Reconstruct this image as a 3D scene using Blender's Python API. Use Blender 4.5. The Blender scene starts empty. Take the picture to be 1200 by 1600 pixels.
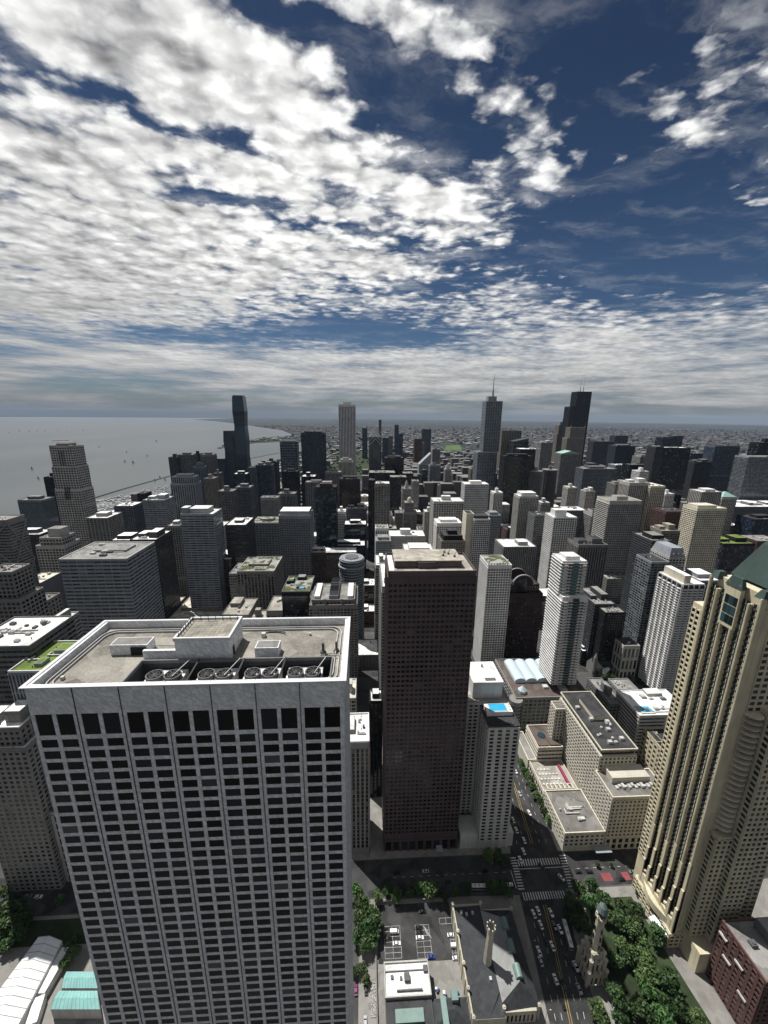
import bpy, math, random
from mathutils import Vector, Matrix
random.seed(11)
S = bpy.context.scene
COL = S.collection
# ------------------------------------------------------------------ camera
F, PITCH, ROLL, YAW, H = 608., math.radians(13.95), math.radians(.65), math.radians(3.0), 314.
_fw = Vector((math.sin(YAW)*math.cos(PITCH), math.cos(YAW)*math.cos(PITCH), -math.sin(PITCH)))
_rt = Vector((math.cos(YAW), -math.sin(YAW), 0)); _up = _rt.cross(_fw)
_R = _rt*math.cos(ROLL) + _up*math.sin(ROLL); _U = _up*math.cos(ROLL) - _rt*math.sin(ROLL)
cd = bpy.data.cameras.new('camera'); cam = bpy.data.objects.new('camera', cd); COL.objects.link(cam)
cd.sensor_fit = 'HORIZONTAL'; cd.sensor_width = 36; cd.lens = 36*F/1200
cd.clip_start = 1; cd.clip_end = 120000
_m = Matrix((_R, _U, -_fw)).transposed().to_4x4(); _m.translation = (0, 0, H); cam.matrix_world = _m
S.camera = cam
def ray(px, py): return _fw + _R*((px-600)/F) + _U*((800-py)/F)
def P(px, py, z=0.):                      # photo pixel -> world point at height z
    d = ray(px, py); return Vector((0, 0, H)) + d*((z-H)/d.z)
def PY(px, py, Y):                        # photo pixel -> world point on the plane y = Y
    d = ray(px, py); return Vector((0, 0, H)) + d*(Y/d.y)
# ------------------------------------------------------------------ light
SUN_AZ, SUN_EL = math.radians(135), math.radians(63)     # azimuth from north; world +Y is south, +X is west
sund = Vector((-math.sin(SUN_AZ)*math.cos(SUN_EL), -math.cos(SUN_AZ)*math.cos(SUN_EL), math.sin(SUN_EL)))
sl = bpy.data.lights.new('sun', 'SUN'); sun = bpy.data.objects.new('sun', sl); COL.objects.link(sun)
sl.energy = 5.0; sl.angle = math.radians(.5); sl.color = (1, .965, .92)
sun.rotation_euler = sund.to_track_quat('Z', 'Y').to_euler()
S.view_settings.view_transform = 'Standard'; S.view_settings.look = 'None'
S.view_settings.exposure = 0.36; S.view_settings.gamma = 1
S.cycles.max_bounces = 4; S.cycles.diffuse_bounces = 3; S.cycles.glossy_bounces = 3; S.cycles.volume_bounces = 0
# ------------------------------------------------------------------ node helpers
class NT:
    def __init__(s, tree): s.t = tree; s.t.nodes.clear()
    def n(s, typ, **kw):
        x = s.t.nodes.new(typ)
        for k, v in kw.items(): setattr(x, k, v)
        return x
    def put(s, sock, v):
        if v is None: return
        if isinstance(v, bpy.types.NodeSocket): s.t.links.new(v, sock)
        else:
            if sock.type == 'RGBA' and len(v) == 3: v = (*v, 1)
            sock.default_value = v
    def m(s, op, a=None, b=None, c=None, clamp=False):
        x = s.n('ShaderNodeMath', operation=op, use_clamp=clamp)
        for k, v in enumerate((a, b, c)): s.put(x.inputs[k], v)
        return x.outputs[0]
    def v(s, op, a=None, b=None, scale=None):
        x = s.n('ShaderNodeVectorMath', operation=op); s.put(x.inputs[0], a); s.put(x.inputs[1], b)
        if scale is not None: s.put(x.inputs[3], scale)
        return x.outputs[0]
    def mix(s, f, a, b, blend='MIX'):
        x = s.n('ShaderNodeMix', data_type='RGBA', blend_type=blend); s.put(x.inputs[0], f); s.put(x.inputs[6], a); s.put(x.inputs[7], b)
        return x.outputs[2]
    def mr(s, v, a, b, c=0., d=1., smooth=False):
        x = s.n('ShaderNodeMapRange'); x.interpolation_type = 'SMOOTHSTEP' if smooth else 'LINEAR'
        for k, q in enumerate((v, a, b, c, d)): s.put(x.inputs[k], q)
        return x.outputs[0]
    def noise(s, vec, scale, detail=4., rough=.5, out=0, dim='3D'):
        x = s.n('ShaderNodeTexNoise', noise_dimensions=dim); s.put(x.inputs['Vector'], vec)
        x.inputs['Scale'].default_value = scale; x.inputs['Detail'].default_value = detail; x.inputs['Roughness'].default_value = rough
        return x.outputs[out]
    def ramp(s, f, stops):
        x = s.n('ShaderNodeValToRGB'); s.put(x.inputs[0], f); e = x.color_ramp.elements
        while len(e) < len(stops): e.new(.5)
        for k, (p, c) in enumerate(stops): e[k].position = p; e[k].color = (*c, 1)
        return x.outputs[0]
# ------------------------------------------------------------------ sky
def make_world():
    w = bpy.data.worlds.new('World'); S.world = w; w.use_nodes = True; T = NT(w.node_tree)
    out = T.n('ShaderNodeOutputWorld'); bg = T.n('ShaderNodeBackground'); T.put(out.inputs[0], bg.outputs[0])
    sky = T.n('ShaderNodeTexSky', sky_type='NISHITA'); sky.sun_disc = False
    sky.sun_elevation = SUN_EL; sky.sun_rotation = math.atan2(sund.x, sund.y); sky.altitude = 300
    sky.air_density = 1.0; sky.dust_density = .4; sky.ozone_density = 2.2
    d = T.v('NORMALIZE', T.n('ShaderNodeTexCoord').outputs['Generated'])
    sp = T.n('ShaderNodeSeparateXYZ'); T.put(sp.inputs[0], d)
    zc = T.m('MAXIMUM', sp.outputs[2], 0.)
    iz = T.m('DIVIDE', 1., T.m('ADD', zc, .05))
    u0 = T.m('MULTIPLY', sp.outputs[0], iz); v0 = T.m('MULTIPLY', sp.outputs[1], iz)
    def comb(a, b, c=0.):
        x = T.n('ShaderNodeCombineXYZ'); T.put(x.inputs[0], a); T.put(x.inputs[1], b); T.put(x.inputs[2], c); return x.outputs[0]
    uv0 = comb(u0, v0)
    wn = T.noise(uv0, 2.3, 5, .6, 1)
    uv = T.v('ADD', uv0, T.v('SCALE', T.v('SUBTRACT', wn, (.5, .5, .5)), scale=.42))
    s2 = T.n('ShaderNodeSeparateXYZ'); T.put(s2.inputs[0], uv); u, v = s2.outputs[0], s2.outputs[1]
    def puv(px, py):
        q = ray(px, py).normalized(); return Vector((q.x, q.y))/(max(q.z, 0)+.05)
    # cloud cover as soft ellipses of the cloud deck: (x, y, long axis, short axis, weight)
    blobs = [(120, 340, (430, 60), (0, 240), .28), (120, 40, (260, 20), (0, 110), .85), (420, 170, (210, 110), (-50, 80), 1.05), (690, 330, (120, 62), (-25, 38), 1.25),
             (100, 250, (190, 30), (-10, 55), .75), (430, 265, (190, 50), (-8, 36), 1.0), (90, 400, (330, 0), (0, 110), .95),
             (480, 395, (240, 30), (0, 55), .85), (330, 470, (340, 0), (0, 50), .65),
             (640, 35, (160, 30), (-30, 85), 1.4), (790, 150, (110, 40), (-20, 40), .55), (832, 270, (85, 15), (-10, 62), 1.6),
             (1050, 180, (60, -40), (20, 70), .85), (1150, 100, (110, -60), (20, 70), .22), (900, 215, (70, 0), (0, 20), .5),
             (820, 455, (190, -25), (0, 45), .30), (1000, 510, (300, 0), (0, 45), .45), (700, 585, (600, 0), (0, 38), .7),
             (860, 300, (230, 300), (-90, 60), -.30), (570, 110, (190, 115), (-22, 38), -1.7), (940, 60, (120, 30), (0, 120), -.5), (980, 330, (330, 120), (-20, 90), -.50),
             (330, 215, (220, 75), (-6, 20), -1.1), (470, 268, (130, 45), (-5, 16), -.9), (370, 322, (200, 42), (-3, 17), -1.2), (150, 165, (120, 40), (-10, 22), -.5),
             (570, 520, (150, 10), (0, 26), -1.1), (290, 525, (120, 6), (0, 12), -.7), (640, 455, (110, 10), (0, 20), -.6), (760, 430, (90, 0), (0, 34), -.55), (1010, 430, (200, 0), (0, 60), -.5), (860, 40, (130, 40), (-10, 70), -.8), (690, 210, (60, 40), (-20, 30), -.6), (960, 400, (230, 0), (0, 60), -.6), (1130, 330, (140, 0), (0, 90), -.4), (955, 130, (60, 40), (-30, 110), -.4)]
    cov = None
    for (cx, cy, a, b, wt) in blobs:
        c = puv(cx, cy); A = (puv(cx+a[0], cy+a[1])-puv(cx-a[0], cy-a[1]))/2; B = (puv(cx+b[0], cy+b[1])-puv(cx-b[0], cy-b[1]))/2
        Mi = Matrix(((A.x, B.x), (A.y, B.y))).inverted()
        q1 = T.m('MULTIPLY_ADD', u, Mi[0][0], T.m('MULTIPLY_ADD', v, Mi[0][1], -(Mi[0][0]*c.x+Mi[0][1]*c.y)))
        q2 = T.m('MULTIPLY_ADD', u, Mi[1][0], T.m('MULTIPLY_ADD', v, Mi[1][1], -(Mi[1][0]*c.x+Mi[1][1]*c.y)))
        g = T.m('POWER', math.exp(-1), T.m('MULTIPLY_ADD', q1, q1, T.m('MULTIPLY', q2, q2)))
        cov = T.m('MULTIPLY_ADD', g, wt, cov if cov is not None else -.30)
    north = T.mr(sp.outputs[1], .25, -.15, 0, .75, True)          # unseen cloud added over the northern half, to set the fill on shaded facades
    low = T.m('MULTIPLY', T.mr(zc, .06, .22, .50, 0, True), T.mr(sp.outputs[1], -.1, .3, .3, 1))     # the deck closes towards the horizon
    cov = T.m('ADD', T.m('ADD', cov, north), low)
    cov = T.m('ADD', cov, T.m('MULTIPLY', T.m('SUBTRACT', T.noise(T.v('MULTIPLY', T.v('ADD', uv0, (3.1, 8.7, 0)), (1.0, 2.0, 1)), 1.7, 2, .5), .5), T.mr(zc, .1, .3, .5, 1.9)))
    uvs = T.v('MULTIPLY', uv0, (1, 1.15, 1))
    def fb(vec, sc, de, ro=.5): return T.noise(vec, sc, de, ro)
    nA = fb(uvs, 2.6, 3, .5); nB = fb(T.v('ADD', uvs, (7.3, 2.1, 4.)), 6.6, 7, .52)
    str_ = T.noise(T.v('MULTIPLY', d, (3.2, 3.2, 30)), 1.6, 6, .58)              # streaks of the far deck near the horizon
    n1 = T.m('ADD', T.m('MULTIPLY', nA, .30), T.m('MULTIPLY', nB, .70))
    far = T.mr(zc, .07, .24, 1, 0, True)
    wv = T.v('ADD', uvs, T.v('SCALE', T.v('SUBTRACT', T.noise(uvs, 9., 4, .6, 1), (.5, .5, .5)), scale=.16))
    def puff(sc):
        x = T.n('ShaderNodeTexVoronoi', feature='SMOOTH_F1', voronoi_dimensions='2D'); T.put(x.inputs['Vector'], wv); x.inputs['Scale'].default_value = sc; x.inputs['Smoothness'].default_value = .55
        return T.mr(x.outputs['Distance'], .05, .75, 1, 0)
    pf = T.m('ADD', T.m('MULTIPLY', puff(7.5), .6), T.m('MULTIPLY', puff(17.), .4))
    pfa = T.m('MULTIPLY', T.m('SUBTRACT', pf, .56), T.mr(zc, .12, .3, .15, 1))
    n1 = T.m('ADD', n1, T.m('MULTIPLY', pfa, .34))
    n1 = T.m('ADD', T.m('MULTIPLY', n1, T.m('SUBTRACT', 1., far)), T.m('MULTIPLY', str_, far))
    off = sund.xy.normalized()*.055; uvo = T.v('ADD', uvs, (off.x, off.y, 0))
    sA = T.m('SUBTRACT', fb(T.v('ADD', uvs, (7.3, 2.1, 4.)), 6.6, 2.5, .45), fb(T.v('ADD', uvo, (7.3, 2.1, 4.)), 6.6, 2.5, .45))
    dens = T.m('MULTIPLY_ADD', T.m('SUBTRACT', n1, .5), 3.7, cov)
    alpha = T.mr(dens, -.40, .85, 0, 1, True)
    wisp = T.noise(T.v('MULTIPLY', uv, (1.0, 2.2, 1)), 2.2, 8, .62)
    wis = T.m('MULTIPLY', T.mr(wisp, .46, .74, 0, .62, True), T.mr(cov, -.5, .1, .25, 1))
    thick = T.mr(dens, .1, 1.25, 0, 1, True)
    big = T.noise(uv0, 1.9, 5, .55)
    lum = T.m('ADD', .76, T.m('MULTIPLY', sA, T.mr(zc, .05, .4, .3, 1.25)))
    lum = T.m('ADD', lum, T.m('MULTIPLY', pfa, .62))
    lum = T.m('SUBTRACT', lum, T.m('MULTIPLY', thick, T.mr(big, .36, .66, -.06, .26)))
    lum = T.m('MULTIPLY', lum, T.mr(zc, .03, .40, .60, 1.14))
    west = T.mr(sp.outputs[0], -.75, -.2, .80, 1, True)
    lum = T.m('MULTIPLY', T.m('MAXIMUM', T.m('MINIMUM', lum, 1.05), .10), west)
    lum = T.m('ADD', lum, T.m('MULTIPLY', T.m('SUBTRACT', str_, .5), T.m('MULTIPLY', far, .8)))
    lum = T.m('MULTIPLY', lum, T.mr(sp.outputs[1], -.2, .2, .42, 1.))  # clouds to the north dimmed to weaken that fill
    cc = T.v('SCALE', T.mix(lum, (.0, .0, .012), (1.0, 1.0, .985)), scale=.86)
    skyc = T.v('SCALE', sky.outputs[0], scale=T.mr(zc, .05, .55, .040, .023))
    skyc = T.v('MULTIPLY', skyc, (.56, .70, .86))
    c1 = T.mix(T.m('MAXIMUM', alpha, wis), skyc, cc)
    hz = T.m('POWER', math.exp(-1), T.m('DIVIDE', zc, .036))
    side = T.mr(sp.outputs[0], -.75, .2, .62, 1.0, True)
    hcol = T.v('SCALE', (.135, .148, .158), scale=side)
    c2 = T.mix(T.m('MULTIPLY', hz, .96), c1, hcol)
    T.put(bg.inputs[0], c2); bg.inputs[1].default_value = 1.0
make_world()
# ------------------------------------------------------------------ materials
_mats = {}
def pbsdf(name):
    m = bpy.data.materials.new(name); m.use_nodes = True; T = NT(m.node_tree)
    o = T.n('ShaderNodeOutputMaterial'); b = T.n('ShaderNodeBsdfPrincipled'); T.put(o.inputs[0], b.outputs[0]); return m, T, b
def wall(name, col, rough=.8, var=.25, spec=.3, sc=.08, tile=None, metal=0.):
    if name in _mats: return _mats[name]
    m, T, b = pbsdf(name); tc = T.n('ShaderNodeTexCoord').outputs['Object']
    n = T.noise(tc, sc, 5, .6); st = T.noise(T.v('MULTIPLY', tc, (1, 1, .06)), sc*9, 3, .5)
    f = T.m('ADD', T.m('MULTIPLY', n, .6), T.m('MULTIPLY', st, .4))
    f = T.mr(f, .3, .7, 1-var, 1+var)
    oi = T.n('ShaderNodeObjectInfo').outputs['Random']
    f = T.m('MULTIPLY', f, T.mr(oi, 0, 1, .9, 1.1))
    c = T.v('SCALE', col, scale=f)
    T.put(b.inputs['Base Color'], c); b.inputs['Roughness'].default_value = rough; b.inputs['Specular IOR Level'].default_value = spec
    b.inputs['Metallic'].default_value = metal
    _mats[name] = m; return m
def glass(name, col, rough=.12, lo=.5, hi=3.2, blind=.14, blindcol=(.16, .16, .15), spec=.5):
    if name in _mats: return _mats[name]
    m, T, b = pbsdf(name)
    g = T.n('ShaderNodeNewGeometry').outputs['Random Per Island']; o = T.n('ShaderNodeObjectInfo').outputs['Random']
    r = T.m('FRACT', T.m('ADD', T.m('MULTIPLY', g, 7.31), T.m('MULTIPLY', o, 13.7)))
    r2 = T.m('FRACT', T.m('MULTIPLY', r, 57.3))
    c = T.v('SCALE', col, scale=T.mr(T.m('POWER', r, 3.), 0, 1, lo, hi))
    c = T.mix(T.m('MULTIPLY', T.m('LESS_THAN', r2, blind), T.mr(r, 0, 1, .15, .8)), c, blindcol)
    T.put(b.inputs['Base Color'], c); b.inputs['Roughness'].default_value = rough; b.inputs['Specular IOR Level'].default_value = spec
    tc = T.n('ShaderNodeTexCoord').outputs['Object']
    bp = T.n('ShaderNodeBump'); bp.inputs['Strength'].default_value = .12; bp.inputs['Distance'].default_value = .3
    T.put(bp.inputs['Height'], T.noise(tc, .35, 2, .5)); T.put(b.inputs['Normal'], bp.outputs[0])
    _mats[name] = m; return m
def roofmat(name, col, var=.45, sc=.12, rough=.9):
    if name in _mats: return _mats[name]
    m, T, b = pbsdf(name); tc = T.n('ShaderNodeTexCoord').outputs['Object']
    n = T.noise(tc, sc, 6, .65); n2 = T.noise(tc, sc*14, 3, .6)
    vo = T.n('ShaderNodeTexVoronoi', feature='F1'); T.put(vo.inputs[0], tc); vo.inputs['Scale'].default_value = sc*1.2
    sep = T.n('ShaderNodeSeparateColor'); T.put(sep.inputs[0], vo.outputs['Color'])
    f = T.m('ADD', T.m('ADD', T.m('MULTIPLY', n, .5), T.m('MULTIPLY', n2, .3)), T.m('MULTIPLY', sep.outputs[0], .2))
    f = T.mr(f, .32, .68, 1-var, 1+var*.7)
    bc = T.v('SCALE', col, scale=f)
    if name == 'roof_green': bc = T.mix(T.mr(T.noise(tc, .09, 2, .5), .47, .53), T.v('SCALE', (.27, .265, .25), scale=f), bc)
    T.put(b.inputs['Base Color'], bc); b.inputs['Roughness'].default_value = rough; b.inputs['Specular IOR Level'].default_value = .15
    _mats[name] = m; return m
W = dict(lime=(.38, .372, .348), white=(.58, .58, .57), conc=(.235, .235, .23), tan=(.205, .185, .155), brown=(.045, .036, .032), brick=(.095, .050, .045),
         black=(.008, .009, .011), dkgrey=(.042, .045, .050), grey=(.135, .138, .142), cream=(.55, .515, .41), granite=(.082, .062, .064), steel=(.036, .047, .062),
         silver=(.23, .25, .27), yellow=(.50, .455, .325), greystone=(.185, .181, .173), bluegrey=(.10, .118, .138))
def WM(k): return wall('wall_'+k, W[k])
GL = dict(dark=(.005, .006, .008), blue=(.010, .022, .042), teal=(.014, .034, .040), grey=(.03, .034, .04), bright=(.05, .065, .08))
def GM(k): return glass('glass_'+k, GL[k], blind=.02 if k == 'bright' else .10 if k != 'blue' else .04, rough=.1, lo=.8 if k == 'bright' else .5, hi=1.5 if k == 'bright' else 3.2)
RF = dict(white=(.70, .70, .68), grey=(.22, .215, .205), dark=(.045, .045, .047), tan=(.30, .285, .25), gravel=(.16, .155, .145), green=(.07, .085, .035), lawn=(.13, .19, .045), brown=(.105, .085, .075), cream=(.52, .50, .43))
def RM(k): return roofmat('roof_'+k, RF[k])
unitm = wall('roof_unit_paint', (.4, .4, .39), var=.35); unitdk = wall('roof_unit_dark', (.1, .1, .105), var=.35)
# ------------------------------------------------------------------ mesh helpers
class MB:
    def __init__(s): s.v = []; s.f = []; s.mi = []; s.cur = 0
    def quad(s, a, b, c, d):
        k = len(s.v); s.v += [tuple(a), tuple(b), tuple(c), tuple(d)]; s.f.append((k, k+1, k+2, k+3)); s.mi.append(s.cur); return s
    def poly(s, pts):
        k = len(s.v); s.v += [tuple(p) for p in pts]; s.f.append(tuple(range(k, k+len(pts)))); s.mi.append(s.cur); return s
    def box(s, x0, x1, y0, y1, z0, z1, bottom=False):
        k = len(s.v); s.v += [(x0, y0, z0), (x1, y0, z0), (x1, y1, z0), (x0, y1, z0), (x0, y0, z1), (x1, y0, z1), (x1, y1, z1), (x0, y1, z1)]
        fs = [(0, 1, 5, 4), (1, 2, 6, 5), (2, 3, 7, 6), (3, 0, 4, 7), (4, 5, 6, 7)]
        if bottom: fs.append((3, 2, 1, 0))
        for f in fs: s.f.append(tuple(k+i for i in f)); s.mi.append(s.cur)
        return s
    def frus(s, a, b, z0, z1, cap=True):            # a, b: lists of (x, y) of equal length, bottom and top
        k = len(s.v); n = len(a); s.v += [(x, y, z0) for x, y in a]+[(x, y, z1) for x, y in b]
        for i in range(n):
            j = (i+1) % n; s.f.append((k+i, k+j, k+n+j, k+n+i)); s.mi.append(s.cur)
        if cap: s.f.append(tuple(range(k+n, k+2*n))); s.mi.append(s.cur)
        return s
    def cyl(s, x, y, z0, z1, r0, r1=None, n=12, cap=True, ph=0.):
        r1 = r0 if r1 is None else r1
        g = lambda r: [(x+r*math.cos(ph+2*math.pi*i/n), y+r*math.sin(ph+2*math.pi*i/n)) for i in range(n)]
        return s.frus(g(r0), g(r1), z0, z1, cap)
    def bar(s, a, b, w, h=None):                    # a slim beam between two points
        a, b = Vector(a), Vector(b); h = h or w; d = (b-a).normalized()
        sd = d.cross(Vector((0, 0, 1)));
        if sd.length < .01: sd = Vector((1, 0, 0))
        sd.normalize(); u = sd.cross(d); k = len(s.v)
        for p in (a, b):
            for i, j in ((-1, -1), (1, -1), (1, 1), (-1, 1)): s.v.append(tuple(p+sd*(i*w/2)+u*(j*h/2)))
        for f in ((0, 1, 5, 4), (1, 2, 6, 5), (2, 3, 7, 6), (3, 0, 4, 7), (4, 5, 6, 7), (3, 2, 1, 0)): s.f.append(tuple(k+i for i in f)); s.mi.append(s.cur)
        return s
    def build(s, name, mat, parent=None, smooth=False, loc=None):
        me = bpy.data.meshes.new(name); me.from_pydata(s.v, [], s.f)
        for m in (mat if isinstance(mat, (list, tuple)) else [mat]): me.materials.append(m)
        if any(s.mi): me.polygons.foreach_set('material_index', s.mi)
        if smooth: me.polygons.foreach_set('use_smooth', [True]*len(me.polygons))
        me.update(); o = bpy.data.objects.new(name, me); COL.objects.link(o)
        if parent: o.parent = parent
        if loc: o.location = loc
        return o
def tag(o, label=None, cat=None, group=None, kind=None):
    for k, v in (('label', label), ('category', cat), ('group', group), ('kind', kind)):
        if v: o[k] = v
    return o
def empty(name, loc, label, cat, group=None, rz=0.):
    o = bpy.data.objects.new(name, None); COL.objects.link(o); o.location = loc; o.rotation_euler.z = rz; o.empty_display_size = 2
    return tag(o, label, cat, group)
def copy_tree(o, parent=None):
    c = o.copy(); COL.objects.link(c); c.parent = parent
    for ch in list(o.children): copy_tree(ch, c)
    return c
STY = dict(grid=(.26, .36, .45, .40), punch=(.42, .46, .25, .22), hband=(.07, .52, .20, .45), vrib=(.46, .14, .65, .12), glass=(.09, .18, .14, .12),
           balc=(.20, .26, .30, 1.3), strip=(.30, .30, .5, .2), tallwin=(.42, .25, .5, .25))
FOOT = []                                           # footprints taken, for filling the blocks later
_pane = {}
def pane_mesh(w, h, mat):
    k = (round(w, 3), round(h, 3), mat.name)
    if k not in _pane:
        me = bpy.data.meshes.new('window'); me.from_pydata([(-w/2, 0, 0), (w/2, 0, 0), (w/2, 0, h), (-w/2, 0, h)], [], [(0, 1, 2, 3)]); me.materials.append(mat); _pane[k] = me
    return _pane[k]
def facade(wm, panes, x0, x1, y0, y1, z0, z1, sty, bay, fl, faces='NEW', skip_top=1.2, pf=None, sf=None):
    """piers and spandrels standing proud of the core on each face; collects window cells in panes"""
    pw, sh, pp, ps = STY[sty]; pw = pf or pw; sh = sf or sh
    zt = z1-skip_top; nf = max(1, round((zt-z0)/fl)); f = (zt-z0)/nf
    for fc in faces:
        L = (x1-x0) if fc in 'NS' else (y1-y0); nb = max(1, round(L/bay)); bw = L/nb; w = bw*pw
        def slab(a0, a1, zz0, zz1, pr):
            if fc == 'N': wm.box(x0+a0, x0+a1, y0-pr, y0+.02, zz0, zz1, True)
            elif fc == 'S': wm.box(x0+a0, x0+a1, y1-.02, y1+pr, zz0, zz1, True)
            elif fc == 'E': wm.box(x0-pr, x0+.02, y0+a0, y0+a1, zz0, zz1, True)
            else: wm.box(x1-.02, x1+pr, y0+a0, y0+a1, zz0, zz1, True)
        for i in range(nb+1):
            c = i*bw; a0, a1 = max(0, c-w/2), min(L, c+w/2)
            if sty == 'balc' and i % 2 and nb > 4: continue
            slab(a0, a1, z0, zt, pp)
        for k in range(nf+1):
            zz = z0+k*f
            slab(0.003, L-.003, zz-(0 if k == 0 else f*sh*.5), min(zt, zz+f*sh*.5)+(.0 if k < nf else skip_top*.0), ps)
        for k in range(nf):
            for i in range(nb):
                panes.append((fc, i*bw+w/2, (i+1)*bw-w/2, z0+k*f+f*sh*.5, z0+(k+1)*f-f*sh*.5))
def put_panes(panes, x0, x1, y0, y1, gm, root, ind, name='window', off=.04, limit=100):
    st = MB(); cnt = 0
    if ind: panes.sort(key=lambda p: (0 if p[0] == 'N' else 1, -p[3]))
    for (fc, a0, a1, b0, b1) in panes:
        if fc == 'N': q = ((x0+a0, y0-off), (x0+a1, y0-off))
        elif fc == 'S': q = ((x0+a1, y1+off), (x0+a0, y1+off))
        elif fc == 'E': q = ((x0-off, y0+a1), (x0-off, y0+a0))
        else: q = ((x1+off, y0+a0), (x1+off, y0+a1))
        if ind and cnt < limit:
            cnt += 1; me = pane_mesh(a1-a0, b1-b0, gm); o = bpy.data.objects.new(name, me); COL.objects.link(o); o.parent = root
            o.location = ((q[0][0]+q[1][0])/2, (q[0][1]+q[1][1])/2, b0); o.rotation_euler.z = dict(N=0, E=-math.pi/2, W=math.pi/2, S=math.pi)[fc]
        else: st.quad((*q[0], b0), (*q[1], b0), (*q[1], b1), (*q[0], b1))
    if st.f: tag(st.build(name, gm, root), kind='stuff')
def roof_top(root, x0, x1, y0, y1, z, roof='grey', par='grey', ph=None, units=3, rng=random, wallk='conc', ph_h=5., parh=1.0):
    b = .6
    MB().quad((x0+b, y0+b, z+.05), (x1-b, y0+b, z+.05), (x1-b, y1-b, z+.05), (x0+b, y1-b, z+.05)).build('roof', RM(roof), root)
    m = MB(); z1 = z+parh
    m.box(x0-.1, x1+.1, y0-.1, y0+b, z-.3, z1); m.box(x0-.1, x1+.1, y1-b, y1+.1, z-.3, z1); m.box(x0-.1, x0+b, y0+b, y1-b, z-.3, z1); m.box(x1-b, x1+.1, y0+b, y1-b, z-.3, z1)
    m.build('parapet', WM(par), root)
    w, d = x1-x0, y1-y0
    if ph:
        for (a0, a1, c0, c1, hh) in ph:
            q = MB(); X0, X1, Y0, Y1 = x0+w*a0, x0+w*a1, y0+d*c0, y0+d*c1; q.box(X0, X1, Y0, Y1, z+.06, z+hh)
            n = max(2, int((X1-X0)/3)); 
            for i in range(n): q.box(X0+(i+.2)*(X1-X0)/n, X0+(i+.8)*(X1-X0)/n, Y0-.15, Y0+.02, z+.6, z+hh*.75, True)
            o = q.build('penthouse', WM(wallk), root)
            MB().quad((X0+.4, Y0+.4, z+hh+.02), (X1-.4, Y0+.4, z+hh+.02), (X1-.4, Y1-.4, z+hh+.02), (X0+.4, Y1-.4, z+hh+.02)).build('roof', RM(roof), o)
    if units >= 4:
        for _ in range(rng.randint(1, 3)):
            ux, uy = rng.uniform(x0+.1*w, x1-.5*w), rng.uniform(y0+.1*d, y1-.2*d); q = MB()
            if ph and any(x0+w*a0-.35*w < ux < x0+w*a1+1 and y0+d*c0-2 < uy < y0+d*c1+2 for (a0, a1, c0, c1, hh) in ph): continue
            q.box(ux, ux+.36*w, uy, uy+.8, z+.4, z+1.1, True); q.box(ux, ux+.8, uy+.802, uy+d*.12, z+.4, z+1.1, True); q.build('duct', unitm, root)
        for _ in range(4):
            ux, uy = rng.uniform(x0+.08*w, x1-.1*w), rng.uniform(y0+.08*d, y1-.1*d); MB().cyl(ux, uy, z+.06, z+1.3, .3, n=6).build('vent_pipe', unitdk, root)
    for _ in range(units):
        ux, uy = rng.uniform(x0+.12*w, x1-.22*w), rng.uniform(y0+.12*d, y1-.2*d); s = rng.uniform(.04, .10)
        if ph and any(x0+w*a0-2 < ux < x0+w*a1+1 and y0+d*c0-2 < uy < y0+d*c1+1 for (a0, a1, c0, c1, hh) in ph): continue
        uw, ud, uh = max(1.2, w*s), max(1.2, d*s*rng.uniform(.6, 1.5)), rng.uniform(1, 2.6); q = MB().box(ux, ux+uw, uy, uy+ud, z+.06, z+uh)
        if rng.random() < .6: q.cyl(ux+uw/2, uy+ud/2, z+uh, z+uh+.5, min(uw, ud)*.35, n=10)
        q.build('roof_unit', unitm if rng.random() < .6 else unitdk, root)
def tower(name, label, cat, x0, x1, y0, y1, z1, sty='grid', wallk='conc', gl='dark', bay=4., fl=3.6, roof='grey', par=None, ph=None, units=7, z0=0., ind=False,
          faces='NEW', tiers=None, base=None, group=None, extra=None, pf=None, sf=None, corner=None, parh=1.0, phk=None):
    """one building: an empty at its base centre carrying wall, windows, roof, parapet, penthouse, roof units"""
    cx, cy = (x0+x1)/2, (y0+y1)/2; FOOT.append((x0, x1, y0, y1, z1, label))
    root = empty(name, (cx, cy, 0), label, cat, group); rg = random.Random(int(abs(cx*13+cy*7+z1*3)))
    hx, hy = (x1-x0)/2, (y1-y0)/2
    segs = [(-hx, hx, -hy, hy, z0, z1)] if not tiers else []
    if tiers:
        zb = z0
        for (fz, ix0, ix1, iy0, iy1) in tiers:      # top as a fraction of the height, insets as fractions of the plan
            zt = z0+(z1-z0)*fz; segs.append((-hx+2*hx*ix0, hx-2*hx*ix1, -hy+2*hy*iy0, hy-2*hy*iy1, zb, zt)); zb = zt
    wm = MB()
    for k, (a, b, c, d, e, f) in enumerate(segs):
        wm.box(a, b, c, d, e, f); panes = []
        e2 = e+(base or 0) if k == 0 else e+.4
        facade(wm, panes, a, b, c, d, e2, f, sty, bay, fl, faces, rg.choice([1.2, 1.2, 3.6, 5.2]) if f-e2 > 50 else 1.2, pf=pf, sf=sf)
        if k == 0 and base:
            n = max(2, round((b-a)/(bay*1.6)))
            for i in range(n+1): x = a+(b-a)*i/n; wm.box(max(a, x-.5), min(b, x+.5), c-.3, c+.02, e, e2, True)
        put_panes(panes, a, b, c, d, GM(gl), root, ind and k == len(segs)-1)
        top = k == len(segs)-1
        roof_top(root, a, b, c, d, f, roof, par or wallk, ph if top else None, units if top else 0, rg, phk or wallk, parh=parh)
    wm.build('wall', WM(wallk), root)
    if extra: extra(root, segs)
    return root
def struct(name, mb, mat): o = mb.build(name, mat); o['kind'] = 'structure'; return o
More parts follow.
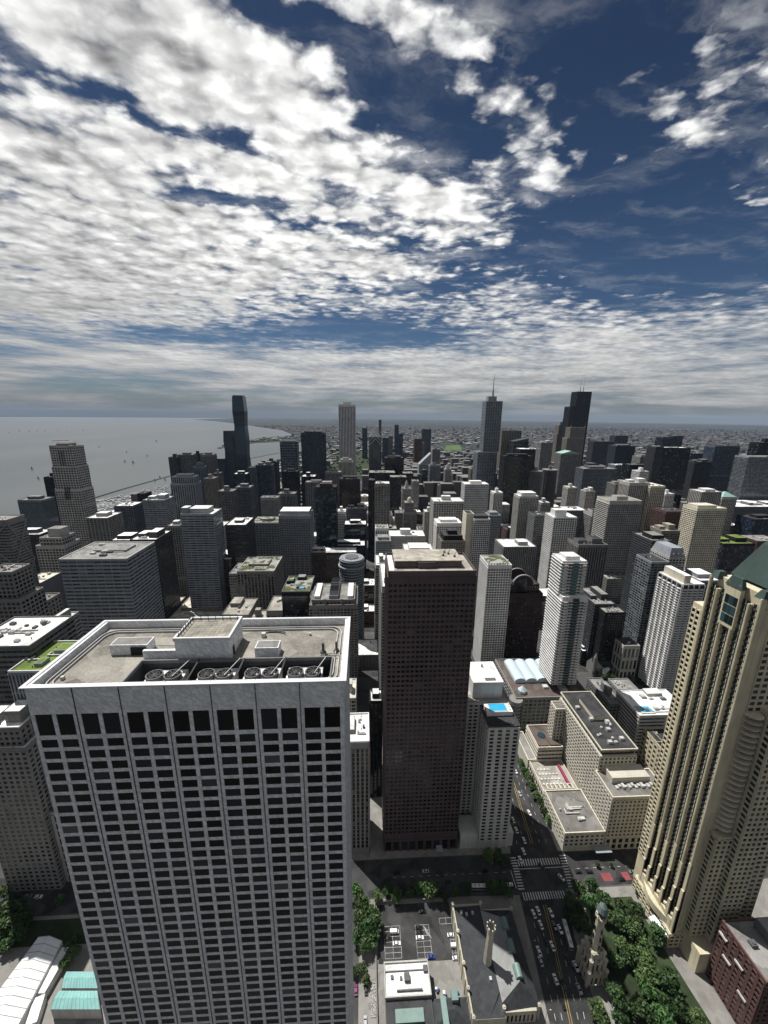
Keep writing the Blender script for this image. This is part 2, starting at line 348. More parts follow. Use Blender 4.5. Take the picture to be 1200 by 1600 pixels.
# ------------------------------------------------------------------ setting: ground, lake, roads
def ground_mat():
    m, T, b = pbsdf('city_ground'); tc = T.n('ShaderNodeNewGeometry').outputs['Position']
    sp = T.n('ShaderNodeSeparateXYZ'); T.put(sp.inputs[0], tc)
    near = T.mix(T.mr(T.noise(tc, .03, 5, .6), .3, .7), (.035, .035, .036), (.10, .098, .092))
    vo = T.n('ShaderNodeTexVoronoi', feature='F1', distance='CHEBYCHEV'); T.put(vo.inputs[0], tc); vo.inputs['Scale'].default_value = .022
    se = T.n('ShaderNodeSeparateColor'); T.put(se.inputs[0], vo.outputs['Color'])
    big = T.noise(tc, .0006, 5, .6)
    roofs = T.m('GREATER_THAN', T.m('ADD', se.outputs[0], T.mr(big, .3, .7, -.25, .2)), .86)
    rc = T.mix(se.outputs[1], (.06, .058, .056), (.24, .235, .23))
    veg = T.mix(T.noise(tc, .01, 4, .6), (.009, .016, .014), (.024, .032, .027))
    far = T.mix(roofs, veg, rc)
    br = T.n('ShaderNodeTexBrick'); T.put(br.inputs[0], tc); br.inputs['Scale'].default_value = .0025; br.inputs['Mortar Size'].default_value = .03
    br.inputs['Color1'].default_value = br.inputs['Color2'].default_value = (0, 0, 0, 1); br.inputs['Mortar'].default_value = (1, 1, 1, 1)
    br.offset = 0; br.inputs['Row Height'].default_value = .4
    far = T.mix(T.m('MULTIPLY', br.outputs[0], .7), far, (.09, .088, .084))
    ds = T.v('LENGTH', tc); x = T.n('ShaderNodeVectorMath', operation='LENGTH'); T.put(x.inputs[0], tc)
    T.put(b.inputs['Base Color'], T.mix(T.mr(x.outputs['Value'], 1500, 2100, 0, 1), near, far)); b.inputs['Roughness'].default_value = .95
    b.inputs['Specular IOR Level'].default_value = .1
    return m
g = MB(); rs = [0, 600, 1500, 3000, 6000, 12000, 20000, 31000]; N = 96
for i in range(len(rs)-1):
    for k in range(N):
        a, b_ = 2*math.pi*k/N, 2*math.pi*(k+1)/N; q = lambda r, t: (r*math.cos(t), r*math.sin(t), 0)
        if i == 0: g.poly([(0, 0, 0), q(rs[1], a), q(rs[1], b_)])
        else: g.quad(q(rs[i], a), q(rs[i+1], a), q(rs[i+1], b_), q(rs[i], b_))
struct('ground', g, ground_mat())
def water_mat():
    m, T, b = pbsdf('lake_water'); p = T.n('ShaderNodeNewGeometry').outputs['Position']
    b.inputs['Base Color'].default_value = (.045, .062, .066, 1); b.inputs['Roughness'].default_value = .32; b.inputs['IOR'].default_value = 1.33
    T.put(b.inputs['Base Color'], T.mix(T.mr(T.noise(T.v('MULTIPLY', p, (1, .35, 1)), .0012, 5, .6), .35, .65), (.056, .064, .064), (.082, .090, .089)))
    bp = T.n('ShaderNodeBump'); bp.inputs['Strength'].default_value = .25; bp.inputs['Distance'].default_value = 1.
    T.put(bp.inputs['Height'], T.noise(p, .12, 4, .6)); T.put(b.inputs['Normal'], bp.outputs[0]); return m
wat = water_mat()
coast = [(-30, 852), (20, 834), (58, 829), (100, 818), (134, 806), (200, 798), (262, 779), (300, 752), (345, 738), (395, 731), (428, 722), (446, 712), (516, 694), (516, 691), (478, 690), (440, 686), (400, 689),
         (372, 694), (343, 702), (338, 700), (372, 690), (415, 683), (448, 682), (458, 679), (440, 672.5), (415, 668.5), (390, 665), (365, 661.5), (335, 658.0), (300, 655.6)]
pts = [P(x, y, .4) for x, y in coast]
pts += [Vector((-9500, 29300, .4)), Vector((-19000, 24500, .4)), Vector((-30000, 8000, .4)), Vector((-30000, -6000, .4)), Vector((-1500, -6000, .4)), Vector((-900, 0, .4))]
struct('lake', MB().poly(pts), wat)
def line_wall(name, px, w, h, mat, label, cat, z=.4):
    q = MB(); pp = [P(x, y, z) for x, y in px]
    for a, b_ in zip(pp, pp[1:]): q.bar(a, b_, w, h)
    return tag(q.build(name, mat), label, cat)
stone = WM('dkgrey')
line_wall('breakwater', [(128, 784), (190, 765), (265, 744)], 9, 5, stone, 'long thin dark breakwater enclosing the marina on the grey lake', 'breakwater')
line_wall('breakwater', [(388, 717), (436, 708)], 9, 4, stone, 'short dark breakwater line in the harbour beside the blue glass towers', 'breakwater')
line_wall('pier', [(-30, 816), (34, 810), (66, 806)], 16, 6, stone, 'dark pier with trees running into the lake at the left edge', 'pier')
# parks far to the south
pgrass = roofmat('park_grass', (.030, .044, .020), sc=.02)
fgrass = roofmat('field_grass', (.065, .115, .035), var=.2, sc=.02)
struct('park_lawn', MB().poly([P(x, y, .06) for x, y in [(508, 742), (640, 742), (632, 706), (520, 704)]]), pgrass)
struct('park_lawn', MB().poly([P(x, y, .5) for x, y in [(350, 699), (380, 692), (440, 687.5), (512, 691), (512, 693.5), (440, 690.5), (400, 692.5)]]), pgrass)
struct('sports_field', MB().poly([P(x, y, .08) for x, y in [(694, 704), (722, 703), (719, 696), (697, 696)]]), fgrass)
# near blocks and streets
asph = roofmat('asphalt', (.046, .046, .047), var=.6, sc=.11); pave = roofmat('pavement_concrete', (.20, .195, .18), var=.3, sc=.15)
KL = [(96, 118), (101.5, 155), (105, 189)]; KR = [(119, 118), (130, 165), (137, 189)]
SL = [(108, 213.5), (114.5, 240), (119, 270), (125, 330), (128, 560), (122, 1150)]; SR = [(143.5, 213.5), (144.5, 260), (150, 330), (153, 560), (147, 1150)]
rd = MB()
for a, b_ in (list(zip(zip(KL, KR), zip(KL[1:], KR[1:])))+list(zip(zip(SL, SR), zip(SL[1:], SR[1:])))): rd.quad((*a[0], .012), (*a[1], .012), (*b_[1], .012), (*b_[0], .012))
rd.quad((105, 189, .012), (137, 189, .012), (143.5, 213.5, .012), (108, 213.5, .012))
struct('avenue', rd, asph)
r2 = MB().quad((-420, 191, .008), (105.2, 191, .008), (108, 213.2, .008), (-420, 213.2, .008)).quad((137.2, 191, .008), (700, 191, .008), (700, 212.6, .008), (143.2, 213.2, .008))
struct('cross_street', r2, asph)
EW = [322, 425, 528, 612, 692, 780, 870, 960, 1050, 1310, 1430, 1570]; NS = [-690, -400, -190, -86, 236, 342, 447, 560, 690, 800, 920, 1050, 1180]
sr = MB()
for k, y in enumerate(EW): sr.quad((-680, y-7, .016), (1500, y-7, .016), (1500, y+7, .016), (-680, y+7, .016))
struct('side_street', sr, asph)
sr = MB()
for k, x in enumerate(NS): sr.quad((x-7, 215, .020), (x+7, 215, .020), (x+7, 1700, .020), (x-7, 1700, .020))
struct('side_street', sr, asph)
pv = MB()
def slab_poly(q, pts, z0, z1):
    n = len(pts); q.poly([(x, y, z1) for x, y in pts])
    for i in range(n):
        a, b_ = pts[i], pts[(i+1) % n]; q.quad((*a, z0), (*b_, z0), (*b_, z1), (*a, z1))
slab_poly(pv, [(-80, 214), (108, 214), (114.5, 240), (119, 270), (123, 314), (-80, 314)], 0, .13)
slab_poly(pv, [(144, 214), (228, 214), (228, 314), (149, 314), (144.8, 260)], 0, .13)
slab_poly(pv, [(6, 100), (95, 100), (101, 155), (104.5, 188), (6, 190)], 0, .13)
slab_poly(pv, [(122, 100), (300, 100), (300, 190), (138, 190), (130.5, 165)], 0, .13)
slab_poly(pv, [(-300, 60), (-70, 60), (-70, 190), (-300, 190)], 0, .13)
struct('pavement', pv, pave)
alley = MB().quad((-3.5, 95, .14), (6.5, 95, .14), (6.5, 190, .006), (-3.5, 190, .006)); struct('alley', alley, pave)
wht = wall('road_paint_white', (.46, .46, .45), var=.6); yel = wall('road_paint_yellow', (.40, .29, .08), var=.6)
mk = MB(); ym = MB()
def stripe(q, a, b_, w, z=.022):
    a, b_ = Vector((*a, 0)), Vector((*b_, 0)); d = (b_-a).normalized(); s = Vector((-d.y, d.x, 0))*w/2; o = Vector((0, 0, z)); q.quad(a-s+o, b_-s+o, b_+s+o, a+s+o)
for i in range(17): x = 111.5+i*1.85; stripe(mk, (x, 205.2), (x+.3, 209.6), .75); x2 = 107+i*1.75; stripe(mk, (x2, 185), (x2+.3, 189.4), .72)
for i in range(12): y = 191.5+i*1.75; stripe(mk, (105.2+i*.12, y), (109.4+i*.12, y), .75); stripe(mk, (140.3+i*.3, y), (144.6+i*.3, y), .75)
stripe(mk, (110, 203.4), (143, 203.4), .0001+.4); stripe(mk, (104, 192), (104, 203), .4)
def lerp(a, b_, t): return (a[0]+(b_[0]-a[0])*t, a[1]+(b_[1]-a[1])*t)
def along(Lc, Rc, fr, q, w, dash=None):
    for (l0, r0), (l1, r1) in zip(zip(Lc, Rc), zip(Lc[1:], Rc[1:])):
        a, b_ = lerp(l0, r0, fr), lerp(l1, r1, fr); Ln = math.dist(a, b_)
        if not dash: stripe(q, a, b_, w)
        else:
            for k in range(int(Ln/dash)): stripe(q, lerp(a, b_, k*dash/Ln), lerp(a, b_, (k+.38)*dash/Ln), w)
KL2 = [(96, 118), (101.5, 155), (104, 182)]; KR2 = [(119, 118), (130, 165), (134, 182)]; SL2 = [(109.5, 220)]+SL[1:4]; SR2 = [(144, 220)]+SR[1:4]
for Lc, Rc in ((KL2, KR2), (SL2, SR2)):
    for fr in (.475, .525): along(Lc, Rc, fr, ym, .28)
    for fr in (.17, .32, .68, .83): along(Lc, Rc, fr, mk, .2, 7.)
for x in range(20, 100, 6): stripe(mk, (x, 202), (x+2.4, 202), .18)
for x in range(152, 230, 6): stripe(mk, (x, 202), (x+2.4, 202), .18)
struct('road_markings', mk, wht); struct('median_lines', ym, yel)
rp = MB(); rp.quad((167, 193.5, .024), (174, 193.5, .024), (174, 198.5, .024), (167, 198.5, .024)); rp.quad((182, 193.5, .024), (187, 193.5, .024), (187, 198.5, .024), (182, 198.5, .024))
struct('bus_lane_paint', rp, wall('road_paint_red', (.20, .05, .055), var=.4))
# green lawns of the small park by the stone tower
struct('lawn', MB().poly([(139, 118, .15), (186, 118, .15), (180, 184, .15), (150, 184, .15), (140, 160, .15)]), pgrass)
struct('lawn', MB().poly([(-250, 175, .15), (-72, 175, .15), (-72, 188, .15), (-250, 188, .15)]), pgrass)
# air
def haze():
    m = bpy.data.materials.new('haze_air'); m.use_nodes = True; T = NT(m.node_tree); o = T.n('ShaderNodeOutputMaterial'); v = T.n('ShaderNodeVolumePrincipled')
    v.inputs['Color'].default_value = (.46, .60, .84, 1); v.inputs['Density'].default_value = 1.3e-5; v.inputs['Anisotropy'].default_value = .0
    T.put(o.inputs['Volume'], v.outputs[0])
    q = MB().box(-31500, 31500, -31500, 31500, -1, 560, True).build('haze', m); q['kind'] = 'stuff'
haze()
# ------------------------------------------------------------------ the marble tower in front
def marble_mat():
    m, T, b = pbsdf('marble_panels'); tc = T.n('ShaderNodeTexCoord').outputs['Object']
    vo = T.n('ShaderNodeTexVoronoi', feature='F1', distance='CHEBYCHEV'); T.put(vo.inputs[0], T.v('MULTIPLY', tc, (.62, .62, .9))); vo.inputs['Scale'].default_value = 1.; vo.inputs['Randomness'].default_value = .0
    wv = T.n('ShaderNodeTexWave', wave_type='BANDS', bands_direction='DIAGONAL'); T.put(wv.inputs[0], T.v('ADD', tc, T.v('SCALE', vo.outputs['Color'], scale=22.))); wv.inputs['Scale'].default_value = .35; wv.inputs['Distortion'].default_value = 9; wv.inputs['Detail'].default_value = 4
    se = T.n('ShaderNodeSeparateColor'); T.put(se.inputs[0], vo.outputs['Color'])
    f = T.m('ADD', T.m('MULTIPLY', T.mr(wv.outputs[1], .25, .75), .22), T.m('MULTIPLY', T.noise(T.v('MULTIPLY', T.v('ADD', tc, T.v('SCALE', vo.outputs['Color'], scale=9.)), (1., 1., 1.5)), .42, 9, .74), .78)); f = T.m('MULTIPLY', f, T.mr(se.outputs[1], 0, 1, .72, 1.12))
    sx = T.n('ShaderNodeSeparateXYZ'); T.put(sx.inputs[0], tc)
    jl = T.m('LESS_THAN', T.m('FRACT', T.m('MULTIPLY', T.m('ADD', sx.outputs[0], sx.outputs[1]), .69)), .05); jz = T.m('LESS_THAN', T.m('FRACT', T.m('MULTIPLY', sx.outputs[2], .722)), .05); f = T.m('MULTIPLY', f, T.m('SUBTRACT', 1., T.m('MULTIPLY', T.m('MAXIMUM', jl, jz), .28)))
    c = T.mix(T.mr(f, .25, .72), (.46, .475, .49), (.74, .76, .77)); T.put(b.inputs['Base Color'], c); b.inputs['Roughness'].default_value = .45
    return m
marble = marble_mat(); darkm = WM('black')
def marble_tower():
    X0, X1, Y0, Y1, Z = -65.0, -4.2, 67.5, 91.5, 262.
    FOOT.append((X0, X1, Y0, Y1, Z, 'the marble tower'))
    cx, cy = (X0+X1)/2, (Y0+Y1)/2; hx, hy = (X1-X0)/2, (Y1-Y0)/2
    r = empty('marble_tower', (cx, cy, 0), 'broad grey veined marble tower with gridded windows and roof fans, nearest at lower left', 'skyscraper')
    w = MB(); j = MB()
    w.box(-hx, hx, -hy, hy, 0, Z-6.2)
    NB = 7; bw = 2*hx/NB; panes = []
    zt1, zt0 = 256.6, 251.6                         # tall top windows
    rows = []; z = 250.6
    while z > 8: rows.append((z-1.93, z)); z -= 2.77
    edge = 1.1; jw = .10
    xs = []                                         # window x extents along the north face
    for k in range(NB):
        a = -hx+k*bw
        for q in (0, 1):
            c = a+bw*(.27+.46*q); xs.append((c-1.60, c+1.60))
    pr = .16
    def north(a0, a1, z0, z1, p=pr): w.box(a0, a1, -hy-p, -hy+.02, z0, z1, True)
    # piers between windows, full height
    bd = [-hx]+[v for x in xs for v in x]+[hx]
    for i in range(0, len(bd), 2):
        a0, a1 = bd[i], bd[i+1]
        mid = (a0+a1)/2
        if 0 < i < len(bd)-2 and (i//2) % 2 == 0:    # a dark joint splits these piers
            north(a0, mid-jw/2, 0, 256.6); north(mid+jw/2, a1, 0, 256.6); j.box(mid-jw/2, mid+jw/2, -hy-.3, -hy+.01, 0, Z+.4, True)
        else: north(a0, a1, 0, 256.6)
    lev = [(zt0, zt1)]+rows
    for k in range(len(lev)):
        lo = lev[k][0]; nx = lev[k+1][1] if k+1 < len(lev) else 0.
        for (a0, a1) in xs: north(a0, a1, nx, lo, pr-.06)
        for (a0, a1) in xs: panes.append(('N', a0+hx, a1+hx, lev[k][0], lev[k][1]))
    for k in range(NB):                             # top band of panels
        a0, a1 = -hx+k*bw, -hx+(k+1)*bw; w.box(a0+(jw/2 if k else 0), a1-(jw/2 if k < NB-1 else 0), -hy-pr, -hy+.7, 256.6, Z+.8, True)
    # west and east faces
    for sx in (-1, 1):
        xa, xb = (hx-.02, hx+pr) if sx > 0 else (-hx-pr, -hx+.02)
        nw = 6; sw = 2*hy/nw
        for i in range(nw+1):
            c = -hy+i*sw; w.box(xa, xb, max(-hy, c-.9), min(hy, c+.9), 0, 256.6, True)
        for k in range(len(lev)):
            lo = lev[k][0]; nx = lev[k+1][1] if k+1 < len(lev) else 0.
            w.box(min(xa, xb)+(.0 if sx > 0 else .06), max(xa, xb)-(.06 if sx > 0 else 0), -hy+.01, hy-.01, nx, lo, True)
            for i in range(nw): panes.append(('W' if sx > 0 else 'E', i*sw+.9, (i+1)*sw-.9, lev[k][0], lev[k][1]))
        w.box(min(hx-.7, xb) if sx > 0 else -hx-pr, hx+pr if sx > 0 else -hx+.7, -hy+.702, hy, 256.6, Z+.8, True)
    w.box(-hx-pr, hx+pr, hy+.002, hy+.7, 200, Z+.8, True)
    w.build('wall', marble, r); j.build('panel_joint', darkm, r)
    put_panes(panes, -hx, hx, -hy, hy, glass('glass_marble_tower', (.003, .0035, .0045), blind=.06, blindcol=(.09, .095, .10), rough=.12, lo=.4, hi=8, spec=.22), r, True)
    # rim cap, roof gravel, gutter track
    cap = MB()
    for (a, b_, c, d) in ((-hx-.62, hx+.62, -hy-.62, -hy+.1), (-hx-.62, hx+.62, hy+.1, hy+.75), (-hx-.62, -hx+.1, -hy+.1, hy+.1), (hx-.1, hx+.62, -hy+.1, hy+.1)): cap.box(a, b_, c, d, Z+.8, Z+1.0, True)
    cap.build('parapet_cap', wall('cap_metal', (.55, .56, .57), rough=.5, var=.12), r)
    # the roof has a sunken fan pit along the near edge
    px0, px1, py0, py1 = -13.5, 27.4, -9.9, -3.0; zr = Z-.9
    rf = MB()
    rf.quad((-hx, py1, zr), (hx, py1, zr), (hx, hy, zr), (-hx, hy, zr)); rf.quad((-hx, -hy, zr), (hx, -hy, zr), (hx, py0, zr), (-hx, py0, zr))
    rf.quad((-hx, py0, zr), (px0, py0, zr), (px0, py1, zr), (-hx, py1, zr)); rf.quad((px1, py0, zr), (hx, py0, zr), (hx, py1, zr), (px1, py1, zr))
    rf.build('roof', roofmat('roof_marble_gravel', (.235, .222, .195), var=.6, sc=.13), r)
    pit = MB(); zb = Z-5.2
    pit.quad((px0, py0, zb), (px1, py0, zb), (px1, py1, zb), (px0, py1, zb))
    pit.quad((px0, py1, zb), (px1, py1, zb), (px1, py1, zr), (px0, py1, zr)); pit.quad((px1, py0, zb), (px0, py0, zb), (px0, py0, zr), (px1, py0, zr))
    pit.quad((px0, py0, zb), (px0, py1, zb), (px0, py1, zr), (px0, py0, zr)); pit.quad((px1, py1, zb), (px1, py0, zb), (px1, py0, zr), (px1, py1, zr))
    pit.build('fan_pit', WM('dkgrey'), r)
    lip = MB()
    lip.box(px0-.3, px1+.3, py0-.35, py0, zr, zr+.75); lip.box(px0-.3, px1+.3, py1, py1+.35, zr, zr+.75); lip.box(px0-.3, px0, py0, py1, zr, zr+.75); lip.box(px1, px1+.3, py0, py1, zr, zr+.75)
    lip.build('pit_kerb', WM('grey'), r)
    def rrect(a, b_, c, d, rad, n=6):
        o = []
        for (x, y, s) in ((b_-rad, d-rad, 0), (a+rad, d-rad, 90), (a+rad, c+rad, 180), (b_-rad, c+rad, 270)):
            for i in range(n+1): t = math.radians(s+90*i/n); o.append((x+rad*math.cos(t), y+rad*math.sin(t)))
        return o
    tr = MB()
    for ins, h in ((1.5, .42), (2.4, .42)):
        pl = rrect(-hx+ins, hx-ins, -hy+ins-.6, hy-ins, 3.5-ins*.4)
        for a, b_ in zip(pl, pl[1:]+pl[:1]): tr.bar((*a, zr+.25), (*b_, zr+.25), .22, h)
    tr.build('track_rail', wall('rail_metal', (.33, .33, .32), rough=.6), r)
    MB().box(-hx+.75, hx-.75, -hy+.72, -hy+1.0, zr, zr+.5).build('gutter', WM('grey'), r)
    ph = MB().box(-6.6, 5.1, -2.2, 6.7, zr, Z+4.2)
    pho = ph.build('penthouse', marble, r)
    rim = MB(); zz = Z+4.2
    for (a, b_, c, d) in ((-6.8, 5.3, -2.4, -1.9), (-6.8, 5.3, 6.4, 6.9), (-6.8, -6.3, -1.9, 6.4), (4.8, 5.3, -1.9, 6.4)): rim.box(a, b_, c, d, zz-.2, zz+.55, True)
    rim.build('parapet', wall('cap_metal', (.55, .56, .57)), pho)
    dk = MB()
    for i in range(12):
        for k in range(9): dk.box(-6.25+i*.92, -5.37+i*.92, -1.85+k*.92, -.97+k*.92, zz, zz+.06)
    dk.build('paver_deck', roofmat('roof_pavers', (.27, .255, .22), sc=.5), pho)
    ra = MB()
    for i in range(7):
        x = -5.8+i*1.7; ra.bar((x, 6.0, zz), (x, 6.0, zz+1.5), .1); ra.bar((-5.9, -1.5+i*1.2, zz), (-5.9, -1.5+i*1.2, zz+1.5), .1)
    ra.bar((-5.8, 6.0, zz+1.45), (4.4, 6.0, zz+1.45), .1); ra.bar((-5.9, -1.5, zz+1.45), (-5.9, 5.7, zz+1.45), .1); ra.build('railing', WM('black'), pho)
    MB().box(4.3, 5.16, -.6, .5, zr, zr+2.2).build('door', WM('black'), pho)
    for (a, b_, c, d, h, mt, nm) in ((-22.2, -14.0, .4, 3.6, 2.5, marble, 'stair_house'), (10.2, 15.4, -1.6, 1.4, 2.4, marble, 'vent_house'), (-14.0, -6.6, -1.6, -.9, 2.2, marble, 'screen_wall')):
        o = MB().box(a, b_, c, d, zr, zr+h).build(nm, mt, r)
        if nm != 'screen_wall': MB().box(a+.25, b_-.25, c+.25, d-.25, zr+h, zr+h+.06).build('lid', RM('grey'), o)
    MB().box(-17.6, -14.3, .1, .6, zr, zr+2.0).build('door', WM('black'), r)
    MB().box(-17.0, -8.0, 3.8, 7.2, zr+.01, zr+.09).build('paver_deck', RM('tan'), r)
    # cooling fans in four pairs
    fanm = wall('fan_metal', (.10, .10, .105), rough=.5); pad = RM('white')
    for gi, gx in enumerate((-7.2, 3.4, 13.0, 22.0)):
        b_ = MB().box(gx-4.0, gx+3.5, py0+.5, py1-.4, zb, zb+3.0).build('fan_base', pad, r)
        for q in (-1, 1):
            fx, fy = gx-.2+q*1.85, (py0+py1)/2; dr = MB()
            n = 24
            for i in range(n):
                a0, a1 = 2*math.pi*i/n, 2*math.pi*(i+1)/n; p = lambda rr, t, z_: (fx+rr*math.cos(t), fy+rr*math.sin(t), z_)
                dr.quad(p(1.7, a0, zb+3.0), p(1.7, a1, zb+3.0), p(1.7, a1, zb+4.1), p(1.7, a0, zb+4.1)); dr.quad(p(1.7, a0, zb+4.1), p(1.7, a1, zb+4.1), p(1.52, a1, zb+4.1), p(1.52, a0, zb+4.1)); dr.quad(p(1.52, a1, zb+3.05), p(1.52, a0, zb+3.05), p(1.52, a0, zb+4.1), p(1.52, a1, zb+4.1))
            do = dr.build('fan', fanm, r)
            bl = MB().cyl(fx, fy, zb+3.3, zb+3.7, .3, n=10)
            for i in range(8):
                t = 2*math.pi*i/8; c_, s_ = math.cos(t), math.sin(t); bl.quad((fx+.25*c_-.12*s_, fy+.25*s_+.12*c_, zb+3.35), (fx+1.45*c_-.3*s_, fy+1.45*s_+.3*c_, zb+3.3), (fx+1.45*c_+.3*s_, fy+1.45*s_-.3*c_, zb+3.6), (fx+.25*c_+.12*s_, fy+.25*s_-.12*c_, zb+3.6))
            bl.build('fan_blades', WM('dkgrey'), do)
            gr = MB()
            for rr in (.5, 1., 1.5):
                for i in range(16):
                    a0, a1 = 2*math.pi*i/16, 2*math.pi*(i+1)/16; gr.bar((fx+rr*math.cos(a0), fy+rr*math.sin(a0), zb+4.12), (fx+rr*math.cos(a1), fy+rr*math.sin(a1), zb+4.12), .05)
            for i in range(4): t = math.pi*i/4; gr.bar((fx-1.55*math.cos(t), fy-1.55*math.sin(t), zb+4.14), (fx+1.55*math.cos(t), fy+1.55*math.sin(t), zb+4.14), .06)
            gr.build('fan_guard', fanm, do)
        MB().bar((gx+2.0, (py0+py1)/2-1, zb+4.3), (gx+4.2, py1-.6, zr+1.3), .15).build('pipe', unitm, r)
        if gi: MB().bar((gx-5.2, py0+.2, zr-.4), (gx-4.6, py1-.2, zr+1.), .3).build('pit_beam', WM('dkgrey'), r)
    for (x, y) in ((25.2, -.2), (28.2, .2)):
        MB().cyl(x, y, zr, zr+.5, .75, .6).cyl(x, y, zr+.5, zr+2.5, .3, .28).build('vent_pipe', unitdk, r)
    rl = MB()
    for i in range(5): rl.bar((25+i*.95, -2.2, zr), (25+i*.95, -2.2, zr+1.1), .09)
    rl.bar((25, -2.2, zr+1.05), (28.8, -2.2, zr+1.05), .09); rl.bar((25, -2.2, zr+.6), (28.8, -2.2, zr+.6), .09); rl.build('railing', unitdk, r)
    rl = MB()
    for i in range(4): rl.bar((-23.5+i*1.1, 2.5-.2*i, zr), (-23.5+i*1.1, 2.5-.2*i, zr+1.7), .09)
    rl.bar((-23.5, 2.5, zr+1.6), (-20.2, 1.9, zr+1.6), .09); rl.build('railing', unitdk, r)
    for (x, y, s) in ((9.6, 6.4, .9), (-27, -8, .6), (-3, 10.2, .5), (21, 7, .5), (-10.5, 6.2, .5)): MB().box(x, x+s, y, y+s, zr, zr+s*1.2).build('roof_unit', unitm, r)
    ti = MB()
    for i in range(5): ti.bar((9+i*.8, 8.2+i*.25, zr+.1+.08*i), (14+i*.3, 9.4-i*.4, zr+.2+.08*i), .16)
    ti.build('roof_unit', unitdk, r)
marble_tower()
# ------------------------------------------------------------------ dark red granite tower
def granite_tower():
    X0, X1, Y0, Y1, Z = 14.5, 68.5, 219., 252., 221.
    FOOT.append((X0, X1, Y0, Y1, Z, 'the red granite tower')); cx, cy = (X0+X1)/2, (Y0+Y1)/2; hx, hy = (X1-X0)/2, (Y1-Y0)/2
    r = empty('granite_tower', (cx, cy, 0), 'tall flat-topped dark reddish granite tower with small square windows, centre of the picture', 'skyscraper')
    w = MB(); w.box(-hx, hx, -hy, hy, 0, Z); panes = []
    def face(fc, L, nb):
        bw = L/nb; bot = 16.; fl = 3.55; nf = int((Z-3-bot)/fl); rg = random.Random(5)
        ns = int(nf*.62)                            # rows of single windows, then pairs joined into wide windows
        for k in range(nf):
            z0 = bot+k*fl; top = k >= ns; vt = k >= nf-12
            zz0, zz1 = z0+1.15, z0+fl-.75
            spans = []
            i = 0
            while i < nb:
                wide = (top and (i//2) % 4 != 3 and not (i//2 == 4 and k % 2)) or (i//2 in (3, 4) and k > 18) or (vt)
                if nb > 12 and wide and i % 2 == 0: spans.append((i, i+2)); i += 2
                else: spans.append((i, i+1)); i += 1
            if k >= nf-9 and k % 3 != 2: zz1 = z0+fl+.0
            elif k >= nf-9: zz0 = z0+.05 if False else z0+1.15
            for (a, b_) in spans: panes.append((fc, a*bw+.5, b_*bw-.5, zz0, zz1))
        # piers every two bays and floor ribs
        def slab(a0, a1, z0, z1, p):
            if fc == 'N': w.box(-hx+a0, -hx+a1, -hy-p, -hy+.02, z0, z1, True)
            elif fc == 'W': w.box(hx-.02, hx+p, -hy+a0, -hy+a1, z0, z1, True)
            else: w.box(-hx-p, -hx+.02, -hy+a0, -hy+a1, z0, z1, True)
        for i in range(nb+1): slab(max(0, i*bw-.45), min(L, i*bw+.45), 12, Z-2.4, .18 if i % 2 else .42)
        for k in range(nf+1): slab(.005, L-.005, bot+k*fl-.72, bot+k*fl+1.1, .12)
        slab(.005, L-.005, 11, bot, .3); slab(0, L, Z-2.9, Z-2.3, .46)
        for i in range(0, nb+1, 2): slab(max(0, i*bw-.8), min(L, i*bw+.8), 0, 11, .5)
        for i in range(nb//2): panes.append((fc, i*2*bw+1., (i+1)*2*bw-1., 1., 10.4))
    face('N', 2*hx, 18); face('E', 2*hy, 11); face('W', 2*hy, 11)
    w.build('wall', wall('wall_granite', W['granite'], rough=.45, var=.3), r)
    put_panes(panes, -hx, hx, -hy, hy, glass('glass_granite', (.004, .004, .005), blind=.035, blindcol=(.09, .08, .08), lo=.4, hi=9, rough=.12, spec=.4), r, True)
    roof_top(r, -hx, hx, -hy, hy, Z, 'tan', 'granite', units=0, parh=1.6)
    MB().box(-hx+.7, -hx+4, -hy+3, hy-3, Z+.1, Z+.9).build('roof_walkway', RM('white'), r)
    p = MB().box(-hx+4.5, hx-7, -hy+9, hy-3, Z+.1, Z+4.4); p.box(-8, 3, -hy+7.6, -hy+9, Z+.1, Z+4.1); 
    for i in range(8): p.box(-hx+5+i*4.9, -hx+8.6+i*4.9, -hy+8.8, -hy+9.02, Z+.8, Z+3.7, True)
    po = p.build('penthouse', WM('granite'), r)
    MB().box(-hx+4.2, hx-6.7, -hy+8.7, hy-2.7, Z+4.4, Z+4.9).build('roof', RM('cream') if False else roofmat('roof_pale_gravel', (.33, .31, .265), sc=.25), po)
    for (x, y) in ((9, 0), (13, 3), (16, -2), (11, 6)):
        MB().box(x, x+1.2, y, y+1.2, Z+4.9, Z+6.0).bar((x+.6, y+.6, Z+6.0), (x+1.6, y+.6, Z+8), .3).build('roof_unit', unitdk, po)
    aw = MB().box(hx*.42, hx*.42+4.5, -hy-5, -hy-.5, 4.2, 4.5, True); aw.build('canopy', WM('silver'), r)
    MB().box(-hx-.4, hx+.4, -hy-1.4, -hy-.5, 10.5, 11.6, True).build('ledge', WM('granite'), r)
granite_tower()
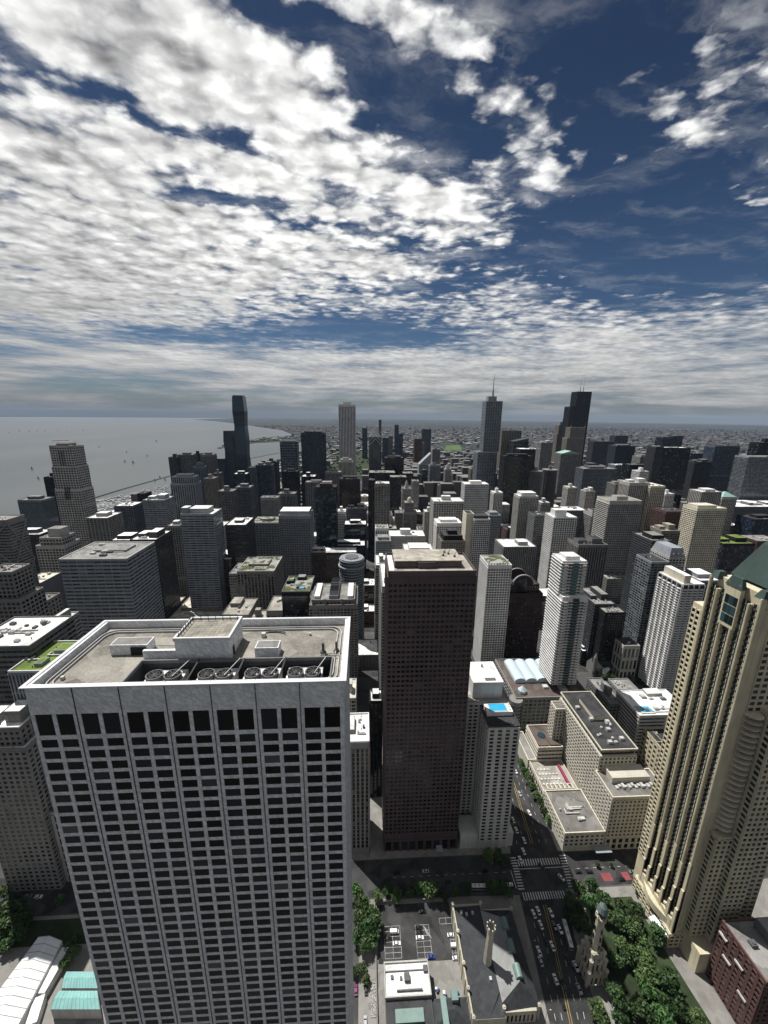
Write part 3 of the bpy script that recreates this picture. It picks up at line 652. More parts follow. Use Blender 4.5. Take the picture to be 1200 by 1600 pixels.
# ------------------------------------------------------------------ pale tower with the rooftop pool
def pool_tower():
    r = empty('pool_tower', (92, 222, 0), 'slim white-ribbed grey tower with blue rooftop pool beside the avenue', 'hotel'); FOOT.append((72, 107, 218, 268, 120, 'the slim white pool tower'))
    w = MB(); panes = []
    fx0, fx1, fy0, fy1, fz = -7.5, 14.5, -3.5, 16, 108.
    w.box(fx0, fx1, fy0, fy1, 0, fz); facade(w, panes, fx0, fx1, fy0, fy1, 7, fz, 'grid', 5.5, 3.15, 'NEW', 1.6, pf=.46, sf=.34)
    for i in range(5): x = fx0+(fx1-fx0)*i/4; w.box(max(fx0, x-1.25), min(fx1, x+1.25), fy0-.75, fy0+.02, 0, fz-.4, True)
    put_panes(panes, fx0, fx1, fy0, fy1, GM('dark'), r, True)
    bx0, bx1, by0, by1, bz = -20, 14, 16.02, 46, 112.; p2 = []
    w.box(bx0, bx1, by0, by1, 0, bz); facade(w, p2, bx0, bx1, by0, by1, 7, bz, 'grid', 3.6, 3.15, 'NEW', 1.6, pf=.36, sf=.4)
    put_panes(p2, bx0, bx1, by0, by1, GM('dark'), r, False)
    w.box(-21, -7.6, -3.5, 12, 0, 12); w.box(14.6, 19, -3.0, 10, 0, 13)
    w.build('wall', wall('wall_pool_tower', (.50, .495, .47), var=.18), r)
    roof_top(r, fx0, fx1, fy0, fy1, fz, 'dark', 'dkgrey', units=0, parh=.8); roof_top(r, bx0, bx1, by0, by1, bz, 'tan', 'conc', units=2, parh=.9)
    lv = MB()
    for i in range(9): lv.box(-5+i*1.8, -3.8+i*1.8, fy0+1.0, fy0+2.8, fz+.06, fz+1.2)
    lv.build('louvre', WM('dkgrey'), r)
    ph = MB().box(-12.5, 9.5, 20, 44, bz, bz+13)
    for i in range(7): ph.box(-12.2+i*3.1, -10.2+i*3.1, 19.8, 20.02, bz+1, bz+5, True)
    po = ph.build('penthouse', WM('white'), r); MB().box(-12.8, 9.8, 19.7, 44.3, bz+13, bz+13.5).build('roof', RM('white'), po)
    MB().box(-3, 5, 21.5, 24.5, bz+13.5, bz+13.9).build('roof_hatch', unitdk, po); MB().cyl(-1, 38, bz+13.5, bz+16, .8, .5).build('roof_unit', WM('tan'), po)
    dk = MB().box(-5.5, 13.2, 6.5, 15.4, fz+.06, fz+3.4).build('pool_deck', RM('white'), r)
    pw, T, b = pbsdf('pool_water'); c = T.n('ShaderNodeTexCoord').outputs['Object']
    T.put(b.inputs['Base Color'], T.mix(T.noise(c, .6, 3, .5), (.02, .26, .50), (.05, .40, .62))); b.inputs['Roughness'].default_value = .08
    MB().quad((-2.6, 7.3, fz+3.46), (9.4, 7.3, fz+3.46), (9.4, 14.4, fz+3.46), (-2.6, 14.4, fz+3.46)).build('swimming_pool', pw, r)
    rm = MB()
    for (a, b_, c_, d) in ((-3.2, 10, 6.8, 7.3), (-3.2, 10, 14.4, 14.9), (-3.2, -2.6, 7.3, 14.4), (9.4, 10, 7.3, 14.4)): rm.box(a, b_, c_, d, fz+3.4, fz+3.62)
    rm.build('pool_rim', RM('cream'), r)
    for (x, y) in ((11.2, 8), (11.4, 11), (12, 13.6)): MB().box(x, x+1, y, y+1.6, fz+3.42, fz+4.0).build('deck_chair', WM('cream'), r)
    return pw
poolwater = pool_tower()
# ------------------------------------------------------------------ yellow tower at the right
def yellow_tower():
    X0, X1, Y0, Y1, Z = 188., 226., 158., 187., 234.
    FOOT.append((X0-8, X1, Y0-10, Y1+4, Z, 'the yellow stone tower'))
    r = empty('stone_tower', (X0, Y0, 0), 'very tall yellow stone tower with green pyramid roof and curved balconies, right edge', 'skyscraper')
    w = MB(); gl = []; L = Y1-Y0; ww = MB(); D = X1-X0; sp_ = MB()
    w.box(.6, D, .6, L, 0, Z-8); ys = WM('yellow')
    # east face: tall rounded piers with strips of windows
    nb = 5; bw = L/nb; FL = 3.45; nf = int((Z-30)/FL)
    for i in range(nb+1):
        c = i*bw; h = Z-(2 if i in (0, nb) else 7 if i in (1, 4) else 0)
        w.box(-1.0, .62, max(0, c-.62), min(L, c+.62), 0, h, True); w.cyl(-1.0, min(max(c, .62), L-.62), 22, h, .62, n=8)
    for k in range(nf):
        z0 = 24+k*FL
        sp_.box(.1, .61, .2, L-.2, z0+.25, z0+1.15, True)
        for i in range(nb):
            for q in (0, 1):
                y0 = i*bw+.7+q*(bw-1.4)/2+.1; y1 = y0+(bw-1.4)/2-.2; gl.append(('E', y0, y1, z0+1.25, z0+FL))
            w.box(.2, .61, i*bw+bw/2-.18, i*bw+bw/2+.18, z0+1.2, z0+FL, True)
    # paler south-east bay, set back
    p2 = []; w.box(1.5, D, L, L+9, 0, Z-22); facade(w, p2, 1.5, D, L, L+9, 24, Z-24, 'grid', 3.0, 3.45, 'E', 1, pf=.3, sf=.34)
    put_panes(p2, 1.5, D, L, L+9, GM('dark'), r, False)
    put_panes(gl, .56, D, 0, L, GM('teal'), r, True)
    # north face: plain wall, windows, curved balcony stack and projecting bay
    p3 = []; facade(w, p3, 6, D, .6, L, 24, Z-12, 'grid', 3.8, 3.45, 'N', 1, pf=.3, sf=.38); put_panes(p3, 6, D, .6, L, GM('teal'), r, False)
    bay0, bay1, by, bz = 14., 26., -7.5, 172.
    w.box(bay0, bay1, by, .58, 0, bz); p4 = []
    facade(w, p4, bay0, bay1, by, .58, 20, bz, 'grid', 3.4, 3.45, 'NE', 2, pf=.32, sf=.36); put_panes(p4, bay0, bay1, by, .58, GM('teal'), r, False)
    w.box(bay0+12.1, D, by+3, .58, 0, 205)
    p4 = []; facade(w, p4, bay1+.1, D, by+3, .58, 20, 205, 'grid', 3.6, 3.45, 'N', 2, pf=.3, sf=.38); put_panes(p4, bay1+.1, D, by+3, .58, GM('teal'), r, False)
    w.box(4.5, bay0, -4, .58, 0, 92); p4 = []; facade(w, p4, 4.5, bay0, -4, .58, 14, 92, 'grid', 3.2, 3.45, 'NE', 1.5, pf=.4); put_panes(p4, 4.5, bay0, -4, .58, GM('teal'), r, False)
    # top: crown bays and set backs
    w.box(2, D-2, 2, L-2, Z-8, Z-1)
    w.box(-1.6, .6, L*.36, L*.64, Z-24, Z-2, True)
    for i in range(nb+1):
        yy = min(max(i*bw, .8), L-.8)
        for (dx, zt_) in ((-1.7, 66-6*(i % 2)), (-2.4, 46-5*(i % 2)), (-3.2, 31)): w.box(dx, -.6, yy-.8, yy+.8, 0, zt_, True)
    w.build('wall', ys, r); sp_.build('spandrel', WM('dkgrey'), r)
    for k in range(22):
        z = 96+k*3.45; q = MB(); n = 10; rr = 4.6; cx, cy = bay0-4.4, .2
        pts = [(cx+rr*math.cos(math.pi+math.pi*i/n), cy+rr*math.sin(math.pi+math.pi*i/n)) for i in range(n+1)]
        q.frus([(x, y) for x, y in pts], [(x, y) for x, y in pts], z, z+.42)
        for (xa, ya), (xb, yb) in zip(pts, pts[1:]): q.bar((xa, ya, z+1.15), (xb, yb, z+1.15), .12)
        q.build('balcony', WM('cream'), r)
    cb = MB()
    for k in range(3):
        for i in range(3): cb.box(-1.75, -1.55, L*.38+i*L*.08, L*.38+i*L*.08+L*.07, Z-22+k*5.2, Z-17.4+k*5.2, True)
    cb.build('bay_window', GM('teal'), r)
    cop = wall('copper_roof', (.040, .064, .058), rough=.55, var=.3)
    rf = MB(); a = [(7, 3.5), (D-1, 3.5), (D-1, L-3), (7, L-3)]; b_ = [(D*.36, L*.32), (D*.64, L*.32), (D*.64, L*.68), (D*.36, L*.68)]; rf.frus(a, b_, Z+.5, Z+19)
    rf.frus([(D*.36, L*.32), (D*.64, L*.32), (D*.64, L*.68), (D*.36, L*.68)], [(D*.49, L*.49), (D*.51, L*.49), (D*.51, L*.51), (D*.49, L*.51)], Z+19, Z+28)
    rf.build('roof', cop, r)
    dm = MB(); dm.frus([(-1.9, L*.34), (.6, L*.34), (.6, L*.66), (-1.9, L*.66)], [(-.9, L*.40), (.6, L*.40), (.6, L*.60), (-.9, L*.60)], Z-2, Z+3.2); dm.build('dormer_roof', cop, r)
    for yy in (0, L-4.5):
        MB().frus([(-1.2, yy), (5, yy), (5, yy+4.5), (-1.2, yy+4.5)], [(.5, yy+1), (4, yy+1), (4, yy+3.5), (.5, yy+3.5)], Z-2.4, Z+1.5).build('corner_roof', cop, r)
    # lower storeys stepping out to the street, curved bay over the park side
    lo = MB(); lo.box(-4, D, -.5, L+2, 0, 12); lo.box(-3, .5, 2, L, 12, 20)
    n = 10; pts = [(-2.9-3.2*math.sin(math.pi*i/n), 4+(L-8)*i/n) for i in range(n+1)]; lo.frus(pts, pts, 12, 17)
    lo.box(4, D, -12, -.52, 0, 16)
    lo.build('base_wall', ys, r)
    p5 = []; q5 = MB(); facade(q5, p5, -4, D, -.5, L+2, 2, 12, 'grid', 3.2, 3.6, 'NE', .8); q5.build('base_trim', ys, r); put_panes(p5, -4, D, -.5, L+2, GM('dark'), r, False)
    for i in range(nb):
        y = i*bw+bw/2; MB().box(-1.7, -.2, y-2.2, y+2.2, 21.4, 22.6).cyl(-1.7, y, 22.6, 23.6, 1.2, .9, n=10).build('ledge', ys, r)
    sk = MB(); sk.quad((-8, 1, 7), (-4.1, 1, 9), (-4.1, 11, 9), (-8, 11, 7)); sk.quad((-8, 11, 6.8), (-4.1, 11, 8.8), (-4.1, 1, 8.8), (-8, 1, 6.8)); sk.build('glass_canopy', wall('canopy_glass', (.16, .27, .25), rough=.25), r)
yellow_tower()
# ------------------------------------------------------------------ cream hotel on the avenue
def terrace_hotel():
    r = empty('terrace_hotel', (178, 213, 0), 'cream stone hotel with long dark roof and low terraces along the avenue', 'hotel'); FOOT.append((143, 222, 213, 318, 75, 'the cream terrace hotel'))
    cr = wall('wall_cream_stone', (.44, .42, .36), var=.18); fx1 = 43.
    w = MB(); p = []; z1 = 49.
    w.box(0, fx1, 0, 22, 0, z1); facade(w, p, 0, fx1, 0, 22, 13, z1, 'grid', 3.0, 3.3, 'NEW', 2.0, pf=.48, sf=.42); put_panes(p, 0, fx1, 0, 22, GM('dark'), r, True)
    w.box(-.5, fx1+.4, -.5, 22, 12, 13, True); p = []; facade(w, p, 0, fx1, 0, 22, 1, 12, 'tallwin', 5, 5, 'N', .5); put_panes(p, 0, fx1, 0, 22, GM('dark'), r, False, limit=0)
    lx0, lx1, ly0, ly1, lz = 2.2, 31, 22.02, 86, 68.; p = []
    w.box(lx0, lx1, ly0, ly1, 0, lz-5); facade(w, p, lx0, lx1, ly0, ly1, 16, lz-5, 'grid', 3.2, 3.3, 'NEW', 1., pf=.44, sf=.36); put_panes(p, lx0, lx1, ly0, ly1, GM('dark'), r, False)
    w.box(lx0-9, lx0+6, ly1-12, ly1-2, 0, lz-8); p = []; facade(w, p, lx0-9, lx0+6, ly1-12, ly1-2, 16, lz-8, 'grid', 3.2, 3.3, 'NE', 1., pf=.46, sf=.4); put_panes(p, lx0-9, lx0+6, ly1-12, ly1-2, GM('dark'), r, False)
    w.build('wall', cr, r)
    up = MB().box(lx0+1.5, lx1-1.5, ly0+1.5, ly1-1.5, lz-5, lz)
    for i in range(18): up.box(lx0+1.3, lx0+1.52, ly0+2+i*3.4, ly0+2.5+i*3.4, lz-5, lz, True)
    for i in range(8): up.box(lx0+2+i*3.2, lx0+2.5+i*3.2, ly0+1.3, ly0+1.52, lz-5, lz, True)
    up.build('attic_wall', GM('dark'), r)
    roof_top(r, 0, fx1, 0, 22, z1, 'gravel', 'cream', units=0); roof_top(r, lx0, lx1, ly0, ly1, lz, 'dark', 'cream', units=0, parh=.9)
    roof_top(r, lx0-9, lx0+6, ly1-12, ly1-2, lz-8, 'gravel', 'cream', units=0)
    MB().box(6, fx1-8, 11, 21.9, z1+.1, z1+5.5).build('penthouse', cr, r)
    pl = MB()
    for i in range(12): pl.box(7+i*2.4, 8.9+i*2.4, 6.5+(i % 2), 9+(i % 3)*.4, z1+.1, z1+1.1+(i % 3)*.5)
    pl.build('roof_unit', unitm, r)
    o = MB().box(lx0+11, lx0+20, ly0+30, ly0+52, lz+.1, lz+4).build('penthouse', WM('cream'), r); MB().box(lx0+10.8, lx0+20.2, ly0+29.8, ly0+52.2, lz+4, lz+4.3).build('roof', RM('dark'), o)
    rg = random.Random(3)
    for i in range(26):
        x, y = rg.uniform(lx0+3, lx1-6), rg.uniform(ly0+4, ly0+50)
        if lx0+9 < x < lx0+21 and ly0+28 < y < ly0+54: continue
        q = MB()
        if i % 3: q.cyl(x, y, lz+.1, lz+1.2, 1.1, 1.0).cyl(x, y, lz+1.2, lz+1.7, 1.0, .3)
        else: q.box(x, x+3.2, y, y+2.4, lz+.1, lz+2.3)
        q.build('roof_unit', unitm, r)
    # low wing on the avenue with terraces
    w2 = MB(); ax0, ax1 = -31., -.5
    def wing(y0, y1, x0, x1, h): w2.frus([(x0, y0), (x1, y0), (x1, y1), (x0, y1)], [(x0, y0), (x1, y0), (x1, y1), (x0, y1)], 0, h)
    wing(.3, 34, ax0, ax1, 17.); p = []; facade(w2, p, ax0, ax1, .3, 34, 5, 17, 'punch', 3.6, 3.9, 'NE', 1.2, pf=.45); put_panes(p, ax0, ax1, .3, 34, GM('dark'), r, True)
    wing(34.02, 66, ax0+1, ax1, 13.); p = []; facade(w2, p, ax0+1, ax1, 34.02, 66, 1, 13, 'tallwin', 3.2, 5.5, 'E', 1); put_panes(p, ax0+1, ax1, 34.02, 66, GM('dark'), r, False)
    wing(66.02, 92, ax0+8, ax1, 27.); p = []; facade(w2, p, ax0+8, ax1, 66.02, 92, 14, 27, 'hband', 3.2, 3.5, 'NE', 1); put_panes(p, ax0+8, ax1, 66.02, 92, GM('dark'), r, False)
    wing(66.02, 98, ax0, ax0+7.9, 14.)
    w2.build('wing_wall', cr, r)
    roof_top(r, ax0, ax1, .3, 34, 17, 'gravel', 'cream', units=5); roof_top(r, ax0+8, ax1, 66.02, 92, 27, 'brown', 'cream', units=0)
    roof_top(r, ax0+1, ax1, 34.02, 66, 13, 'tan', 'cream', units=0); roof_top(r, ax0, ax0+7.9, 66.02, 98, 14, 'grey', 'cream', units=0)
    o = MB(); n = 16; o.cyl(ax0+17, 80, 27.1, 27.5, 3.6, n=16); o.build('skylight', GM('teal'), r)
    q = MB(); q.box(ax0+9, ax0+18, 68, 72, 27.1, 27.9); q.box(ax0+20, ax1-1, 68, 74, 27.1, 28.2); q.build('roof_screen', RM('brown'), r)
    pg = MB()
    for i in range(7): pg.box(ax0+4+i*3.6, ax0+4.4+i*3.6, 36, 40, 13, 16.6); pg.box(ax0+3.6+i*3.6, ax0+4.8+i*3.6, 36, 40, 16.6, 16.9)
    pg.box(ax0+3.6, ax0+26.6, 35.8, 36.3, 16.3, 16.95); pg.box(ax0+3.6, ax0+26.6, 39.8, 40.3, 16.3, 16.95); pg.build('pergola', cr, r)
    MB().box(ax1-6.5, ax1-4.5, 42, 60, 13.1, 15.0).build('hedge_screen', wall('magenta_awning', (.22, .03, .08)), r)
    for k in range(22):
        x, y = ax0+4+(k % 6)*3.0+.3*(k//6), 43+(k//6)*4.6; m = MB().cyl(x, y, 13.1, 13.85, .1).cyl(x, y, 13.85, 13.95, .7)
        for t in range(4): m.box(x+.95*math.cos(t*1.57)-.2, x+.95*math.cos(t*1.57)+.2, y+.95*math.sin(t*1.57)-.2, y+.95*math.sin(t*1.57)+.2, 13.1, 13.6)
        tag(m.build('terrace_table', WM('white')), 'round white table with chairs on the cream hotel terrace', 'table', 'tables on the hotel terrace').location = (178, 213, 0)
    MB().box(-9, 3, -5.5, -.6, 5.2, 5.6, True).build('canopy', WM('silver'), r)
terrace_hotel()
# ------------------------------------------------------------------ the city behind, tower by tower
def T_(label, xl, xr, y, Y, depth, sty='grid', wl='conc', gl='dark', bay=4., fl=3.6, roof='grey', ph=None, name='office_tower', cat='office tower', **k):
    c = PY((xl+xr)/2, y, Y); a = PY(xl, y, Y).x; b = PY(xr, y, Y).x
    if Y < 520 and 'ind' not in k: k['ind'] = True
    return tower(name, label, cat, a, b, Y, Y+depth, c.z, sty, wl, gl, bay, fl, roof, ph=ph, **k)
APT = dict(name='apartment_tower', cat='apartment tower')
PHc = [(.25, .75, .3, .7, 6)]; PHw = [(.15, .85, .25, .8, 5)]; PHs = [(.3, .6, .3, .6, 9)]; PH2 = [(.1, .4, .3, .7, 5), (.55, .9, .25, .75, 8)]
# ---- left side
def xbrace(root, segs):
    a, b, c, d, e, f = segs[0]; q = MB(); n = 4; s = (f-8)/n
    for i in range(n):
        q.bar((a, c-.75, 4+i*s), (b, c-.75, 4+(i+1)*s), 1.2); q.bar((b, c-.75, 4+i*s), (a, c-.75, 4+(i+1)*s), 1.2)
        q.bar((b+.75, c, 4+i*s), (b+.75, d, 4+(i+1)*s), 1.2); q.bar((b+.75, d, 4+i*s), (b+.75, c, 4+(i+1)*s), 1.2)
    q.build('cross_bracing', WM('greystone'), root)
T_('grey concrete tower with diagonal cross bracing at the left edge', -62, 9, 814, 430, 24, 'hband', 'greystone', 'dark', 3.5, 3.3, extra=xbrace, **APT)
T_('beige stone tower with stepped dark windows, cut by left edge below braced tower', -46, 22, 898, 330, 26, 'grid', 'greystone', 'dark', 4.2, 4.0, tiers=[(.86, 0, 0, 0, 0), (1., .2, .15, .15, .1)], name='hospital_tower', cat='hospital')
T_('lower grey wing with gravel roof beside the left-edge beige tower', 30, 56, 950, 345, 30, 'punch', 'greystone', 'dark', 4.2, 4.0, 'gravel', name='hospital_wing', cat='hospital')
T_('blank grey windowless block with pale roof between left-edge towers', 30, 64, 912, 455, 34, 'punch', 'grey', 'dark', 14, 14, 'cream', name='garage_block', cat='parking garage', faces='')
T_('dark brown gridded slab with white roof, left of beige stepped tower', 16, 62, 836, 600, 30, 'grid', 'dkgrey', 'dark', 3.2, 3.2, 'white', PHc, **APT)
T_('blue mirror glass block by the lake beside the dark slip', 27, 65, 782, 800, 34, 'glass', 'bluegrey', 'bright', 4, 4, 'grey', PHc)
T_('dark curved tower half hidden behind crowned stone tower at the lake', 68, 86, 746, 960, 30, 'vrib', 'black', 'dark', 3, 3, 'dark', PHs, **APT)
def crane(root, segs):
    a, b, c, d, e, f = segs[-1]; q = MB().bar((0, 0, f), (0, 0, f+9), .8).bar((-24, 0, f+9), (6, 0, f+9.5), .7); q.build('roof_crane', WM('dkgrey'), root)
    for (x0, x1) in ((a, a+7), (b-7, b)): MB().box(x0, x1, c, c+7, f-5, f+2).build('corner_pavilion', WM('greystone'), root)
    pv = MB(); pv.box(a+9, b-9, c+5, d-5, f, f+5).frus([(a+8, c+4), (b-8, c+4), (b-8, d-4), (a+8, d-4)], [(a+11, c+7), (b-11, c+7), (b-11, d-7), (a+11, d-7)], f+5, f+8); pv.build('crown', WM('greystone'), root)
    w = MB()
    for i in range(3):
        w.quad((-5+i*3.6, c-.7, f-34), (-3+i*3.6, c-.7, f-34), (-3+i*3.6, c-.7, f-8), (-5+i*3.6, c-.7, f-8)); w.quad((-5+i*3.6, segs[0][2]-.7, f-95), (-3+i*3.6, segs[0][2]-.7, f-95), (-3+i*3.6, segs[0][2]-.7, f-72), (-5+i*3.6, segs[0][2]-.7, f-72))
    w.build('tall_window', GM('dark'), root)
T_('tall stepped pale stone tower with crown and roof crane by the lake', 74, 112, 698, 720, 34, 'grid', 'lime', 'dark', 4.4, 4.4, tiers=[(.70, -.04, -.04, 0, 0), (.86, 0, 0, .02, .02), (1., .04, .04, .05, .05)], extra=crane, units=0, **APT)
T_('beige stepped apartment tower with blank penthouse in front of crowned tower', 53, 98, 842, 520, 30, 'grid', 'lime', 'dark', 4.2, 3.8, tiers=[(.93, 0, 0, 0, 0), (1.0, .12, .1, .1, .1)], ph=[(.3, .9, .2, .8, 12)], **APT)
T_('big dark glass medical block with planted roof edge behind marble tower', 92, 198, 874, 440, 62, 'hband', 'silver', 'grey', 9, 4.6, 'grey', [(.3, .8, .4, .75, 2.5)], units=16, par='white', name='hospital_block', cat='hospital')
T_('grey grid-fronted block with white roof right of crowned stone tower', 134, 168, 810, 650, 40, 'grid', 'conc', 'dark', 6, 3.4, 'white', PHc, name='office_block')
T_('dark navy glass block in front of the marina', 178, 207, 791, 780, 40, 'grid', 'bluegrey', 'dark', 4, 3.6, 'white', None)
T_('narrow black slab tower left of white banded tower by marina', 214, 226, 772, 900, 30, 'vrib', 'black', 'dark', 3, 3.5, 'dark')
T_('white-banded glass tower with slanting roof line near the marina', 223, 257, 782, 700, 36, 'hband', 'silver', 'grey', 8, 3.5, 'white', PH2, name='hotel_tower', cat='hotel')
T_('low black stepped office block with white roof edges behind medical block', 172, 206, 845, 560, 34, 'hband', 'black', 'dark', 6, 4, 'white', PHw, name='office_block')
T_('black glass block with white roof right of big medical block', 203, 244, 844, 520, 44, 'grid', 'dkgrey', 'dark', 4, 3.8, 'white', PH2, name='office_block')
T_('broad pale blue banded glass tower left of centre', 282, 333, 804, 540, 34, 'hband', 'silver', 'grey', 9, 3.6, 'white', [(.22, .8, .2, .8, 7), (-.0, .2, .1, .5, 9)], units=2)
T_('tall ribbed grey tower with stepped crown behind pale blue banded tower', 265, 303, 746, 830, 34, 'vrib', 'silver', 'dark', 4.6, 3.4, 'dark', PHw, tiers=[(.93, 0, 0, 0, 0), (1., .06, .06, .1, .1)], **APT)
T_('dark narrow apartment tower, leftmost of the lakefront cluster', 263, 277, 715, 1120, 34, 'punch', 'dkgrey', 'dark', 4, 3.2, 'dark', PHs, **APT)
T_('broad ribbed tower second from left in the lakefront cluster', 277, 300, 711, 1130, 30, 'vrib', 'grey', 'dark', 4, 3.2, 'grey', PHc, **APT)
T_('dark blue tower with roof clutter, third in the lakefront cluster', 301, 313, 710, 1180, 26, 'glass', 'black', 'blue', 4, 3.2, 'dark', PHs, **APT)
T_('brown grey round-topped tower, rightmost of the lakefront cluster', 313, 332, 711, 1080, 30, 'vrib', 'grey', 'dark', 3.4, 3.2, 'grey', PHc, **APT)
T_('bluish tower with peaked domed cap in front of the lakefront cluster', 302, 317, 730, 960, 24, 'vrib', 'bluegrey', 'blue', 4, 3.2, 'dark', [(.2, .8, .2, .8, 7), (.35, .65, .35, .65, 11)], units=0, **APT)
T_('tan apartment slab between peaked tower and twisting blue tower', 318, 334, 748, 940, 30, 'vrib', 'tan', 'dark', 3, 3, 'grey', PHs, **APT)
T_('slim beige tower left foot of the twisting blue tower', 334, 343, 740, 1000, 24, 'punch', 'grey', 'dark', 3, 3, 'grey', PHs, **APT)
# twisting blue glass tower: three stems of stacked tapering frusta
def stems():
    c = PY(366, 640, 1290.); r = empty('twisting_tower', (c.x, 1290, 0), 'tallest blue glass tower of three wavy stacked stems against the lake', 'skyscraper'); FOOT.append((c.x-60, c.x+30, 1290, 1330, 360, 'the wavy blue tower'))
    gm = glass('glass_wavy', (.018, .038, .062), lo=.6, hi=1.6, blind=.02, rough=.14); fr = WM('bluegrey')
    for (xl, xr, yt, dy) in ((361, 380, 619, 0), (349, 364, 673, -8), (341, 353, 716, -16)):
        a = PY(xl, yt, 1290.).x-c.x; b = PY(xr, yt, 1290.).x-c.x; zt = PY((xl+xr)/2, yt, 1290.).z; cx = (a+b)/2; hw = (b-a)/2; n = 8; q = MB(); fl = MB()
        for i in range(n):
            z0, z1 = zt*i/n, zt*(i+1)/n; s0, s1 = (1., .86) if i % 2 else (.86, 1.)
            f = lambda s: [(cx-hw*s, dy+2-2*s), (cx+hw*s, dy+2-2*s), (cx+hw*s, dy+34+2*s), (cx-hw*s, dy+34+2*s)]
            q.frus(f(s0), f(s1), z0, z1, i == n-1)
            for k in range(12):
                t = k/12; s = s0+(s1-s0)*t; p = f(s*1.012); zz = z0+(z1-z0)*t; fl.frus([(x, y-.2) for x, y in p], [(x, y-.2) for x, y in p], zz, zz+.6)
        q.build('glass_stem', gm, r); fl.build('floor_edge', fr, r)
        if dy == 0: MB().box(cx-hw*.93, cx+hw*.93, 0, 3, zt*.845, zt*.86).build('wind_floor', WM('black'), r); MB().box(cx-hw*.8, cx+hw*.8, 4, 30, zt, zt+3).build('parapet', WM('bluegrey'), r)
stems()
T_('small dark tower with white roof at right foot of wavy blue tower', 364, 385, 741, 960, 28, 'glass', 'black', 'blue', 4, 3.4, 'white', PHc)
T_('grey grid apartment tower below the wavy blue tower', 340, 364, 768, 760, 28, 'grid', 'grey', 'dark', 4, 3.2, 'grey', PHs, **APT)
T_('round-cornered banded grey apartment tower right of grid tower', 367, 391, 762, 800, 28, 'hband', 'bluegrey', 'grey', 5, 3.1, 'grey', PHc, **APT)
T_('pale ribbed left half of paired tower right of wavy blue tower', 387, 399, 731, 1060, 30, 'vrib', 'bluegrey', 'blue', 3, 3.2, 'dark', **APT)
T_('dark blue right half of paired tower right of wavy blue tower', 399, 424, 727, 1070, 34, 'glass', 'bluegrey', 'blue', 3, 3.2, 'grey', PH2, **APT)
T_('brown rounded tower behind the paired blue towers', 414, 432, 722, 1120, 30, 'vrib', 'dkgrey', 'dark', 3, 3.2, 'dark', PHs, **APT)
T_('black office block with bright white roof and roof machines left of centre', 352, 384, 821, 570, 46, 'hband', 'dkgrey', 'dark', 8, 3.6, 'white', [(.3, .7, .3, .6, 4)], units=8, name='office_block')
T_('glass apartment block with balconies and planted roof left of centre', 394, 437, 817, 640, 38, 'balc', 'silver', 'grey', 5, 3.1, 'green', [(.3, .7, .3, .7, 4)], par='white', name='apartment_block', cat='apartment block')
T_('pale grey finely ribbed slab behind glass apartment block', 407, 434, 778, 800, 22, 'vrib', 'conc', 'dark', 2.2, 3.4, 'grey', None, name='hospital_slab', cat='office slab')
T_('grey apartment slab with rounded end right of ribbed slab', 434, 461, 772, 830, 26, 'vrib', 'grey', 'dark', 3, 3.2, 'grey', PHs, **APT)
T_('broad dark apartment tower with white penthouse band, many lit balconies', 435, 484, 806, 640, 40, 'balc', 'silver', 'grey', 4, 3.1, 'white', [(.03, .97, .1, .9, 7)], phk='silver', **APT)
T_('tall blue glass tower with white grid lines against the harbour', 437, 464, 690, 1400, 36, 'glass', 'silver', 'blue', 9, 9, 'grey', [(.1, .9, .2, .8, 4)])
T_('black glass slab below the tall white-lined blue tower', 441, 465, 737, 1130, 30, 'vrib', 'black', 'dark', 3, 3.4, 'dark', PHc)
T_('big dark blue glass apartment tower left of the tall white slab', 470, 507, 677, 1250, 44, 'grid', 'steel', 'blue', 4, 3.2, 'dark', PHw, **APT)
T_('black tower with white roof in front of the big dark blue tower', 471, 492, 745, 950, 34, 'vrib', 'black', 'dark', 3, 3.5, 'white', PHs)
T_('dark brown tower with pale vertical ribs behind teal glass tower', 477, 518, 754, 900, 26, 'vrib', 'grey', 'dark', 5.5, 3.5, 'grey', [(.2, .6, .3, .7, 4)])
T_('teal blue mirror glass tower with signboard cap, centre left', 492, 525, 762, 690, 34, 'glass', 'black', 'teal', 5, 3.5, 'dark', [(.2, .8, .2, .5, 6)], phk='brick', name='hotel_tower', cat='hotel')
T_('tall white square slab tower with fine vertical ribs and small roof mast', 529, 555, 633, 1480, 62, 'vrib', 'white', 'dark', 5.6, 4, 'grey', [(.25, .75, .2, .8, 11)], parh=2)
T_('beige crowned tower at left foot of the tall white slab', 529, 551, 722, 1240, 34, 'vrib', 'lime', 'dark', 4, 3.4, 'grey', [(.1, .9, .1, .9, 8), (.3, .7, .3, .7, 13)], **APT)
T_('grey ribbed office block left of beige crowned tower', 508, 533, 738, 1200, 40, 'vrib', 'grey', 'dark', 4, 3.6, 'grey', PHc)
T_('flat black-brown office slab below the tall white slab', 531, 562, 749, 880, 34, 'vrib', 'brown', 'dark', 2.4, 3.6, 'dark', PHw)
T_('black slab glued to left of white-roofed grid tower', 576, 586, 751, 812, 26, 'vrib', 'black', 'dark', 3, 3.6, 'dark')
T_('white-roofed grid tower in front of black office towers', 586, 609, 756, 800, 30, 'grid', 'greystone', 'dark', 6, 3.6, 'white', None, units=9)
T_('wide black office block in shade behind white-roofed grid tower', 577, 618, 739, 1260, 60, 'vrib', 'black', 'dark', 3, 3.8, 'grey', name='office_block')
T_('black steel tower standing on the wide black block', 602, 631, 716, 1330, 50, 'vrib', 'black', 'dark', 3, 3.8, 'dark', PHw)
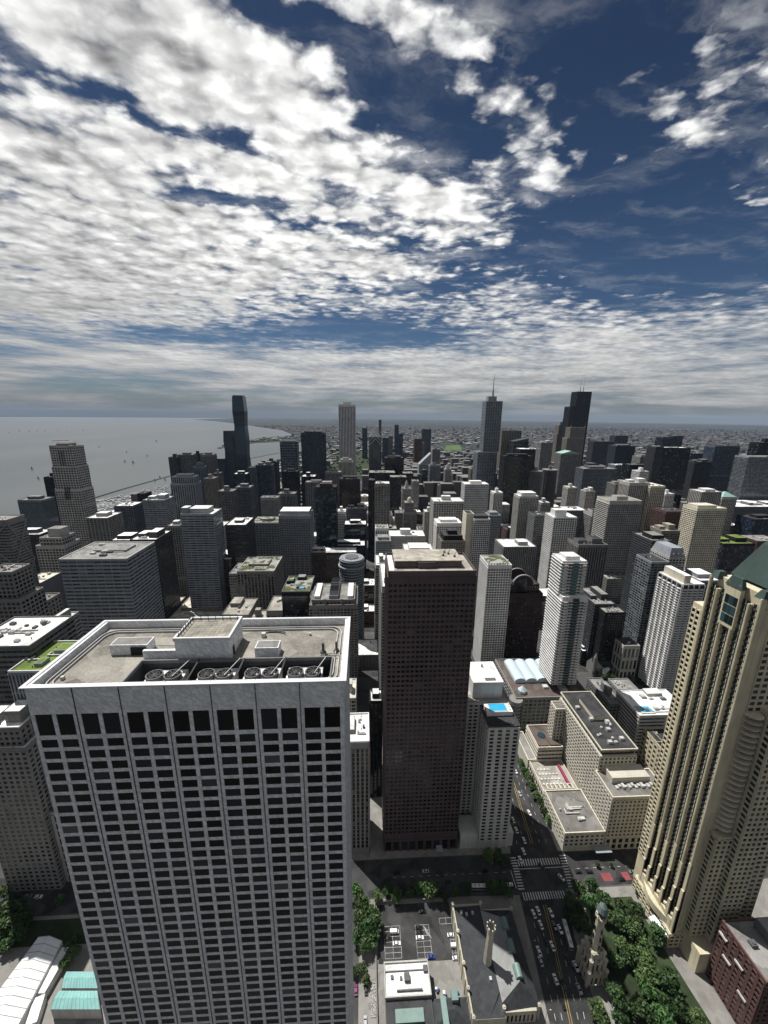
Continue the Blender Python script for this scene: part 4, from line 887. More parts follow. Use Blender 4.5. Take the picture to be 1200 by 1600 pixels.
T_('black steel tower with grey flat roof, nearest of the black trio', 610, 636, 746, 1150, 44, 'vrib', 'black', 'dark', 3, 3.8, 'grey')
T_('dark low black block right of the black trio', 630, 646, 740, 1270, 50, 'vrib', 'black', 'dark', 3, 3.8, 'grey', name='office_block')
def spike(root, segs):
    a, b, c, d, e, f = segs[-1]; q = MB(); q.frus([(a, c), (b, c), (b, d), (a, d)], [(-1, 0-1), (1, -1), (1, 1), (-1, 1)], f, f+36); q.cyl(0, 0, f+34, f+62, .8, .2, 6)
    q.build('pointed_roof', WM('silver'), root); ch = MB()
    for i in range(4): z = f-30+i*14; ch.bar((a, c-.8, z), (0, c-.8, z+24), 1.6); ch.bar((b, c-.8, z), (0, c-.8, z+24), 1.6)
    ch.build('chevron', WM('white'), root)
T_('pointed grey tower with white chevron top and thin spike', 577, 596, 683, 1500, 40, 'vrib', 'grey', 'dark', 5, 4, 'grey', extra=spike, units=0)
T_('slim dark blue far tower, leftmost beyond the pointed tower', 566, 574, 669, 2900, 34, 'glass', 'steel', 'blue', 4, 4, 'dark', **APT)
T_('very slim far tower rising right behind the pointed tower', 592, 596, 656, 2800, 30, 'vrib', 'bluegrey', 'blue', 6, 4, 'dark', **APT)
T_('slim far dark tower, taller of the pair right of pointed tower', 617, 623, 664, 2850, 34, 'glass', 'steel', 'blue', 4, 4, 'dark', **APT)
T_('lower far dark tower, right of the slim pair', 623, 630, 678, 2880, 40, 'glass', 'steel', 'blue', 4, 4, 'dark', **APT)
T_('far beige tower between pointed tower and slim dark pair', 607, 614, 681, 2600, 34, 'vrib', 'tan', 'dark', 4, 4, 'grey', **APT)
T_('far low blue block behind the black towers', 598, 607, 684, 2500, 50, 'glass', 'steel', 'blue', 4, 4, 'grey')
T_('deep red square tower among far grey roofs', 648, 660, 686, 2160, 50, 'grid', 'brick', 'dark', 6, 4, 'dark', par='brick')
T_('far blue glass slab with open top behind the red tower', 660, 674, 671, 2600, 40, 'glass', 'steel', 'bright', 5, 4, 'dark', **APT)
T_('narrow grey slab touching right side of the red tower', 658, 663, 692, 2180, 40, 'vrib', 'conc', 'dark', 5, 4, 'grey')
def slant(root, segs):
    a, b, c, d, e, f = segs[-1]; q = MB(); h = 46
    q.poly([(a, c, f), (b, c, f), (b, c, f+h)]); q.poly([(b, d, f), (a, d, f), (b, d, f+h)]); q.quad((a, c, f+.1), (b, c, f+h), (b, d, f+h), (a, d, f+.1)); q.quad((b, c, f), (b, d, f), (b, d, f+h), (b, c, f+h)); q.build('sloping_roof', WM('silver'), root)
T_('white banded tower with steep slanted roof beside the avenue', 655, 673, 726, 1560, 44, 'hband', 'silver', 'dark', 6, 3.8, 'white', extra=slant, units=0)
T_('pale blue glass tower right of slanted-roof tower', 672, 689, 727, 1420, 34, 'glass', 'silver', 'bright', 5, 3.6, 'dark', PHs)
T_('dark narrow glass tower in front of slanted-roof tower', 660, 668, 735, 1330, 30, 'glass', 'black', 'dark', 4, 3.6, 'dark')
T_('stepped apartment tower with open crown right of slanted roof', 676, 688, 702, 1900, 40, 'balc', 'conc', 'dark', 4, 3.4, 'grey', PHs, **APT)
def gothic(root, segs):
    a, b, c, d, e, f = segs[-1]; q = MB()
    for x in (a, b):
        for y in (c, d): q.cyl(x, y, f-12, f+9, 1.8, .3, 6); q.bar((x, y, f+2), (0, 0, f+10), 1.2)
    q.cyl(0, 0, f, f+14, 5, 4, 8).cyl(0, 0, f+14, f+22, 3.6, .3, 8); q.build('crown', WM('lime'), root)
T_('gothic stone tower with pinnacled buttress crown beside the avenue', 629, 643, 764, 1010, 26, 'strip', 'lime', 'dark', 3.4, 3.6, 'grey', extra=gothic, tiers=[(.55, -.2, -.15, -.1, -.1), (1., 0, 0, 0, 0)], units=0, name='stone_tower')
def dome(root, segs):
    a, b, c, d, e, f = segs[-1]; q = MB().cyl(0, 0, f, f+5, 5, n=12); q.cyl(0, 0, f+5, f+10, 5.4, 3.6, 12).cyl(0, 0, f+10, f+12.5, 3.6, .4, 12); q.build('dome', WM('cream'), root)
T_('limestone tower with small pale onion dome beside gothic tower', 633, 648, 786, 900, 26, 'strip', 'greystone', 'dark', 3.2, 3.5, 'grey', extra=dome, tiers=[(.8, -.1, -.25, 0, 0), (1., 0, .1, 0, 0)], units=0, name='hotel_tower', cat='hotel')
T_('narrow stone tower right behind the pinnacled gothic tower', 645, 655, 752, 1120, 30, 'strip', 'conc', 'dark', 3.2, 3.6, 'grey', name='stone_tower')
T_('low stone neighbour left of the pinnacled gothic tower', 618, 630, 802, 960, 30, 'strip', 'greystone', 'dark', 3.2, 3.5, 'grey', name='stone_tower')
# ---- centre behind marble tower
T_('grey vertically ribbed block with planted roof courtyard behind marble tower', 370, 428, 893, 500, 56, 'vrib', 'greystone', 'dark', 4.6, 4, 'green', [(.2, .75, .35, .75, 3)], par='lime', name='clinic_block', cat='hospital')
T_('dark brown brick block left of planted ribbed block', 333, 361, 875, 560, 40, 'punch', 'brown', 'dark', 3.6, 3.6, 'white', PHw, name='office_block')
T_('stepped pale wing attached left of planted ribbed block', 358, 371, 897, 505, 40, 'hband', 'conc', 'dark', 4, 4, 'grey', name='clinic_wing', cat='hospital')
T_('dark glass block with two blue rooftop pools behind marble tower', 440, 484, 925, 430, 46, 'glass', 'black', 'dark', 3.4, 3.6, 'green', [(.05, .3, .5, .8, 4), (.4, .7, .75, .95, 4)], units=5, par='grey', name='hotel_block', cat='hotel',
   extra=lambda root, s: [MB().box(s[-1][0]+x, s[-1][0]+x+7, y, y+3.2, s[-1][5]+.1, s[-1][5]+.6).build('swimming_pool', poolwater, root) for x, y in ((19, -14), (5, 8))])
def skyl(root, segs):
    a, b, c, d, e, f = segs[-1]; q = MB(); w = MB()
    for k in range(14):
        y = c+4+k*2.9; q.quad((-4.5, y, f+4), (4.5, y, f+4), (4.5, y+2.5, f+8), (-4.5, y+2.5, f+8)); q.quad((-4.5, y+2.5, f+4), (4.5, y+2.5, f+4), (4.5, y+2.5, f+8), (-4.5, y+2.5, f+8))
    w.box(-5, 5, c+3.5, d-3, f, f+4); q.build('skylight', GM('grey'), root); w.build('penthouse', WM('conc'), root)
    for x in (a+2, b-8): MB().box(x, x+6, c+4, d-4, f+.1, f+3.2).build('roof_screen', WM('white'), root)
    cb = MB()
    for x in (a+1, -9, 9, b-1): cb.box(x-1.2, x+1.2, c-1.3, c-.2, 0, f+2, True)
    cb.build('corner_pier', WM('greystone'), root)
T_('beige stone tower with sawtooth skylight roof right behind marble tower', 483, 558, 940, 385, 48, 'grid', 'greystone', 'dark', 3.7, 3.3, 'grey', extra=skyl, units=0, tiers=[(.96, 0, 0, 0, 0), (1., .05, .05, .06, .06)], **APT)
def rround(label, px, py, Y, r, rings):
    c = PY(px, py, Y); root = empty('round_tower', (c.x, Y+r, 0), label, 'office tower'); FOOT.append((c.x-r, c.x+r, Y, Y+2*r, c.z, 'the round glass tower'))
    q = MB(); g_ = MB().cyl(0, 0, 0, c.z, r-.3, n=20); z = 4
    while z < c.z: q.cyl(0, 0, z, z+.9, r, n=20); z += 3.9
    for (zz, rr) in rings: q.cyl(0, 0, c.z+zz-1.5, c.z+zz, rr, n=20)
    for i in range(20): t = math.pi*2*i/20; q.bar((r*math.cos(t), r*math.sin(t), c.z-16), (r*.75*math.cos(t), r*.75*math.sin(t), c.z+3), .5)
    g_.build('glazing', GM('bright'), root); q.build('floor_edge', WM('silver'), root); MB().cyl(0, 0, c.z+.1, c.z+3, r*.55, n=16).build('penthouse', unitdk, root)
rround('round pale glass tower top with ringed crown beside the long brown hotel', 549, 880, 480, 17, ((-8, 18.5), (2, 16)))
T_('long low brown brick hotel slab with white roof, centre left', 455, 557, 864, 640, 28, 'punch', 'brown', 'dark', 3.0, 3.1, 'white', [(.28, .5, .3, .8, 4)], phk='brick', name='hotel_block', cat='hotel')
T_('dark navy block with white roof strip behind long brown hotel', 517, 570, 853, 690, 30, 'glass', 'black', 'blue', 4, 3.6, 'white', PHw, name='office_block')
T_('navy glass tower with square cut-out right of teal tower', 538, 572, 820, 740, 30, 'glass', 'black', 'blue', 4, 3.6, 'white', PHc)
T_('cluttered low white and grey rooftop block above navy tower', 540, 573, 795, 860, 40, 'hband', 'grey', 'blue', 6, 3.8, 'white', PH2, units=10, name='office_block')
T_('cream low roof with decks beyond marble tower, left part', 205, 262, 962, 545, 60, 'punch', 'tan', 'dark', 5, 4.5, 'cream', PH2, units=10, name='podium_building', cat='low building')
T_('cream low roof with planters beyond marble tower, right part', 264, 343, 966, 520, 75, 'punch', 'tan', 'dark', 5, 4.5, 'cream', PH2, units=14, name='podium_building', cat='low building')
T_('beige stepped twin tower roof behind marble penthouse, left twin', 346, 388, 962, 430, 44, 'punch', 'greystone', 'dark', 4, 3.4, 'tan', [(.1, .5, .5, .9, 5)], units=3, **APT)
T_('beige stepped twin tower roof behind marble penthouse, right twin', 416, 455, 955, 435, 40, 'punch', 'greystone', 'dark', 4, 3.4, 'tan', [(.5, .9, .6, .9, 5)], units=3, **APT)
T_('low link roof with boxes between the beige twin towers', 388, 416, 968, 430, 22, 'punch', 'greystone', 'dark', 4, 3.4, 'tan', PHs, units=2, name='low_building', cat='low building')
# ---- street canyon centre
T_('white roofed office with wide bands facing us, centre', 610, 664, 838, 640, 34, 'hband', 'white', 'dark', 5, 3.6, 'white', PHs, units=4, name='office_block')
T_('white box building with dark window slits left of banded office', 587, 607, 826, 690, 26, 'tallwin', 'white', 'dark', 4, 8, 'green', None, name='office_block')
T_('pale grey glassy low block left of the white banded office', 587, 611, 846, 620, 30, 'hband', 'silver', 'grey', 4, 3.4, 'grey', PHw, name='office_block')
T_('white rooftop with machines just behind the red granite tower', 634, 680, 866, 470, 40, 'punch', 'lime', 'dark', 5, 4, 'white', PHw, units=12, name='office_block')
T_('grey grid slab between round glass tower and red granite tower', 587, 608, 884, 480, 40, 'grid', 'conc', 'dark', 4, 3.4, 'white', PHs, name='office_block')
T_('tall thin white roofed slab left of red granite tower', 597, 607, 918, 330, 60, 'grid', 'conc', 'dark', 4, 3.4, 'white', None, units=2, name='office_block')
# ---- right of centre
T_('white grid office tower with white roof left of lacy tower', 678, 725, 784, 760, 40, 'grid', 'lime', 'dark', 5, 3.7, 'white', PHs, units=2)
T_('white stone tower with rounded corner in front of white grid tower', 683, 722, 818, 640, 32, 'grid', 'white', 'dark', 4, 3.4, 'white', PHw, units=2, **APT)
T_('dark stone hotel with steep black mansard roof behind granite tower', 690, 727, 846, 540, 30, 'punch', 'tan', 'dark', 3.4, 3.3, 'dark', [(.1, .9, .1, .9, 8), (.3, .7, .3, .7, 14)], phk='black', name='hotel_tower', cat='hotel')
T_('white tower with irregular lace-like facade left of spired tower foot', 727, 764, 757, 860, 34, 'grid', 'white', 'grey', 2.6, 4.2, 'white', PHc, units=3, **APT)
def spire(root, segs):
    a, b, c, d, e, f = segs[-1]; q = MB().box(-13, 11, -12, 12, f, f+14).cyl(3, 0, f+14, f+30, 3, 2.2, 10).cyl(3, 0, f+30, f+72, 1.5, .5, 8); q.build('spire', WM('silver'), root)
T_('tallest silver glass tower with setbacks and long spire', 757, 786, 627, 1130, 42, 'glass', 'silver', 'bright', 7, 4.2, 'grey', tiers=[(.30, -.30, .04, 0, 0), (.60, -.16, .08, 0, 0), (1., .12, 0, .05, .05)], extra=spire, units=0, cat='skyscraper', name='skyscraper')
T_('slender white apartment slab with plain beige side wall, centre right', 741, 766, 812, 540, 22, 'strip', 'white', 'dark', 3.0, 3.1, 'dark', [(.1, .9, .1, .9, 5)], phk='dkgrey', **APT)
T_('plain beige windowless slab attached left of slender white slab', 729, 741, 804, 546, 22, 'punch', 'cream', 'dark', 30, 30, 'dark', None, faces='', units=0, **APT)  # stands in for the white slab's sunlit side, built apart in warm cream
T_('small block with checkered white grid near river, right of white slab', 764, 783, 806, 700, 28, 'grid', 'silver', 'teal', 3, 3.4, 'grey', PHw, name='office_block')
T_('plain black steel and glass slab tower right of spired tower', 789, 834, 713, 1050, 38, 'hband', 'black', 'dark', 3, 3.6, 'dark', PHw, par='black', sf=.35)
T_('ribbed brown tower behind the silver spired tower', 785, 815, 673, 1700, 50, 'vrib', 'tan', 'dark', 7, 4, 'dark')
def slope2(root, segs):
    a, b, c, d, e, f = segs[-1]; q = MB(); q.quad((a, c, f), (b, c, f+14), (b, d, f+14), (a, d, f)); q.poly([(a, c, f), (b, c, f), (b, c, f+14)]); q.quad((b, c, f), (b, d, f), (b, d, f+14), (b, c, f+14)); q.build('sloping_roof', WM('dkgrey'), root)
T_('dark slope-topped tower right of ribbed brown tower', 803, 826, 690, 1620, 50, 'glass', 'dkgrey', 'dark', 5, 4, 'dark', extra=slope2, units=0)
T_('dark blue flat block behind the plain black slab', 813, 850, 702, 1500, 60, 'vrib', 'black', 'blue', 4, 4, 'white')
T_('white and grey tower with stepped slanted top behind round balcony towers', 846, 864, 692, 1440, 40, 'hband', 'conc', 'dark', 6, 3.8, 'white', PH2)
T_('white-ribbed tower with crown of fins right of black slab', 812, 842, 776, 740, 30, 'vrib', 'lime', 'dark', 3.2, 3.4, 'white', [(.12, .88, .12, .88, 7)], phk='white', name='hotel_tower', cat='hotel')
def cob(label, xl, xr, y, Y):
    a, b = PY(xl, y, Y), PY(xr, y, Y); rr = (b.x-a.x)/2; z = PY((xl+xr)/2, y, Y).z; cx = (a.x+b.x)/2
    root = empty('round_balcony_tower', (cx, Y+rr, 0), label, 'apartment tower', 'pair of round balcony towers'); FOOT.append((cx-rr, cx+rr, Y, Y+2*rr, z, 'the round balcony towers'))
    core = MB().cyl(0, 0, 0, z, rr*.72, n=16).build('core', WM('dkgrey'), root); q = MB(); zz = 6
    while zz < z:
        for i in range(16): t = 2*math.pi*i/16; q.cyl(rr*.76*math.cos(t), rr*.76*math.sin(t), zz, zz+1.0, rr*.22, n=7)
        zz += 3.3
    q.build('balcony', WM('greystone'), root); MB().cyl(0, 0, z, z+2, rr*.95, n=16).cyl(0, 0, z+2, z+12, 5, n=10).build('roof', WM('greystone'), root)
cob('round tower of scalloped balconies right of black slab, nearer left one', 831, 853, 738, 1030)
cob('round tower of scalloped balconies, right one beside green-gabled tower', 853, 877, 736, 1080)
def pediment(root, segs):
    a, b, c, d, e, f = segs[-1]; q = MB(); h = 9
    for y0, y1 in ((c, d),): q.poly([(a, y0, f), (b, y0, f), (0, y0, f+h)]); q.quad((a, y0, f), (0, y0, f+h), (0, y1, f+h), (a, y1, f)); q.quad((0, y0, f+h), (b, y0, f), (b, y1, f), (0, y1, f+h))
    q.build('gable_roof', wall('verdigris', (.26, .42, .37), var=.15), root)
T_('grey stone tower with pale green gabled roof right of balcony towers', 877, 907, 709, 1270, 44, 'grid', 'greystone', 'grey', 6, 3.8, 'grey', extra=pediment, units=0)
T_('white gridded apartment tower with tall white penthouse, right of centre', 866, 902, 809, 640, 34, 'grid', 'white', 'dark', 4.2, 3.4, 'white', [(.1, .6, .2, .7, 12)], units=3, sf=.32, pf=.26, **APT)
T_('grey banded slab left behind white gridded tower', 836, 868, 806, 690, 30, 'hband', 'grey', 'dark', 5, 3.4, 'dark', None, **APT)
T_('grey grid office right behind white gridded tower', 886, 918, 798, 720, 36, 'grid', 'grey', 'dark', 4, 3.5, 'white', None, name='office_block')
def gstrip(root, segs):
    for (a, b, c, d, e, f) in segs:
        m = (a+b)/2+.8; q = MB(); p = MB().box(m-2.6, m+2.6, c-1.9, c+.02, e, f-1, True); z = e+3
        while z < f-2: q.box(m-2.75, m+2.75, c-2.05, c, z, z+.35, True); z += 3.1
        p.build('glass_strip', GM('teal'), root); q.build('floor_edge', WM('silver'), root)
        cb = MB(); z = e+2.6
        while z < f-3:
            for x in (a+1.2, b-4.2): cb.box(x, x+3., c-2.3, c-.1, z, z+1.0, True)
            z += 3.1
        tag(cb.build('balcony', WM('white'), root), kind='stuff')
T_('slim glass and white apartment tower with stepped roofs above skylight mall', 880, 917, 878, 345, 22, 'balc', 'white', 'teal', 3.0, 3.1, 'white', [(.2, .8, .2, .8, 4)], z0=47, extra=gstrip, tiers=[(.74, 0, -.06, -.35, 0), (1., .0, .0, .0, .0)], units=3, **APT)
T_('white ribbed slab with planted gothic crown left of arched dark tower', 763, 800, 884, 425, 34, 'grid', 'white', 'dark', 3.2, 3.2, 'green', None, units=0, name='hotel_tower', cat='hotel',
   extra=lambda root, s: [MB().box(s[-1][0]+i*3.2, s[-1][0]+i*3.2+1.4, s[-1][2], s[-1][2]+1.5, s[-1][5], s[-1][5]+(7 if i in (0, 7) else 4)).build('pinnacle', WM('white'), root) for i in range(8)])
def arch(root, segs):
    a, b, c, d, e, f = segs[-1]; n = 16; rr = (b-a)*.30; q = MB(); cap = MB(); cx = (b-a)*.06
    for (y0, y1) in ((c-.6, c+1.2), (d-6, d-4.5)):
        q = MB(); cap = MB()
        pr = [(cx+rr*math.cos(math.pi*i/n), rr*math.sin(math.pi*i/n)) for i in range(n+1)]
        for (x0, h0), (x1, h1) in zip(pr, pr[1:]):
            q.quad((x1, y0, f), (x0, y0, f), (x0, y0, f+h0), (x1, y0, f+h1)); cap.bar((x0, (y0+y1)/2, f+h0+.3), (x1, (y0+y1)/2, f+h1+.3), y1-y0+.4, 1.0); q.quad((x0, y1, f), (x1, y1, f), (x1, y1, f+h1), (x0, y1, f+h0))
        q.build('arched_gable', WM('darkred'), root); cap.build('arch_coping', WM('conc'), root)
    g_ = MB().box(-5, 7, c-.75, c-.55, 30, f+rr*.7, True); g_.build('glass_strip', GM('dark'), root)
W['darkred'] = (.030, .018, .018)
T_('dark red granite tower with round arched top, right of granite tower', 781, 850, 916, 440, 34, 'punch', 'darkred', 'dark', 3.4, 3.4, 'dark', extra=arch, units=2, par='darkred', tiers=[(.90, 0, 0, 0, 0), (1., .14, .08, .1, .1)], name='hotel_tower', cat='hotel')
T_('grey ribbed office block behind arched dark tower', 787, 838, 855, 560, 40, 'vrib', 'conc', 'dark', 3, 3.5, 'white', [(.5, .8, .2, .6, 6)], units=3, name='office_block')
T_('grey block with stepped penthouses between white gridded and cream towers', 904, 950, 852, 560, 34, 'vrib', 'greystone', 'dark', 4, 3.4, 'dark', PH2, units=4, **APT)
T_('pale green-grey glass slab behind stepped grey block', 925, 952, 803, 690, 30, 'glass', 'lime', 'grey', 2, 3.3, 'dark', PHw, name='office_block')
T_('big dark banded office tower behind green-grey slab', 912, 965, 733, 1030, 40, 'hband', 'bluegrey', 'dark', 6, 3.6, 'grey', PHc)
T_('tall cream-edged tower with rounded glass middle, right of centre', 953, 1003, 783, 600, 36, 'balc', 'lime', 'grey', 3.4, 3.1, 'grey', [(.25, .6, .1, .5, 7)], units=2, par='cream', **APT)
T_('ribbed tower with twin crowns behind tall cream-edged tower', 984, 1016, 755, 790, 34, 'vrib', 'lime', 'dark', 4, 3.2, 'white', PH2, **APT)
T_('pale tower with lit cream side wall left of dark glass tower', 1017, 1040, 760, 780, 46, 'strip', 'cream', 'dark', 4, 3.2, 'white', None, **APT)
T_('white tower with stepped roof behind ribbed twin-crown tower', 1000, 1014, 737, 940, 30, 'hband', 'white', 'dark', 4, 3.4, 'white', PHs, **APT)
def skydeck(root, segs):
    a, b, c, d, e, f = segs[-1]; q = MB()
    for x in (-9, 9): q.cyl(x, 0, f, f+30, 2., 1.4, 8).cyl(x, 0, f+30, f+84, .9, .35, 6)
    q.build('antenna', WM('silver'), root)
T_('tallest black stepped tower with two white antennas on the skyline', 903, 925, 612, 2230, 69, 'vrib', 'black', 'dark', 4.6, 4, 'dark', tiers=[(.66, -.40, 0, 0, 0), (.82, -.38, 0, 0, 0), (1., 0, 0, 0, 0)], extra=skydeck, units=0, cat='skyscraper', name='skyscraper')
def twinspike(root, segs):
    a, b, c, d, e, f = segs[-1]; q = MB()
    for x in (a+2, b-2): q.box(x-2, x+2, c, c+4, f, f+8).cyl(x, c+2, f+8, f+22, .7, .2, 6)
    q.build('pinnacle', WM('tan'), root)
T_('brown stone tower with small corner spikes in front of black stepped tower', 892, 915, 668, 1980, 50, 'vrib', 'tan', 'dark', 5, 4, 'grey', extra=twinspike, tiers=[(.8, -.15, 0, 0, 0), (1., 0, 0, 0, 0)], units=0)
T_('brown tower with round drum top left of black stepped tower', 874, 888, 664, 2350, 50, 'vrib', 'tan', 'dark', 5, 4, 'grey', [(.15, .85, .15, .85, 18)], units=0, tiers=[(.8, -.1, -.1, 0, 0), (1., 0, 0, 0, 0)])
T_('dark wide far block right of black stepped tower', 928, 963, 690, 2350, 60, 'vrib', 'dkgrey', 'dark', 5, 4, 'dark')
T_('dark ribbed office block with white crown band, right of black stepped tower', 963, 993, 697, 1500, 50, 'vrib', 'steel', 'dark', 4, 4, 'grey', PHw)
T_('far dark low slab right of ribbed office block', 962, 982, 681, 2500, 60, 'vrib', 'dkgrey', 'dark', 5, 4, 'dark')
T_('black and white striped block in front of ribbed office block', 962, 985, 727, 1250, 40, 'vrib', 'silver', 'dark', 6, 4, 'white')
T_('curved-top grey glass building with stepped dark base', 1001, 1020, 714, 1250, 40, 'hband', 'conc', 'dark', 5, 3.8, 'grey', PHc)
T_('wide dark block below the curved-top grey building', 985, 1020, 727, 1180, 40, 'glass', 'black', 'dark', 4, 3.8, 'dark', name='office_block')
T_('large dark glass twin slab tower, tallest at right', 1038, 1080, 700, 1120, 40, 'glass', 'black', 'dark', 5, 4.2, 'white', None, units=5, cat='office tower')
T_('ribbed dark left slab of the large dark twin tower', 1025, 1038, 698, 1120, 36, 'grid', 'dkgrey', 'dark', 3, 3.4, 'white')
T_('far dark slab behind the large dark twin tower, left', 1036, 1053, 683, 1900, 50, 'glass', 'steel', 'dark', 5, 4, 'grey')
T_('far dark slab behind the large dark twin tower, right', 1054, 1068, 681, 1920, 50, 'glass', 'steel', 'dark', 5, 4, 'grey')
T_('brown ribbed tower between two dark glass towers at right', 1086, 1113, 722, 1280, 40, 'vrib', 'dkgrey', 'dark', 4, 3.6, 'grey', PH2)
T_('dark flat block behind brown ribbed tower at right', 1080, 1118, 709, 1500, 40, 'glass', 'black', 'blue', 4, 4, 'dark')
T_('large dark blue faceted glass tower near right edge', 1118, 1157, 697, 1300, 44, 'glass', 'bluegrey', 'blue', 4, 4, 'dark', tiers=[(.55, -.06, -.02, 0, 0), (1., 0, 0, 0, 0)], units=1)
T_('grey glass tower with white column strip at right edge', 1170, 1225, 714, 1100, 44, 'glass', 'silver', 'grey', 5, 4, 'grey', None, units=2)
T_('dark setback top behind grey glass tower at right edge', 1186, 1230, 692, 1160, 30, 'glass', 'black', 'dark', 5, 4, 'dark', [(.3, .7, .3, .7, 12)])
T_('huge long grey stone merchandise block at right', 1132, 1290, 792, 1000, 90, 'strip', 'grey', 'dark', 4, 4.2, 'white', [(.3, .34, .2, .5, 8), (.1, .2, .3, .6, 6), (.5, .6, .3, .6, 6)], units=12, name='warehouse_block', cat='warehouse')
T_('cream sunlit gridded apartment tower at right', 1090, 1136, 795, 600, 30, 'grid', 'cream', 'dark', 3.6, 3.2, 'cream', [(.05, .7, .1, .8, 5)], units=2, sf=.4, **APT)
T_('beige tower with boxed crown behind cream sunlit tower', 1097, 1128, 769, 800, 34, 'vrib', 'lime', 'dark', 4, 3.3, 'white', [(.3, .8, .2, .8, 5)], **APT)
def pyr(root, segs):
    a, b, c, d, e, f = segs[-1]; q = MB().frus([(a, c), (b, c), (b, d), (a, d)], [(-1, -1), (1, -1), (1, 1), (-1, 1)], f, f+11); q.build('pyramid_roof', wall('verdigris', (.26, .42, .37)), root)
T_('small beige tower with pale green pyramid roof behind cream tower', 1129, 1152, 777, 850, 30, 'strip', 'lime', 'dark', 4, 3.4, 'grey', extra=pyr, units=0, **APT)
T_('dark red brick block with glass corner behind cream tower', 1041, 1075, 800, 720, 40, 'grid', 'brick', 'dark', 4, 3.4, 'dark', None, units=4, name='apartment_block', cat='apartment block')
T_('dark banded tower with dark flat penthouse in front of brown blocks', 1019, 1050, 846, 480, 40, 'hband', 'dkgrey', 'dark', 5, 3.3, 'grey', [(.2, .8, .2, .7, 6)], phk='black', **APT)
def mans(root, segs):
    a, b, c, d, e, f = segs[-1]; q = MB().frus([(a, c), (b, c), (b, d), (a, d)], [(a+3, c+3), (b-3, c+3), (b-3, d-3), (a+3, d-3)], f, f+12); q.build('mansard_roof', WM('silver'), root)
    for i in range(3): MB().box(a+4+i*6, a+5.6+i*6, c-.2, c+2.2, f+3, f+6).build('dormer', WM('conc'), root)
T_('apartment tower with grey mansard roof and small dormers', 1046, 1071, 872, 430, 32, 'grid', 'lime', 'dark', 4, 3.3, 'white', extra=mans, units=0, **APT)
T_('beige stepped apartment block with white roof box behind mansard tower', 1034, 1063, 830, 560, 30, 'strip', 'tan', 'dark', 4, 3.3, 'tan', PH2, **APT)
def scallop(root, segs):
    a, b, c, d, e, f = segs[0]; q = MB(); n = 5
    def arcs(p0, p1, nb, out):
        for k in range(nb):
            u0, u1 = p0.lerp(p1, (k+.04)/nb), p0.lerp(p1, (k+.96)/nb); pts = []
            for i in range(n+1): t = i/n; v = u0.lerp(u1, t)+out*(.5+1.7*math.sin(math.pi*t)); pts.append((v.x, v.y))
            z = 8
            while z < f-3:
                q.poly([(x, y, z+1.05) for x, y in pts]+[(u1.x, u1.y, z+1.05), (u0.x, u0.y, z+1.05)])
                for (x0, y0), (x1, y1) in zip(pts, pts[1:]): q.quad((x0, y0, z), (x1, y1, z), (x1, y1, z+1.05), (x0, y0, z+1.05))
                z += 2.95
    arcs(Vector((a, c)), Vector((b, c)), 4, Vector((0, -1))); arcs(Vector((a, d)), Vector((a, c)), 5, Vector((-1, 0)))
    tag(q.build('balcony', WM('white'), root), kind='stuff')
    w = MB()
    for k in range(5): x = a+(b-a)*k/4; w.box(x-.25, x+.25, c-1.2, c, 6, f-.5, True)
    for k in range(6): y = c+(d-c)*k/5; w.box(a-1.2, a, y-.25, y+.25, 6, f-.5, True)
    w.build('balcony_divider', WM('white'), root)
T_('big tower of curved white balcony stacks near yellow tower', 1067, 1101, 914, 364, 34, 'strip', 'dkgrey', 'dark', 5.2, 2.95, 'white', [(.15, .45, .1, .95, 9)], phk='cream', par='white', units=3, extra=scallop, ind=False, **APT)
T_('dark glass tower with white edge line left of balcony tower', 1018, 1046, 879, 412, 26, 'glass', 'silver', 'grey', 4, 3.3, 'dark', None, units=2, **APT)
T_('dark blue gridded tower between balcony tower and yellow tower', 1094, 1127, 908, 405, 34, 'glass', 'silver', 'blue', 4, 4, 'white', PHw, units=4)
# ---- lower right middle ground
def mallroof(root, segs):
    a, b, c, d, e, f = segs[-1]; q = MB(); n = 10
    for k in range(4):
        x0 = a+8+k*12; x1 = x0+11.7
        for i in range(n):
            t0, t1 = math.pi*i/n, math.pi*(i+1)/n; m_ = (x0+x1)/2; rr = (x1-x0)/2
            q.quad((m_+rr*math.cos(t0), -9, f+2+3.6*math.sin(t0)), (m_+rr*math.cos(t1), -9, f+2+3.6*math.sin(t1)), (m_+rr*math.cos(t1), 25, f+2+3.6*math.sin(t1)), (m_+rr*math.cos(t0), 25, f+2+3.6*math.sin(t0)))
        q.poly([((x0+x1)/2+(x1-x0)/2*math.cos(math.pi*i/n), -9, f+2+3.6*math.sin(math.pi*i/n)) for i in range(n+1)])
    q.box(a+8, a+56, -8.9, 25, f, f+2); q.build('barrel_vault', wall('vault_metal', (.40, .48, .52), rough=.45, var=.1), root)
    MB().cyl(a+10, c+9, f, f+3, 4.2, n=8).cyl(a+10, c+9, f+3, f+7.5, 4.4, .3, 8).build('pavilion', wall('vault_metal', (.30, .37, .40)), root)
    cv = MB().cyl(a+.5, c+.5, 0, f-.5, 6.5, n=16); cv.build('corner_drum', WM('greystone'), root)
    cg = MB()
    for z in range(8, int(f)-4, 4): cg.cyl(a+.5, c+.5, z, z+2.3, 6.62, n=16, cap=False)
    cg.build('drum_glazing', GM('teal'), root)
T_('wide grey shopping mall with four blue-grey barrel vaults on its roof', 806, 922, 1090, 327, 64, 'grid', 'greystone', 'teal', 4.6, 4.2, 'brown', None, units=3, extra=mallroof, par='conc', name='shopping_mall', cat='shopping mall')
